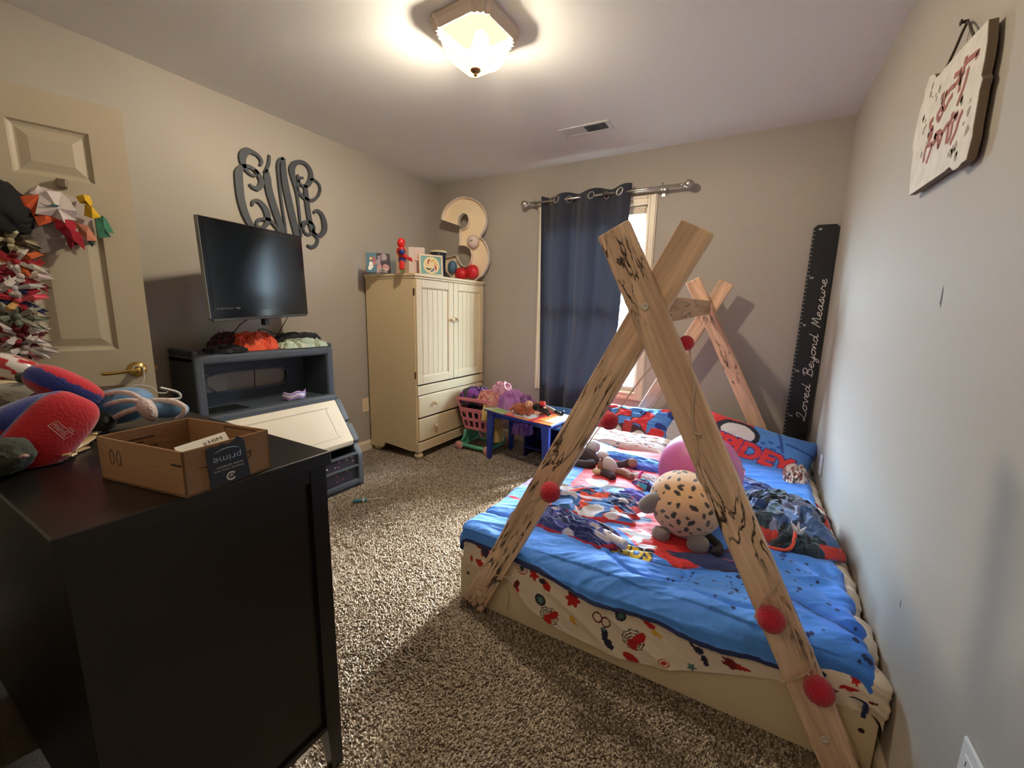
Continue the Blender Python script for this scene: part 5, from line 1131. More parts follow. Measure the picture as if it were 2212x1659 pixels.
box('wall_plate', (LX, 1.50, 1.28), (LX+.012, 1.62, 1.52), m_tvm, tv, .002); fbox('sensor', BL_+ex*TW*.52, ex, nz, ey, (-.018, -.04, -.05), (.018, -.012, -.012), m_tvm, tv, .003)
m_cab = M('cable_black', (16, 16, 16), rough=.5)
c0 = BL_+ex*TW*.40-nz*.03; tube('power_cable', [c0, W(520, 700, 'x', -2.58), W(503, 718, 'x', -2.66), (-2.76, 1.22, .97)], .0028, m_cab, tv, n=6, sm=5)
c1_ = BL_+ex*TW*.80-nz*.03; tube('video_cable', [c1_, W(610, 705, 'x', -2.62), W(598, 722, 'x', -2.70), (-2.79, 1.52, 1.05), (-2.80, 1.48, .6)], .0028, m_cab, tv, n=6, sm=5)

# toy storage unit
tb = thing('toy_storage', 'grey plastic toy storage unit with cream tilting lid and open top shelf', 'toy storage', (-2.55, 1.5, 0))
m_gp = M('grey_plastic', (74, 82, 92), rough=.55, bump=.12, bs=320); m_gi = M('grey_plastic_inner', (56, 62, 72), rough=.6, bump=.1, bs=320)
YA, YB = 1.035, 1.88
prof_lo = [(-2.80, 0), (-2.262, 0), (-2.250, .02), (-2.250, .225), (-2.262, .245), (-2.31, .31), (-2.452, .560), (-2.50, .60), (-2.80, .60)]
pm = [(x, z) for x, z in prof_lo]
for y in (YA, YB-.045): prism('side_panel', pm, (0, y, 0), (1, 0, 0), (0, 0, 1), (0, 1, 0), .045, m_gp, tb, .010)
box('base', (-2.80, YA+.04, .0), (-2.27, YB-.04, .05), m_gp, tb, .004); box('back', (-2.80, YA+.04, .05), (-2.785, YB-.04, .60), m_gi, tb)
box('shelf', (-2.80, YA+.03, .575), (-2.475, YB-.03, .618), m_gp, tb, .008); box('shelf_lip', (-2.53, YA+.02, .555), (-2.462, YB-.02, .632), m_gp, tb, .016, 3)
box('hutch_top', (-2.80, YA+.0, .905), (-2.515, YB, .962), m_gp, tb, .018, 3)
for y in (YA, YB-.052): box('hutch_side', (-2.80, y, .59), (-2.512, y+.052, .955), m_gp, tb, .016, 3)
for y in (YA, YB-.03): box('top_rim', (-2.80, y, .955), (-2.52, y+.03, .985), m_gp, tb, .010, 2)
# hutch back with an oval slot
ys0, ys1, zs0, zs1 = 1.20, 1.70, .70, .815
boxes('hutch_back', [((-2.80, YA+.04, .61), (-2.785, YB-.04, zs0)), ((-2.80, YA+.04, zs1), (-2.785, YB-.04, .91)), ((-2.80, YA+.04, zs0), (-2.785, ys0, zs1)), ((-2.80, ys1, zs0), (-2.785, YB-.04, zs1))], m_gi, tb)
ribbon('slot_rim', smoothline([(ys0+.05, zs0), (ys1-.05, zs0), (ys1, zs0+.05), (ys1, zs1-.05), (ys1-.05, zs1), (ys0+.05, zs1), (ys0, zs1-.05), (ys0, zs0+.05), (ys0+.05, zs0)], 3), .010, (-2.784, 0, 0), (0, 1, 0), (0, 0, 1), (1, 0, 0), .008, m_gp, tb, sm=1)
# lid
la = np.array((-2.470, 0, .590)); lb_ = np.array((-2.285, 0, .318)); ld = lb_-la; Ll = np.linalg.norm(ld); ld /= Ll; lnn = np.array((-ld[2], 0, ld[0])); lnn = lnn if lnn[0] > 0 else -lnn
m_cr = M('cream_plastic', (226, 216, 196), rough=.45, bump=.08, bs=320); yl0, yl1 = YA+.005, YB-.055
ldp = [(0, 0), (0.006, .022), (Ll-.01, .026), (Ll+.012, .006), (Ll+.012, -.030), (Ll+.004, -.040), (Ll-.002, -.01), (.0, -.006)]
lid = prism('lid', ldp, (la[0], yl0, la[2]), ld, lnn, (0, 1, 0), yl1-yl0, m_cr, tb, .006)
fr = [(.16, .075), (.74, .075)]
a_, b_, c_2, d_2 = .12, yl1-yl0-.10, .055, Ll-.055
ribbon('lid_groove', [(a_+.02, c_2), (b_-.02, c_2), (b_, c_2+.02), (b_, d_2-.02), (b_-.02, d_2), (a_+.02, d_2), (a_, d_2-.02), (a_, c_2+.02), (a_+.02, c_2)], .007, np.array((la[0], yl0, la[2]))+lnn*.0235, (0, 1, 0), ld, lnn, .0022, M('cream_plastic_b', (204, 194, 174), rough=.5), lid, sm=3)
fbox('lid_hinge_block', (la[0], YB-.052, la[2]), ld, (0, 1, 0), lnn, (.0, 0, -.02), (.17, .045, .018), m_gp, tb, .008); fbox('lid_hinge_block', (la[0], YB-.052, la[2]), ld, (0, 1, 0), lnn, (.195, 0, -.02), (.33, .045, .020), m_gp, tb, .008)
# front with two recessed panels and jewel stickers
boxes('front_frame', [((-2.285, YA+.04, .03), (-2.250, YB-.04, .060)), ((-2.285, YA+.04, .150), (-2.252, YB-.04, .165)), ((-2.285, YA+.04, .235), (-2.252, YB-.04, .250))], m_gp, tb, .004)
fp = box('front_panel', (-2.283, YA+.04, .05), (-2.268, YB-.04, .24), M('panel_dark', (46, 46, 60), rough=.4, coat=.3), tb)
rs = np.random.RandomState(6)
for k in range(34):
    y_, z_ = rs.uniform(1.30, YB-.07), rs.choice([rs.uniform(.072, .142), rs.uniform(.172, .228)]); r_ = rs.uniform(.005, .0085)
    lathe('jewel_sticker', [(r_, 0), (r_, .0012), (r_*.5, .003), (.0004, .0034)], (-2.268, y_, z_), (1, 0, 0), [M('jewel_gold', (214, 184, 130), rough=.2, metal=.6), M('jewel_lilac', (150, 110, 160), rough=.2), M('jewel_white', (226, 226, 230), rough=.15), M('jewel_rose', (140, 70, 96), rough=.2)][rs.randint(4)], fp, n=9)
# clothes and headband on it
m_cl = M('garment', rough=.9, attr=True, bump=.2, bs=160, sheen=.2)
def garment(name, label, px, py, x, z, sx, sy, h, rot, seed, pal, cat='clothing', n=90, fs=5.2, sc=3.0):
    p = W(px, py, 'z', z); q = W(px, py, 'x', x); o, _ = crumple(name, (x, q[1], z), sx, sy, h, m_cl, rough=.2, flat=.2, rot=rot, seed=seed, colf=cr_pat(pal, seed+9, sc), n=n, fs=fs); return tag(o, label, cat)
garment('folded_shirt', 'bright coral orange shirt crumpled on top of the toy storage', 545, 745, -2.63, .964, .085, .135, .115, .05, 51, [(236,92,58), (230,84,52), (240,104,70), (236,96,62), (214,74,48)])
garment('maroon_garment', 'dark red and maroon garment beside the coral shirt', 492, 742, -2.68, .964, .075, .085, .115, .2, 53, [(86,24,34), (60,20,30), (120,36,44), (70,20,28), (40,16,24)])
garment('black_garment', 'black garment at the left end of the toy storage top', 486, 762, -2.58, .964, .060, .10, .045, .0, 55, [(20,20,24), (26,26,34), (16,16,20), (30,34,50), (12,12,14)])
garment('mint_garment', 'pale mint green garment folded on the right end of the toy storage', 650, 752, -2.60, .964, .080, .165, .062, .0, 57, [(188,208,188), (196,214,196), (206,214,196), (180,202,184), (150,160,130)])
garment('black_trousers', 'black trousers thrown over the pale mint garment', 640, 740, -2.66, 1.005, .045, .160, .058, .03, 59, [(16,15,16), (20,18,20), (14,14,14), (24,22,24), (12,12,12)])
hd = thing('headband', 'shiny lilac and white headband lying on the open shelf', 'headband', (-2.55, 1.62, .62))
cb_ = W(632, 862, 'z', .62); A = np.linspace(-.35, 3.55, 44)
Pb = np.zeros((44, 6, 3))
for i, a in enumerate(A):
    for j in range(6):
        w__ = j/5; rr_ = 1+.05*math.sin(a*6+j)+.06*(j in (2, 3)); Pb[i, j] = (cb_[0]-.012+.045*rr_*math.cos(a), cb_[1]+.012-.078*rr_*math.cos(a)*0+.078*rr_*math.sin(a-.0)*0-.0, 0)
        Pb[i, j] = (cb_[0]+.040*rr_*math.sin(a), cb_[1]+.012+.075*rr_*math.cos(a), .621+.052*w__+.006*math.sin(a*5))
colb = np.zeros((44, 6, 3))
for j in range(6): colb[:, j] = s2l([(206,196,206), (150,120,190), (196,180,200), (214,206,214), (120,96,176), (200,160,190)][j])
grid('band', Pb, M('foil_print', rough=.25, attr=True, coat=.4), hd, col=colb, thick=.003)
fl = thing('flat_tray', 'thin black tray lying at the left of the open shelf', 'tray', (-2.62, 1.2, .62)); box('plate', (-2.72, 1.10, .6195), (-2.56, 1.32, .626), m_cab, fl, .002)

# screwdriver and pencil on the carpet
sd = thing('screwdriver', 'small screwdriver with teal and white handle on the carpet', 'screwdriver', (-2.02, 1.71, .015))
a0_, a1_ = W(762, 1083, 'z', .022), W(828, 1075, 'z', .020); d_ = a1_-a0_; L_ = np.linalg.norm(d_)
lathe('handle', [(.006, 0), (.010, .006), (.011, L_*.22), (.008, L_*.3), (.011, L_*.36), (.0115, L_*.42), (.008, L_*.46)], a0_, d_, M('teal_handle', (52, 118, 140), rough=.4), sd, n=14)
lathe('collar', [(.0105, L_*.30), (.0125, L_*.33), (.0105, L_*.40)], a0_, d_, M('handle_white', (216, 220, 220), rough=.4), sd, n=14); lathe('shaft', [(.003, L_*.46), (.003, L_*.97), (.0018, L_)], a0_, d_, M('shaft_white', (224, 214, 196), rough=.3), sd, n=8)
tube('ring', [a0_+d_*.36+np.array((.004, 0, .010+0))+np.array((0, .009*math.cos(a), .009*math.sin(a))) for a in np.linspace(0, 3.1, 8)], .0015, M('handle_white', (216, 220, 220)), sd, n=5)
pcl = thing('crayon', 'thin pink stick lying on the carpet by the armoire foot', 'crayon', (-2.30, 2.5, .015)); p0 = W(911, 985, 'z', .018); p1 = W(933, 997, 'z', .018)
tube('stick', [p0, p1], .004, M('pink_wax', (206, 150, 130), rough=.5), pcl, n=7)

# ================================================================ armoire
ar = thing('armoire', 'cream wooden armoire with two panelled doors over two drawers', 'armoire', (-2.53, 2.89, 0))
m_ar = M('cream_paint', (222, 200, 160), rough=.45, bump=.04, bs=50, var=.02, vs=20); AX0, AX1, AY0, AY1 = -2.795, -2.262, 2.43, 3.365
def sidey(y):
    return prism('side', [(AX0, .045), (AX0+.02, .045), (AX0+.14, .045), (AX0+.17, .095), (AX1-.08, .070), (AX1, .075), (AX1, 1.478), (AX0, 1.478)], (0, y, 0), (1, 0, 0), (0, 0, 1), (0, 1, 0), .018, m_ar, ar, .001)
sidey(AY0); sidey(AY1-.018)
box('back', (AX0, AY0+.018, .08), (AX0+.006, AY1-.018, 1.478), m_ar, ar)
box('top', (AX0, AY0-.014, 1.478), (AX1+.026, AY1+.006, 1.500), m_ar, ar, .006, 3); box('cornice', (AX0, AY0-.006, 1.462), (AX1+.014, AY1, 1.479), m_ar, ar, .004)
box('carcass_shelf', (AX0, AY0+.018, .585), (AX1-.002, AY1-.018, .603), m_ar, ar); box('carcass_bottom', (AX0, AY0+.018, .12), (AX1-.002, AY1-.018, .138), m_ar, ar)
box('middle_rail', (AX1-.004, AY0+.004, .545), (AX1+.018, AY1-.004, .620), m_ar, ar, .004); 
prism('base_rail', [(AY0, .072), (AY1, .072), (AY1, .148), (AY0, .148)], (AX1-.004, 0, 0), (0, 1, 0), (0, 0, 1), (1, 0, 0), .024, m_ar, ar, .004)
boxes('dark_interior', [((AX1-.03, AY0+.02, .14), (AX1-.012, AY1-.02, .585)), ((AX1-.03, AY0+.02, .604), (AX1-.012, AY1-.02, 1.475))], m_dark, ar)
ym = (AY0+AY1)/2
def kn(p, par): return lathe('knob', [(.007, 0), (.007, .010), (.010, .014), (.0165, .020), (.0175, .027), (.012, .033), (.002, .035)], p, (1, 0, 0), m_ar, par, n=18)
for k, (z0, z1) in enumerate(((.358, .538), (.160, .345))):
    d = box('drawer', (AX1-.006, AY0+.012, z0), (AX1+.018, AY1-.012, z1), m_ar, ar, .008, 3)
    for y in (AY0+.20, AY1-.20): kn((AX1+.018, y, (z0+z1)/2+.01), d)
def adoor(y0, y1, bead):
    z0, z1 = .632, 1.458; f_ = .062; xf = AX1+.018
    d = boxes('cabinet_door', [((AX1-.003, y0, z0), (xf, y0+f_, z1)), ((AX1-.003, y1-f_, z0), (xf, y1, z1)), ((AX1-.003, y0+f_, z0), (xf, y1-f_, z0+f_)), ((AX1-.003, y0+f_, z1-f_), (xf, y1-f_, z1))], m_ar, ar, .003)
    ya, yb, za, zb_ = y0+f_, y1-f_, z0+f_, z1-f_
    lv = [(0, .0), (.006, -.004), (.010, -.010), (.014, -.010)]
    V = []; F = []
    for q, (ins, dx) in enumerate(lv):
        V += [(xf+dx, ya+ins, za+ins), (xf+dx, yb-ins, za+ins), (xf+dx, yb-ins, zb_-ins), (xf+dx, ya+ins, zb_-ins)]
        if q: F += [((q-1)*4+e, (q-1)*4+(e+1) % 4, q*4+(e+1) % 4, q*4+e) for e in range(4)]
    mesh('panel_moulding', V, F, m_ar, d)
    n = 5; wd_ = (yb-ya-.028)/n
    for q in range(n):
        a = ya+.014+q*wd_; box('bead_board', (xf-.016, a+.0015, za+.012), (xf-.0085, a+wd_-.0015, zb_-.012), m_ar, d, .0015)
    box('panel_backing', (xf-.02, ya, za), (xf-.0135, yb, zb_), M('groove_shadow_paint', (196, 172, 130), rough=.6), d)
    return d
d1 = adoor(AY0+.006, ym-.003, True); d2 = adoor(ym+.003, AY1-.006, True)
kn((AX1+.018, ym-.036, 1.145), d1); kn((AX1+.018, ym+.036, 1.152), d2)
m_hi = M('hinge_bronze', (96, 76, 48), rough=.4, metal=.7)
for y in (AY0-.003, AY1+.003):
    for z_ in (.71, 1.36): box('hinge', (AX1-.006, y-.004, z_-.028), (AX1+.006, y+.004, z_+.028), m_hi, ar, .002)
for x in (AX0+.05, AX1-.018):
    for y in (AY0+.04, AY1-.04): lathe('bun_foot', [(.020, .078), (.028, .072), (.030, .066), (.022, .060), (.026, .054), (.036, .040), (.037, .028), (.028, .012), (.020, .004)], (x, y, 0), (0, 0, 1), m_ar, ar, n=22)
# on the armoire
ZT = 1.5005
def book(name, label, px0, px1, pyb, pyt, x, th, cat, cols, lean=.0, tit=None, group=None):
    a = W(px0, pyb, 'x', x); b = W(px1, pyb, 'x', x); t = W(px0, pyt, 'x', x); h = t[2]-a[2]
    T_ = thing(name, label, cat, (x, a[1], ZT), group); w_ = b[1]-a[1]; y0 = a[1]
    nrm = np.array((.80, -.60, 0)); exb = np.array((.60, .80, 0)); w_ = w_/.80*.74
    ez = Z*math.cos(lean)-nrm*math.sin(lean); nb = np.cross(exb, ez); nb = nb if nb[0] > 0 else -nb
    O_ = np.array((x, y0, ZT+.001)); fbox('pages', O_, exb, nb, ez, (.002, -th+.001, .002), (w_-.002, -.001, h-.002), M('page_cream', (226, 216, 196), rough=.9), T_)
    c = fbox('cover', O_, exb, nb, ez, (0, -.001, 0), (w_, .0012, h), M('cover_'+name+str(px0), cols[0], rough=.6), T_)
    fbox('back_cover', O_, exb, nb, ez, (0, -th, 0), (w_, -th+.002, h), M('cover_'+name+str(px0), cols[0]), T_)
    rs_ = np.random.RandomState(px0)
    for k in range(1, len(cols)):
        for q in range(3):
            cx_, cz_, r_ = rs_.uniform(.2, .8)*w_, rs_.uniform(.12, .88)*h, rs_.uniform(.10, .2)*min(w_, h)
            prism('cover_shape', [(cx_+r_*(1+.4*rs_.rand())*math.cos(a_)*.9, cz_+r_*(1+.5*rs_.rand())*math.sin(a_)) for a_ in np.linspace(0, 2*math.pi, 9, endpoint=False)], O_+nb*(.0013+.0002*k), exb, ez, nb, .0002, M('coverc_'+'_'.join(map(str, cols[k])), cols[k], rough=.4), c)
    return T_, O_, exb, nb, ez, w_, h, c
def pins(poly, w_, h): return [(min(max(a, 0), w_), min(max(b, 0), h)) for a, b in poly]
book('picture_book', 'yellow and blue patterned picture book at the left end of the armoire top', 792, 810, 584, 541, -2.60, .008, 'book', [(70,110,130), (226,178,70), (230,226,216), (150,40,50)], .10, group='books on the armoire top')
T_, O_, exb, nb, ez, w_, h, c = book('comic_book', 'dark red and purple comic book leaning on top of the armoire', 807, 836, 583, 538, -2.60, .006, 'book', [(46,26,40), (140,34,44), (90,40,70)], .16, group='books on the armoire top')
for k in range(3): text('title_line', ['ULTIMATE', 'ADVENTURE', 'STORIES'][k], O_+exb*.012+ez*(.030-k*.011)+nb*.002, exb, ez, w_*.72, .007, M('title_white', (226, 224, 214), rough=.5), c, lift=.0004, n=nb)
# tall gift bag / carton with a green figure print
bx_ = thing('carton', 'pink and white printed carton standing behind the red toy figure', 'carton', (-2.55, 2.75, ZT))
ca = np.array((-2.60, 2.585, ZT)); nrm = np.array((.62, -.785, 0)); exb = np.array((.785, .62, 0)); wA, wB, hC = .105, .13, .235
fbox('carton_body', ca, exb, -nrm, Z, (0, 0, 0), (wA+wB, .05, hC), M('carton_white', (220, 204, 196), rough=.5), bx_, .002)
pA_ = fbox('printed_panel', ca, exb, nrm, Z, (0, 0, 0), (wA, .0012, hC), M('carton_tan', (168, 140, 118), rough=.5), bx_)
prism('print_figure', [(.035, .02), (.075, .02), (.068, .08), (.060, .10), (.048, .10), (.040, .08)], ca+nrm*.0014, exb, Z, nrm, .0004, M('print_green', (96, 112, 56), rough=.5), pA_)
prism('print_figure', [(.045, .10), (.062, .10), (.064, .13), (.053, .145), (.044, .128)], ca+nrm*.0014, exb, Z, nrm, .0004, M('print_auburn', (130, 60, 40), rough=.5), pA_)
for k in range(3): prism('print_mark', [(.02+.03*k+.007*math.cos(a), .205+.007*math.sin(a)) for a in np.linspace(0, 6.28, 6, endpoint=False)], ca+nrm*.0014, exb, Z, nrm, .0004, M('print_brown', (96, 70, 60), rough=.5), pA_)
pB_ = fbox('printed_panel', ca+exb*(wA+.04), exb, nrm, Z, (0, 0, 0), (wB-.045, .0012, hC-.03), M('carton_pink', (226, 196, 190), rough=.5), bx_)
for k in range(7): prism('print_mark', [(wA+.055+.018*(k % 4)+.006*math.cos(a), .03+.024*k+.006*math.sin(a)) for a in np.linspace(0, 6.28, 5, endpoint=False)], ca+nrm*.0014, exb, Z, nrm, .0004, M('print_rose', (190, 96, 100), rough=.5), pB_)
# toy figure
tf = thing('toy_figure', 'red and blue plastic toy figure with one arm stretched forward on the armoire', 'toy figure', (-2.32, 2.60, ZT))
m_tr = M('toy_red', (206, 40, 36), rough=.35); m_tbl = M('toy_blue', (40, 48, 110), rough=.4)
Xf = -2.31
def kf(x, y): return W(770+x*.14466, 400+y*.14466, 'x', Xf)
def limb(name, pts, r_, mat): tube(name, [kf(*p)+np.array((o_, 0, 0)) for *p, o_ in pts], r_, mat, tf, n=12, sm=4)
hdc = kf(668, 862); blob('head', hdc, (.030, .031, .036), m_tr, tf, rot=(0, 10, 0), nu=26, nv=18)
limb('torso', [(660, 930, 0), (668, 985, 0), (680, 1040, 0), (684, 1090, 0)], [.026, .036, .028, .026], m_tr); limb('waist', [(682, 1085, 0), (684, 1130, 0), (684, 1160, 0)], [.027, .028, .024], m_tbl)
limb('arm', [(625, 940, .03), (628, 990, .036), (650, 1040, .034), (700, 1085, .03)], [.018, .021, .018, .016], m_tr); limb('arm', [(712, 960, -.02), (735, 1020, -.02), (790, 1080, -.02), (822, 1110, -.01)], [.015, .015, .013, .011], m_tr)
limb('upper_sleeve', [(622, 965, .034), (628, 1000, .036), (640, 1020, .036)], [.020, .0225, .019], m_tbl)
for o_, x_ in ((.016, 660), (-.016, 705)): limb('leg', [(x_, 1140, o_), (x_-4, 1190, o_), (x_-2, 1258, o_)], [.022, .020, .021], m_tr)
for k in range(4): tube('finger', [kf(815, 1095+k*10), kf(832+(k % 2)*4, 1108+k*12)], [.005, .003], m_tr, tf, n=6)
blob('hand', kf(812, 1105), (.012, .012, .014), m_tr, tf, nu=14, nv=10)
# framed picture
fp_ = thing('framed_picture', 'cream framed picture with a round gold and orange print', 'picture frame', (-2.24, 2.75, ZT))
pa, pb_ = W(906, 588, 'y', 2.62), W(957, 592, 'y', 2.76); xf0 = W(905, 588, 'z', ZT)
O_ = np.array((-2.40, 2.66, ZT)); d_ = np.array((-2.262+.02+2.40, .165, 0)); d_ = np.array((.52, .854, 0)); nf = np.array((.854, -.52, 0))
a = WP(906, 586, nf, (-2.34, 2.66, 0)); b = WP(957, 593, nf, (-2.34, 2.66, 0)); t_ = WP(903, 546, nf, (-2.34, 2.66, 0)); wf = np.linalg.norm((b-a)[:2]); hf = t_[2]-a[2]; O_ = np.array((a[0], a[1], ZT+.001))
lz = Z*math.cos(.1)-nf*math.sin(.1); nf2 = np.cross(d_, lz); nf2 = nf2 if nf2[0] > 0 else -nf2; hf = max(hf, .17)
m_fr = M('frame_cream', (226, 208, 178), rough=.4)
f1 = fbox('backing', O_, d_, nf2, lz, (0, -.012, 0), (wf, -.002, hf), m_fr, fp_)
for q in (((0, -.010, 0), (wf, .006, .014)), ((0, -.010, hf-.014), (wf, .006, hf)), ((0, -.010, .014), (.014, .006, hf-.014)), ((wf-.014, -.010, .014), (wf, .006, hf-.014))): fbox('frame_bar', O_, d_, nf2, lz, q[0], q[1], m_fr, fp_, .002)
pr_ = fbox('print', O_, d_, nf2, lz, (.014, -.002, .014), (wf-.014, .0, hf-.014), M('print_teal', (120, 166, 160), rough=.5), fp_)
cx_, cz_, R_ = wf*.52, hf*.5, min(wf, hf)*.40
def disc(r, n=24, sx=1, sy=1, ox=0, oy=0): return [(cx_+ox+r*sx*math.cos(a_), cz_+oy+r*sy*math.sin(a_)) for a_ in np.linspace(0, 2*math.pi, n, endpoint=False)]
prism('print_disc', disc(R_), O_+nf2*.0002, d_, lz, nf2, .0003, M('print_cream', (228, 206, 160), rough=.5), pr_)
rs = np.random.RandomState(8)
for k, c in enumerate([(196,110,60), (206,160,80), (160,70,50), (222,190,120), (60,70,60), (70,110,150), (190,60,50), (214,176,110)]):
    a_ = k*.9; ribbon('print_swirl', [(cx_+R_*.75*math.cos(a_+t*1.2)*(1-t*.55), cz_+R_*.75*math.sin(a_+t*1.2)*(1-t*.55)) for t in (0, .3, .6, 1)], [R_*.10, R_*.22, R_*.16, R_*.03], O_+nf2*(.0005+.0001*k), d_, lz, nf2, .0003, M('swirl%d' % k, c, rough=.5), pr_, sm=4)
# tin and glass jar behind
tn = thing('round_tin', 'dark blue round tin with cream lid behind the framed picture', 'tin', (-2.55, 3.12, ZT)); tc_ = W(960, 590, 'y', 3.10)
tp_ = W(947, 545, 'y', 3.10); zt_ = tp_[2]
lathe('tin_body', [(.058, ZT), (.062, ZT+.02), (.066, zt_-.03), (.074, zt_-.008)], (tp_[0], 3.10, 0), (0, 0, 1), M('tin_navy', (24, 30, 48), rough=.3), tn, n=32); lathe('lid', [(.078, zt_-.008), (.080, zt_+.004), (.072, zt_+.012), (.03, zt_+.016)], (tp_[0], 3.10, 0), (0, 0, 1), M('lid_cream', (216, 206, 172), rough=.4), tn, n=32)
# number three tray
nb3 = thing('number_three', 'large white open cardboard number three standing on the armoire', 'number decoration', (-2.43, 3.25, ZT))
n3 = np.array((.22, -.975, 0)); n3 /= np.linalg.norm(n3); e3_ = np.array((n3[1]*-1, n3[0], 0)); P3 = (-2.43, 3.235, 0)
def t3(x, y):
    p = WP(770+x*.14466, 400+y*.14466, n3, P3); return ((p-np.array(P3)) @ e3_, p[2])
out = [(1262,432),(1290,330),(1345,240),(1420,175),(1510,122),(1610,108),(1720,130),(1800,170),(1870,245),(1915,330),(1932,440),(1925,520),(1895,610),(1840,690),(1830,705),(1895,760),(1940,850),(1968,960),(1965,1080),(1930,1190),(1870,1280),(1760,1362),(1620,1375),(1500,1362),(1420,1325),(1340,1240),(1285,1150),(1252,1035),(1485,985),(1510,1060),(1560,1130),(1615,1162),(1670,1140),(1705,1070),(1715,980),(1695,900),(1640,855),(1590,838),(1528,842),(1538,600),(1590,595),(1640,560),(1668,500),(1672,440),(1650,380),(1605,352),(1560,370),(1530,410),(1515,470),(1518,540),(1270,455)]
pl3 = [t3(x, y) for x, y in out]; m_n3 = M('cardboard_white', (240, 226, 218), rough=.7); m_n3b = M('cardboard_cream', (242, 222, 186), rough=.7)
zmin_ = min(p[1] for p in pl3); pl3 = [(a, b-(zmin_-ZT-.001)) for a, b in pl3]
bk3 = prism('tray_back', pl3, np.array(P3)-n3*.055, e3_, Z, n3, .004, m_n3b, nb3)
Q = np.array(pl3+[pl3[0]]); V = []; F = []; 
for i, (a, b) in enumerate(Q):
    pv, nx = Q[(i-1) % (len(Q)-1)], Q[(i+1) % (len(Q)-1)] if i < len(Q)-1 else Q[1]
    tg_ = (nx-pv)/np.linalg.norm(nx-pv); nn_ = np.array((-tg_[1], tg_[0]))
    for (w__, dp) in ((0, -.055), (0, 0), (.0035, 0), (.0035, -.055)): q = np.array((a, b))-nn_*w__; V.append(np.array(P3)+e3_*q[0]+Z*q[1]+n3*dp)
for i in range(len(Q)-1):
    for e in range(4): F.append((i*4+e, i*4+(e+1) % 4, (i+1)*4+(e+1) % 4, (i+1)*4+e))
mesh('tray_rim', V, F, m_n3, nb3)
def on3(px, py, r, mat, name, label, sz=(1, 1), dpt=.024):
    a, b = t3(px, py); c = np.array(P3)+e3_*a+Z*(b-(zmin_-ZT-.001))-n3*dpt; t = thing(name, label, 'ball', tuple(c)); blob('ball', c, (r*sz[0], r*sz[0]*.9, r*sz[1]), mat, t, nu=30, nv=20); return c, t
c, t = on3(1738, 780, .058, M('ball_white', (226, 204, 190), rough=.5), 'printed_ball', 'pale ball with a small black scribble inside the number three', dpt=.006)
for pts in ([(-.018, .006), (-.006, 0), (.004, .002), (.010, .008)], [(-.010, -.002), (.0, -.004), (.006, .004)], [(.010, .006), (.016, .002), (.012, -.006), (.006, -.002)]): ribbon('scribble', pts, .0022, c+n3*.0535, e3_, Z, n3, .0022, m_ink, t, sm=4)
on3(1418, 1165, .046, M('ball_blue', (84, 122, 150), rough=.45, bump=.1, bs=80), 'toy_ball', 'dusty blue egg shaped ball in the lower left of the number three', (1, 1.35))
c, t = on3(1560, 1262, .066, M('balloon_red', (206, 34, 44), rough=.4), 'heart_balloon', 'red heart shaped balloon in the bottom of the number three', (1, .85), .014)
a, b = t3(1725, 1235); c2 = np.array(P3)+e3_*a+Z*(b-(zmin_-ZT-.001))-n3*.014; blob('lobe', c2, (.062, .048, .066), M('balloon_red', (206, 34, 44)), t, rot=(0, 25, 0), nu=28, nv=18)

# ================================================================ toy cart, table, bench, doll
ct = thing('toy_cart', 'pink and mint plastic toy shopping cart beside the armoire', 'toy cart', (-2.06, 3.03, 0))
m_pk = M('pink_plastic', (222, 132, 150), rough=.45); m_mt = M('mint_plastic', (96, 178, 146), rough=.45)
cX0, cX1, cY0, cY1 = -2.17, -1.80, 2.86, 3.14
def basket(z0, z1, s0, s1):
    V = []
    for z, s in ((z0, s0), (z1, s1)):
        cx_, cy_ = (cX0+cX1)/2, (cY0+cY1)/2; hx_, hy_ = (cX1-cX0)/2*s, (cY1-cY0)/2*s; V += [(cx_-hx_, cy_-hy_, z), (cx_+hx_, cy_-hy_, z), (cx_+hx_, cy_+hy_, z), (cx_-hx_, cy_+hy_, z)]
    return V
bz0, bz1 = .19, .47
def bwall(P0, P1, Q0, Q1, name):
    """lattice wall between bottom edge P0-P1 and top edge Q0-Q1"""
    P0, P1, Q0, Q1 = map(np.array, (P0, P1, Q0, Q1)); pt = lambda s, t: (P0*(1-s)+P1*s)*(1-t)+(Q0*(1-s)+Q1*s)*t
    V = []; F = []; nn_ = np.cross(P1-P0, Q0-P0); nn_ /= np.linalg.norm(nn_)
    def q(s0, s1, t0, t1):
        n = len(V); c = [pt(s0, t0), pt(s1, t0), pt(s1, t1), pt(s0, t1)]; V.extend(c+[p-nn_*.006 for p in c]); F.extend([tuple(i+n for i in f) for f in [(0,1,2,3),(7,6,5,4),(0,4,5,1),(1,5,6,2),(2,6,7,3),(3,7,4,0)]])
    nc = 5; 
    for k in range(nc+1): s = k/nc; q(max(0, s-.035), min(1, s+.035), 0, .62)
    for t in (0, .29, .58): q(0, 1, t, t+.09)
    q(0, 1, .62, .70); q(0, 1, .93, 1.0)
    for k in (0, nc): s = k/nc; q(max(0, s-.05), min(1, s+.05), .62, 1)
    return mesh(name, V, F, m_pk, ct)
B_ = basket(bz0, bz1, .74, 1.05)
for i in range(4): j = (i+1) % 4; bwall(B_[i], B_[j], B_[4+i], B_[4+j], 'basket_side')
mesh('basket_floor', [B_[0], B_[1], B_[2], B_[3]], [(0, 1, 2, 3)], m_pk, ct)
tube('basket_rim', [B_[4], B_[5], B_[6], B_[7]], .013, m_pk, ct, n=10, closed=True)
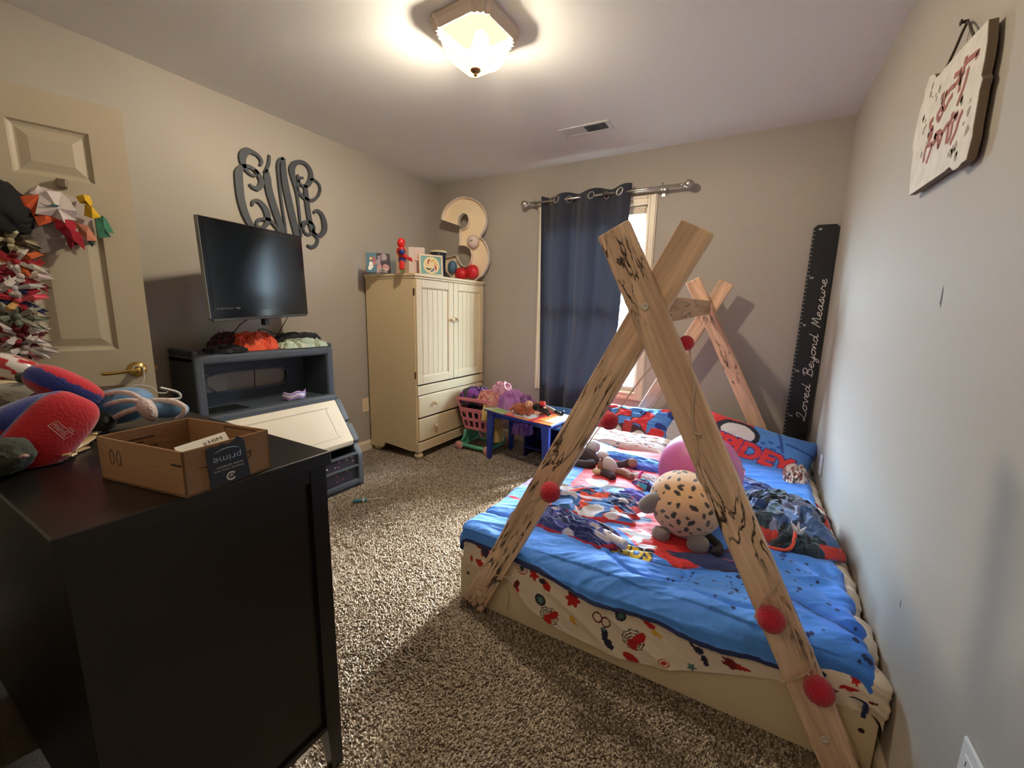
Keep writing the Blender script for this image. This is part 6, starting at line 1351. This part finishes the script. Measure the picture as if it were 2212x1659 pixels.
for y in (cY0+.03, cY1-.03):
    tube('base_rail', [(cX0+.06, y, .18), (cX0+.05, y, .11), (cX0+.03, y, .045), (cX1-.05, y, .045), (cX1-.06, y, .12)], .014, m_mt, ct, n=8, sm=3)
for x in (cX0+.03, cX1-.05): tube('axle', [(x, cY0-.005, .045), (x, cY1+.005, .045)], .015, m_mt, ct, n=10)
prism('base_skirt', [(cY0+.03, .05), (cY1-.03, .05), (cY1-.07, .18), (cY0+.07, .18)], (cX0+.035, 0, 0), (0, 1, 0), (0, 0, 1), (1, 0, 0), .008, m_mt, ct, .003)
tube('axle', [(cX0+.02, cY0+.0, .045), (cX1-.04, cY0+.0, .045)], .016, m_mt, ct, n=10)
for x in (cX0+.02, cX1-.05):
    for y in (cY0-.012, cY1+.012): lathe('wheel', [(.036, -.012), (.040, -.006), (.040, .006), (.036, .012), (.012, .014)], (x, y, .040), (0, 1, 0), M('pink_wheel', (222, 158, 158), rough=.5), ct, n=20)
def heap(name, label, px, py, y, sx, sy, h, rot, seed, pal, z=None, cat='clothing', n=64, fs=3, sc=3.0, colf=None):
    p = W(px, py, 'y', y); o, _ = crumple(name, (p[0], y, z if z is not None else p[2]-h*.4), sx, sy, h, m_cl, rot=rot, seed=seed, colf=colf or cr_pat(pal, seed+9, sc), n=n, fs=fs); return tag(o, label, cat)
heap('dress_up_clothes', 'purple satin costume with dark green edge piled in the toy cart', 1030, 850, 3.00, .16, .12, .15, .2, 61, [(96,40,120), (130,60,150), (60,30,80), (40,60,40), (150,84,160)], z=.42)
heap('dress_up_clothes', 'peach pink shiny costume spilling over the cart rim', 1062, 850, 2.95, .12, .10, .13, -.3, 63, [(206,140,130), (220,160,140), (190,110,120), (214,170,150), (170,90,100)], z=.44)
heap('dress_up_clothes', 'black patterned cloth showing through the toy cart basket', 1030, 890, 3.0, .15, .11, .14, 0, 65, [(28,24,32), (40,30,44), (60,40,60), (30,26,34), (20,18,24)], z=.26)
o = heap('yellow_costume', 'yellow gauze costume hanging over the cart side', 1062, 880, 2.90, .08, .06, .20, .1, 67, [(214,180,110), (224,194,126), (200,160,90), (218,190,130), (190,150,90)], z=.31)
heap('yellow_costume', 'mustard cloth hanging down behind the blue table leg', 1072, 930, 2.88, .055, .05, .24, .1, 68, [(176,150,84), (160,134,74), (190,160,96), (150,120,66), (196,170,104)], z=.14)
heap('lilac_dress', 'lilac princess dress heaped over the back of the play table', 1098, 850, 2.98, .16, .12, .17, -.35, 69, [(176,118,186), (186,130,196), (166,106,178), (180,124,190), (150,90,164)], z=.42, n=80)
heap('lilac_dress', 'sheer pink ruffled sleeve on top of the lilac dress', 1086, 832, 3.00, .085, .07, .11, .3, 71, [(206,150,170), (220,176,190), (190,130,160), (214,160,180), (180,120,150)], z=.53)
heap('lilac_skirt', 'purple tulle skirt at the right side of the lilac dress', 1128, 860, 3.02, .11, .09, .13, .1, 73, [(142,98,150), (120,76,134), (160,116,166), (110,66,120), (150,104,156)], z=.42)
heap('lilac_skirt', 'lilac cloth drooping below the play table top', 1128, 925, 2.86, .08, .05, .13, .1, 75, [(110,70,140), (96,60,124), (90,50,90), (120,80,150), (80,44,90)], z=.25)
# table
tt = thing('play_table', 'blue kids play table with a brightly printed top', 'table', (-1.5, 2.85, 0))
m_bt = M('blue_table', (38, 60, 150), rough=.4); zt1 = .435
A_, B2, C_, D_ = np.array((-1.835, 2.775)), np.array((-1.150, 2.600)), np.array((-1.120, 2.950)), np.array((-1.80, 3.12))
edge = [A_, A_*.66+B2*.34+np.array((0, -.016)), A_*.33+B2*.67+np.array((0, -.014)), B2, C_, D_]
def c_top(U_, V_):
    c = np.ones(U_.shape+(3,))*np.array(s2l((226, 150, 110))); n_ = vn(U_*5, V_*5, 0, 77)
    c[n_ > .1] = s2l((222, 60, 48)); c[(U_ < .34)] = s2l((150, 196, 130)); c[(U_ < .34) & (n_ > .0)] = s2l((206, 216, 130)); c[(U_ < .12)] = s2l((190, 214, 196))
    for a, b, r, k in ((.50, .24, .09, (236,236,232)), (.62, .3, .10, (238,238,236)), (.30, .35, .06, (238,232,224)), (.45, .5, .08, (96,44,34)), (.72, .62, .07, (60,40,36))):
        d = np.hypot(U_-a, (V_-b)*.55); c[d < r] = s2l(k); c[(d < r+.006) & (d > r-.006)] = s2l((34, 26, 26))
    c[(U_ > .76)] = s2l((236, 120, 70)); c[(U_ > .86) & (V_ > .2)] = s2l((236, 180, 160)); c[(np.hypot(U_-.90, (V_-.5)*.55) < .02)] = s2l((30, 26, 30)); c[(U_ > .70) & (U_ < .76)] = s2l((214, 60, 56)); return c
nu, nv2 = 150, 70; uu = np.linspace(0, 1, nu)[:, None]; vv = np.linspace(0, 1, nv2)[None, :]
Pt = ((A_*(1-uu[..., None])+B2*uu[..., None])*(1-vv[..., None])+(D_*(1-uu[..., None])+C_*uu[..., None])*vv[..., None]); Pt[..., 1] -= (.018*np.sin(uu*math.pi))*(1-vv)
P3d = np.concatenate([Pt, np.full(Pt.shape[:2]+(1,), zt1)], -1)
P3d[..., 2] += .006*(vn(uu*4, vv*3, 0, 3))*0
grid('printed_top', P3d, M('table_print', rough=.3, attr=True, coat=.3), tt, col=c_top(uu+0*vv, vv+0*uu), thick=.004)
prism('table_board', [tuple(p) for p in edge], (0, 0, zt1-.018), (1, 0, 0), (0, 1, 0), (0, 0, 1), .013, m_bt, tt, .002)
def tleg(p, q_in):
    """tapered flat leg under a corner"""
    p = np.array(p); d = np.array(q_in)-p; d /= np.linalg.norm(d); n = np.array((-d[1], d[0])); V = []
    for (w0, z_) in ((.035, 0.0), (.075, zt1-.018)):
        for s, t in ((0, 0), (w0, 0), (w0, .022), (0, .022)): q = p+d*s+n*t; V.append((q[0], q[1], z_))
    mesh('leg', V, BF, m_bt, tt)
tleg(A_+(.02, .012), B2); tleg(B2+(-.012, .02), A_); tleg(C_+(-.012, -.03), D_); tleg(D_+(.02, -.03), C_)
boxes('apron', [((-1.79, 2.80, .36), (-1.20, 2.815, zt1-.018)), ((-1.78, 3.02, .36), (-1.18, 3.035, zt1-.018))], m_bt, tt, .002)
# bench behind with storage
bn = thing('play_bench', 'light blue topped kids bench with navy sides behind the play table', 'bench', (-1.25, 3.1, 0))
m_nb = M('navy_board', (26, 34, 84), rough=.5); box('seat', (-1.60, 2.98, .285), (-1.02, 3.25, .303), M('light_blue_board', (92, 140, 190), rough=.4), bn, .004)
for x in (-1.58, -1.36, -1.06): box('side_board', (x, 3.0, 0), (x+.016, 3.23, .285), m_nb, bn, .002)
box('back_board', (-1.58, 3.21, .04), (-1.05, 3.225, .285), m_nb, bn); box('lower_shelf', (-1.575, 3.0, .08), (-1.05, 3.22, .094), m_nb, bn)
bs_ = box('backrest', (-1.56, 3.235, .285), (-1.04, 3.25, .42), M('light_blue_board', (92, 140, 190)), bn, .006); box('stripe', (-1.30, 3.02, .3032), (-1.05, 3.04, .3040), M('stripe_red', (196, 60, 50), rough=.5), bn)
# doll
dl = thing('doll', 'long haired doll in dark boots lying on the play table', 'doll', (-1.30, 2.80, zt1))
m_sk = M('doll_skin', (226, 178, 146), rough=.5); m_hr = M('auburn_hair', (168, 88, 52), rough=.8, bump=.6, bs=60, var=.3, vs=50, stretch=(1, 1, 3), sheen=.4); m_bo = M('black_boot', (18, 18, 20), rough=.35)
def kd(x, y, yy): p = W(960+x*.14466, 780+y*.14466, 'y', yy); return np.array((p[0], p[1], max(p[2], zt1+.01)))
yd = 2.76; hc = kd(1265, 655, yd)
blob('head', hc, (.034, .032, .036), m_sk, dl, rot=(0, 60, 0), nu=32, nv=22)
blob('eye', kd(1232, 652, yd-.033), (.004, .002, .005), M('eye_dark', (24, 18, 16), rough=.3), dl, nu=10, nv=8); blob('eye', kd(1240, 622, yd-.027), (.004, .002, .005), M('eye_dark', (24, 18, 16)), dl, nu=10, nv=8)
blob('nose', kd(1218, 690-40, yd-.036)+np.array((.014, 0, .0)), (.004, .004, .004), m_sk, dl, nu=10, nv=8); blob('mouth', kd(1288, 640, yd-.033), (.003, .002, .006), M('lip_red', (180, 70, 64), rough=.5), dl, nu=10, nv=8)
blob('hair', kd(1130, 715, yd), (.064, .044, .040), m_hr, dl, rot=(0, 12, 0), noise=.28, ns=3.2, nu=60, nv=40, seed=5); rs = np.random.RandomState(3)
for k in range(18):
    a = rs.uniform(960, 1300); b = rs.uniform(690, 830); tube('hair_lock', [hc+np.array((-.01, -.02*rs.rand(), .01)), kd(a+40, b-30, yd-.02*rs.rand()-.01), kd(a, b, yd-.03*rs.rand()-.01), kd(a+rs.uniform(-20, 30), min(b+25, 835), yd-.03)], [.010, .009, .007, .003], m_hr, dl, n=7, sm=4)
limb2 = lambda nm, pts, r_, m_: tube(nm, [kd(*p) for p in pts], r_, m_, dl, n=12, sm=4)
limb2('torso', [(1330, 690, yd), (1370, 690, yd), (1430, 700, yd)], [.018, .030, .028], m_bo); limb2('dress', [(1345, 650, yd+.02), (1420, 645, yd+.02), (1490, 660, yd+.02)], [.02, .026, .02], M('doll_brown', (130, 88, 80), rough=.8)); limb2('sash', [(1440, 635, yd), (1500, 640, yd)], [.022, .020], M('doll_red', (186, 44, 40), rough=.7))
limb2('leg', [(1430, 720, yd), (1510, 760, yd-.01), (1575, 815, yd-.02)], [.020, .018, .014], m_bo); limb2('leg', [(1500, 690, yd+.01), (1590, 720, yd+.01), (1660, 760, yd+.01)], [.018, .015, .013], M('doll_grey', (120, 110, 104), rough=.7)); limb2('boot', [(1655, 755, yd+.01), (1720, 790, yd), (1755, 790, yd), (1780, 745, yd)], [.016, .017, .014, .007], m_bo)
blob('hand', kd(1495, 695, yd-.02), (.011, .008, .008), m_sk, dl, nu=14, nv=10)

# ================================================================ growth chart ruler in the corner
gc = thing('growth_chart', 'tall black ruler board with white script leaning in the far right corner', 'growth chart', (.33, 3.1, 0))
gt, gb_ = np.array((.357, 3.362, 1.812)), np.array((.334, 3.302, 0.0)); gz = gt-gb_; GL = np.linalg.norm(gz); gz /= GL; gx = np.array((1, 0, 0))-gz*gz[0]; gx /= np.linalg.norm(gx); gn = np.cross(gx, gz); gn = gn if gn[1] < 0 else -gn
Wg = .136; hw = Wg/2
brd = prism('board', [(-hw, 0), (hw, 0), (hw, GL-.02), (hw-.02, GL), (-hw+.02, GL), (-hw, GL-.02)], gb_+gn*0, gx, gz, -gn, .018, M('chalk_black', (20, 20, 22), rough=.6), gc, .002)
m_ch = M('chalk_white', (226, 220, 214), rough=.7); G0 = gb_+gn*.0002
top_s = GL-.012
k0 = 0
for k in range(0, 62):
    s_ = top_s-k*.0254; 
    if s_ < .05: break
    ft = (k % 12 == 0); L_ = .018 if ft else .010
    if not ft or k: fbox('tick', G0, gx, gz, gn, (-hw+.001, s_-.0013, 0), (-hw+L_, s_+.0013, .0006), m_ch, gc)
for k, d in enumerate('65432'):
    s_ = top_s-k*.3048; text('numeral', d, G0+gx*(-hw+.038 if k else -hw+.044)+gz*(s_-.020 if k else s_-.022), gz, -gx, .014, .020, m_ch, gc, lift=.0006, n=gn)
LET = {'L': ([[(.25,1.5),(.55,2.15),(.9,2.05),(.75,1.2),(.4,.35),(.1,.05),(-.05,.25),(.25,.35),(.8,.02),(1.25,.05),(1.5,.4)]], 1.5),
 'o': ([[(.75,.95),(.3,.85),(.1,.4),(.35,.02),(.75,.2),(.85,.7),(.65,.98),(.85,.85),(1.15,.9)]], 1.1), 'v': ([[(0,.9),(.2,.95),(.4,.1),(.5,.05),(.8,.85),(.9,.95),(1.1,.85)]], 1.05),
 'e': ([[(-.05,.3),(.45,.55),(.6,.85),(.35,1),(.1,.6),(.2,.1),(.5,0),(.85,.3)]], .85), 'd': ([[(.75,.85),(.35,.95),(.1,.5),(.25,.05),(.55,.15),(.8,.7),(1.0,2.1),(.85,1.0),(.9,.1),(1.3,.3)]], 1.25),
 'B': ([[(.3,0),(.4,1.1),(.5,2.0)], [(.05,1.7),(.5,2.2),(1.1,2.05),(1.05,1.45),(.5,1.1),(1.1,.95),(1.2,.4),(.8,0),(.1,.1)]], 1.45), 'y': ([[(0,.9),(.15,.3),(.4,.05),(.7,.4),(.8,.95),(.75,.1),(.6,-.8),(.3,-.95),(.3,-.5),(1.05,.3)]], 1.05),
 'n': ([[(0,0),(.12,.9),(.12,.2),(.4,.9),(.62,.8),(.66,.1),(.95,.2)]], .95), 'M': ([[(0,-.1),(.2,.9),(.4,2.0),(.62,.5),(1.0,2.0),(1.15,1.0),(1.2,.1),(1.5,.25)]], 1.55),
 'a': ([[(.75,.85),(.35,.95),(.1,.45),(.3,0),(.62,.3),(.78,.95),(.78,.1),(1.1,.25)]], 1.08), 's': ([[(0,.1),(.3,.6),(.5,1.1),(.62,.5),(.45,.02),(.1,.1)], [(.45,.02),(.9,.25)]], .9), 'u': ([[(0,.9),(.1,.2),(.4,.0),(.7,.4),(.75,.95),(.75,.1),(1.05,.25)]], 1.0), 'r': ([[(0,.1),(.2,.9),(.3,1.1),(.38,.85),(.65,.85),(.7,.2),(1.0,.25)]], .95), ' ': ([], 1.1)}
def script(txt, O, ex, ey, n, length, xh, wd, mat, parent):
    tot = sum(LET[c][1] for c in txt); k = length/tot; x = 0
    for c in txt:
        for s in LET[c][0]: ribbon('script_letter', [((x+a+.15*b)*k, b*xh) for a, b in s], wd, O, ex, ey, n, .0008, mat, parent, sm=5)
        x += LET[c][1]
s0 = .545; script('Loved Beyond Measure', G0+gz*s0+gx*(.044), gz, -gx, gn, .93, .024, .0042, m_ch, gc)

# ================================================================ sign on the right wall
sg = thing('wall_sign', 'distressed white wooden sign with pink script hung by twine on the right wall', 'sign', (RX, 1.6, 1.75))
ow = [(1965,422),(1969,370),(1974,330),(1972,318),(1978,285),(1988,240),(1997,215),(2001,192),(2010,165),(2020,160),(2024,168),(2034,158),(2040,150),(2085,98),(2137,42),(2134,90),(2128,130),(2121,162),(2124,170),(2117,195),(2114,215),(2104,270),(2101,295),(2094,322),(2088,345),(2078,352),(2070,362),(2060,368),(2052,360),(2040,371)]
def ks(x, y, xx=RX-.026): p = W(x, y, 'x', xx); return (p[1], p[2])
m_sw = M('whitewashed_wood', (214, 208, 196), rough=.85, bump=.3, bs=70, var=.22, vs=26)
body = prism('panel', [ks(*p) for p in ow], (RX-.026, 0, 0), (0, 1, 0), (0, 0, 1), (1, 0, 0), .016, M('sign_edge_wood', (122, 108, 92), rough=.9, bump=.3, bs=60), sg)
prism('painted_face', [ks(*p) for p in ow], (RX-.0275, 0, 0), (0, 1, 0), (0, 0, 1), (1, 0, 0), .0018, m_sw, sg)
m_sc = M('scuffed_grey', (150, 142, 128), rough=.9, bump=.3, bs=60); rs = np.random.RandomState(11)
for x, y in [(2022+rs.uniform(-12, 16), 205+rs.uniform(-20, 20)) for _ in range(8)]+[(2000+rs.uniform(-6, 10), 290+rs.uniform(-40, 30)) for _ in range(9)]+[(2092+rs.uniform(-16, 4), 230+rs.uniform(-50, 60)) for _ in range(8)]+[(2060+rs.uniform(-12, 10), 328+rs.uniform(-14, 12)) for _ in range(8)]+[(1990, 335), (1996, 345)]:
    c = ks(x, y, RX-.0278); r_ = rs.uniform(.004, .012); prism('worn_patch', [(c[0]+r_*rs.uniform(.5, 1.3)*math.cos(a), c[1]+r_*rs.uniform(.5, 1.4)*math.sin(a)) for a in np.linspace(0, 6.28, 8, endpoint=False)], (RX-.0279, 0, 0), (0, 1, 0), (0, 0, 1), (1, 0, 0), .0004, m_sc, sg)
m_pl2 = M('pink_letter', (158, 96, 88), rough=.8)
for pts in ([(345,1010),(325,950),(370,860),(395,890),(345,1010)], [(375,720),(415,665)], [(455,615),(430,700),(400,800),(420,860),(470,760),(520,680)], [(430,690),(500,600),(545,560)], [(545,440),(600,400),(640,350)], [(550,560),(600,480),(630,400),(600,640)], [(725,330),(700,450),(655,600),(575,820)], [(650,400),(610,560)], [(660,420),(670,320),(720,240),(790,180),(855,130),(815,205)], [(675,240),(710,212)],
            [(275,990),(235,1040),(240,1100),(265,1110),(225,1200),(215,1270)], [(265,1110),(250,1200),(225,1260)], [(190,1330),(160,1440),(145,1540)], [(260,1310),(220,1440),(180,1555)], [(190,1330),(290,1290),(300,1200),(350,1150)], [(290,1200),(330,1240),(335,1350)], [(355,1150),(380,1200),(345,1320),(330,1355)], [(380,1190),(440,1080),(500,1010),(520,910)], [(470,1060),(450,1200),(435,1300)], [(520,1020),(490,1200),(450,1290)], [(540,930),(560,980),(590,900)], [(650,880),(600,1000),(560,1140),(485,1310)], [(590,900),(540,980)]):
    ribbon('letter_stroke', [ks(1970+x*.16886, 90+y*.16886, RX-.0278) for x, y in pts], .0135, (RX-.0285, 0, 0), (0, 1, 0), (0, 0, 1), (1, 0, 0), .0012, m_pl2, sg, sm=5)
m_tw_ = M('jute_twine', (74, 62, 50), rough=.95, bump=.5, bs=120)
tube('twine', [W(2038, 160, 'x', RX-.02), W(2064, 105, 'x', RX-.02), W(2090, 47, 'x', RX-.008), W(2098, 64, 'x', RX-.014), W(2107, 84, 'x', RX-.02)], .0032, m_tw_, sg, n=7, sm=2); nl_ = W(2092, 45, 'x', RX)
lathe('nail', [(.004, 0), (.004, .012), (.008, .013), (.008, .016)], nl_, (-1, 0, 0), M('nail_dark', (60, 52, 46), rough=.5, metal=.6), sg, n=10)
bpy.context.view_layer.update()
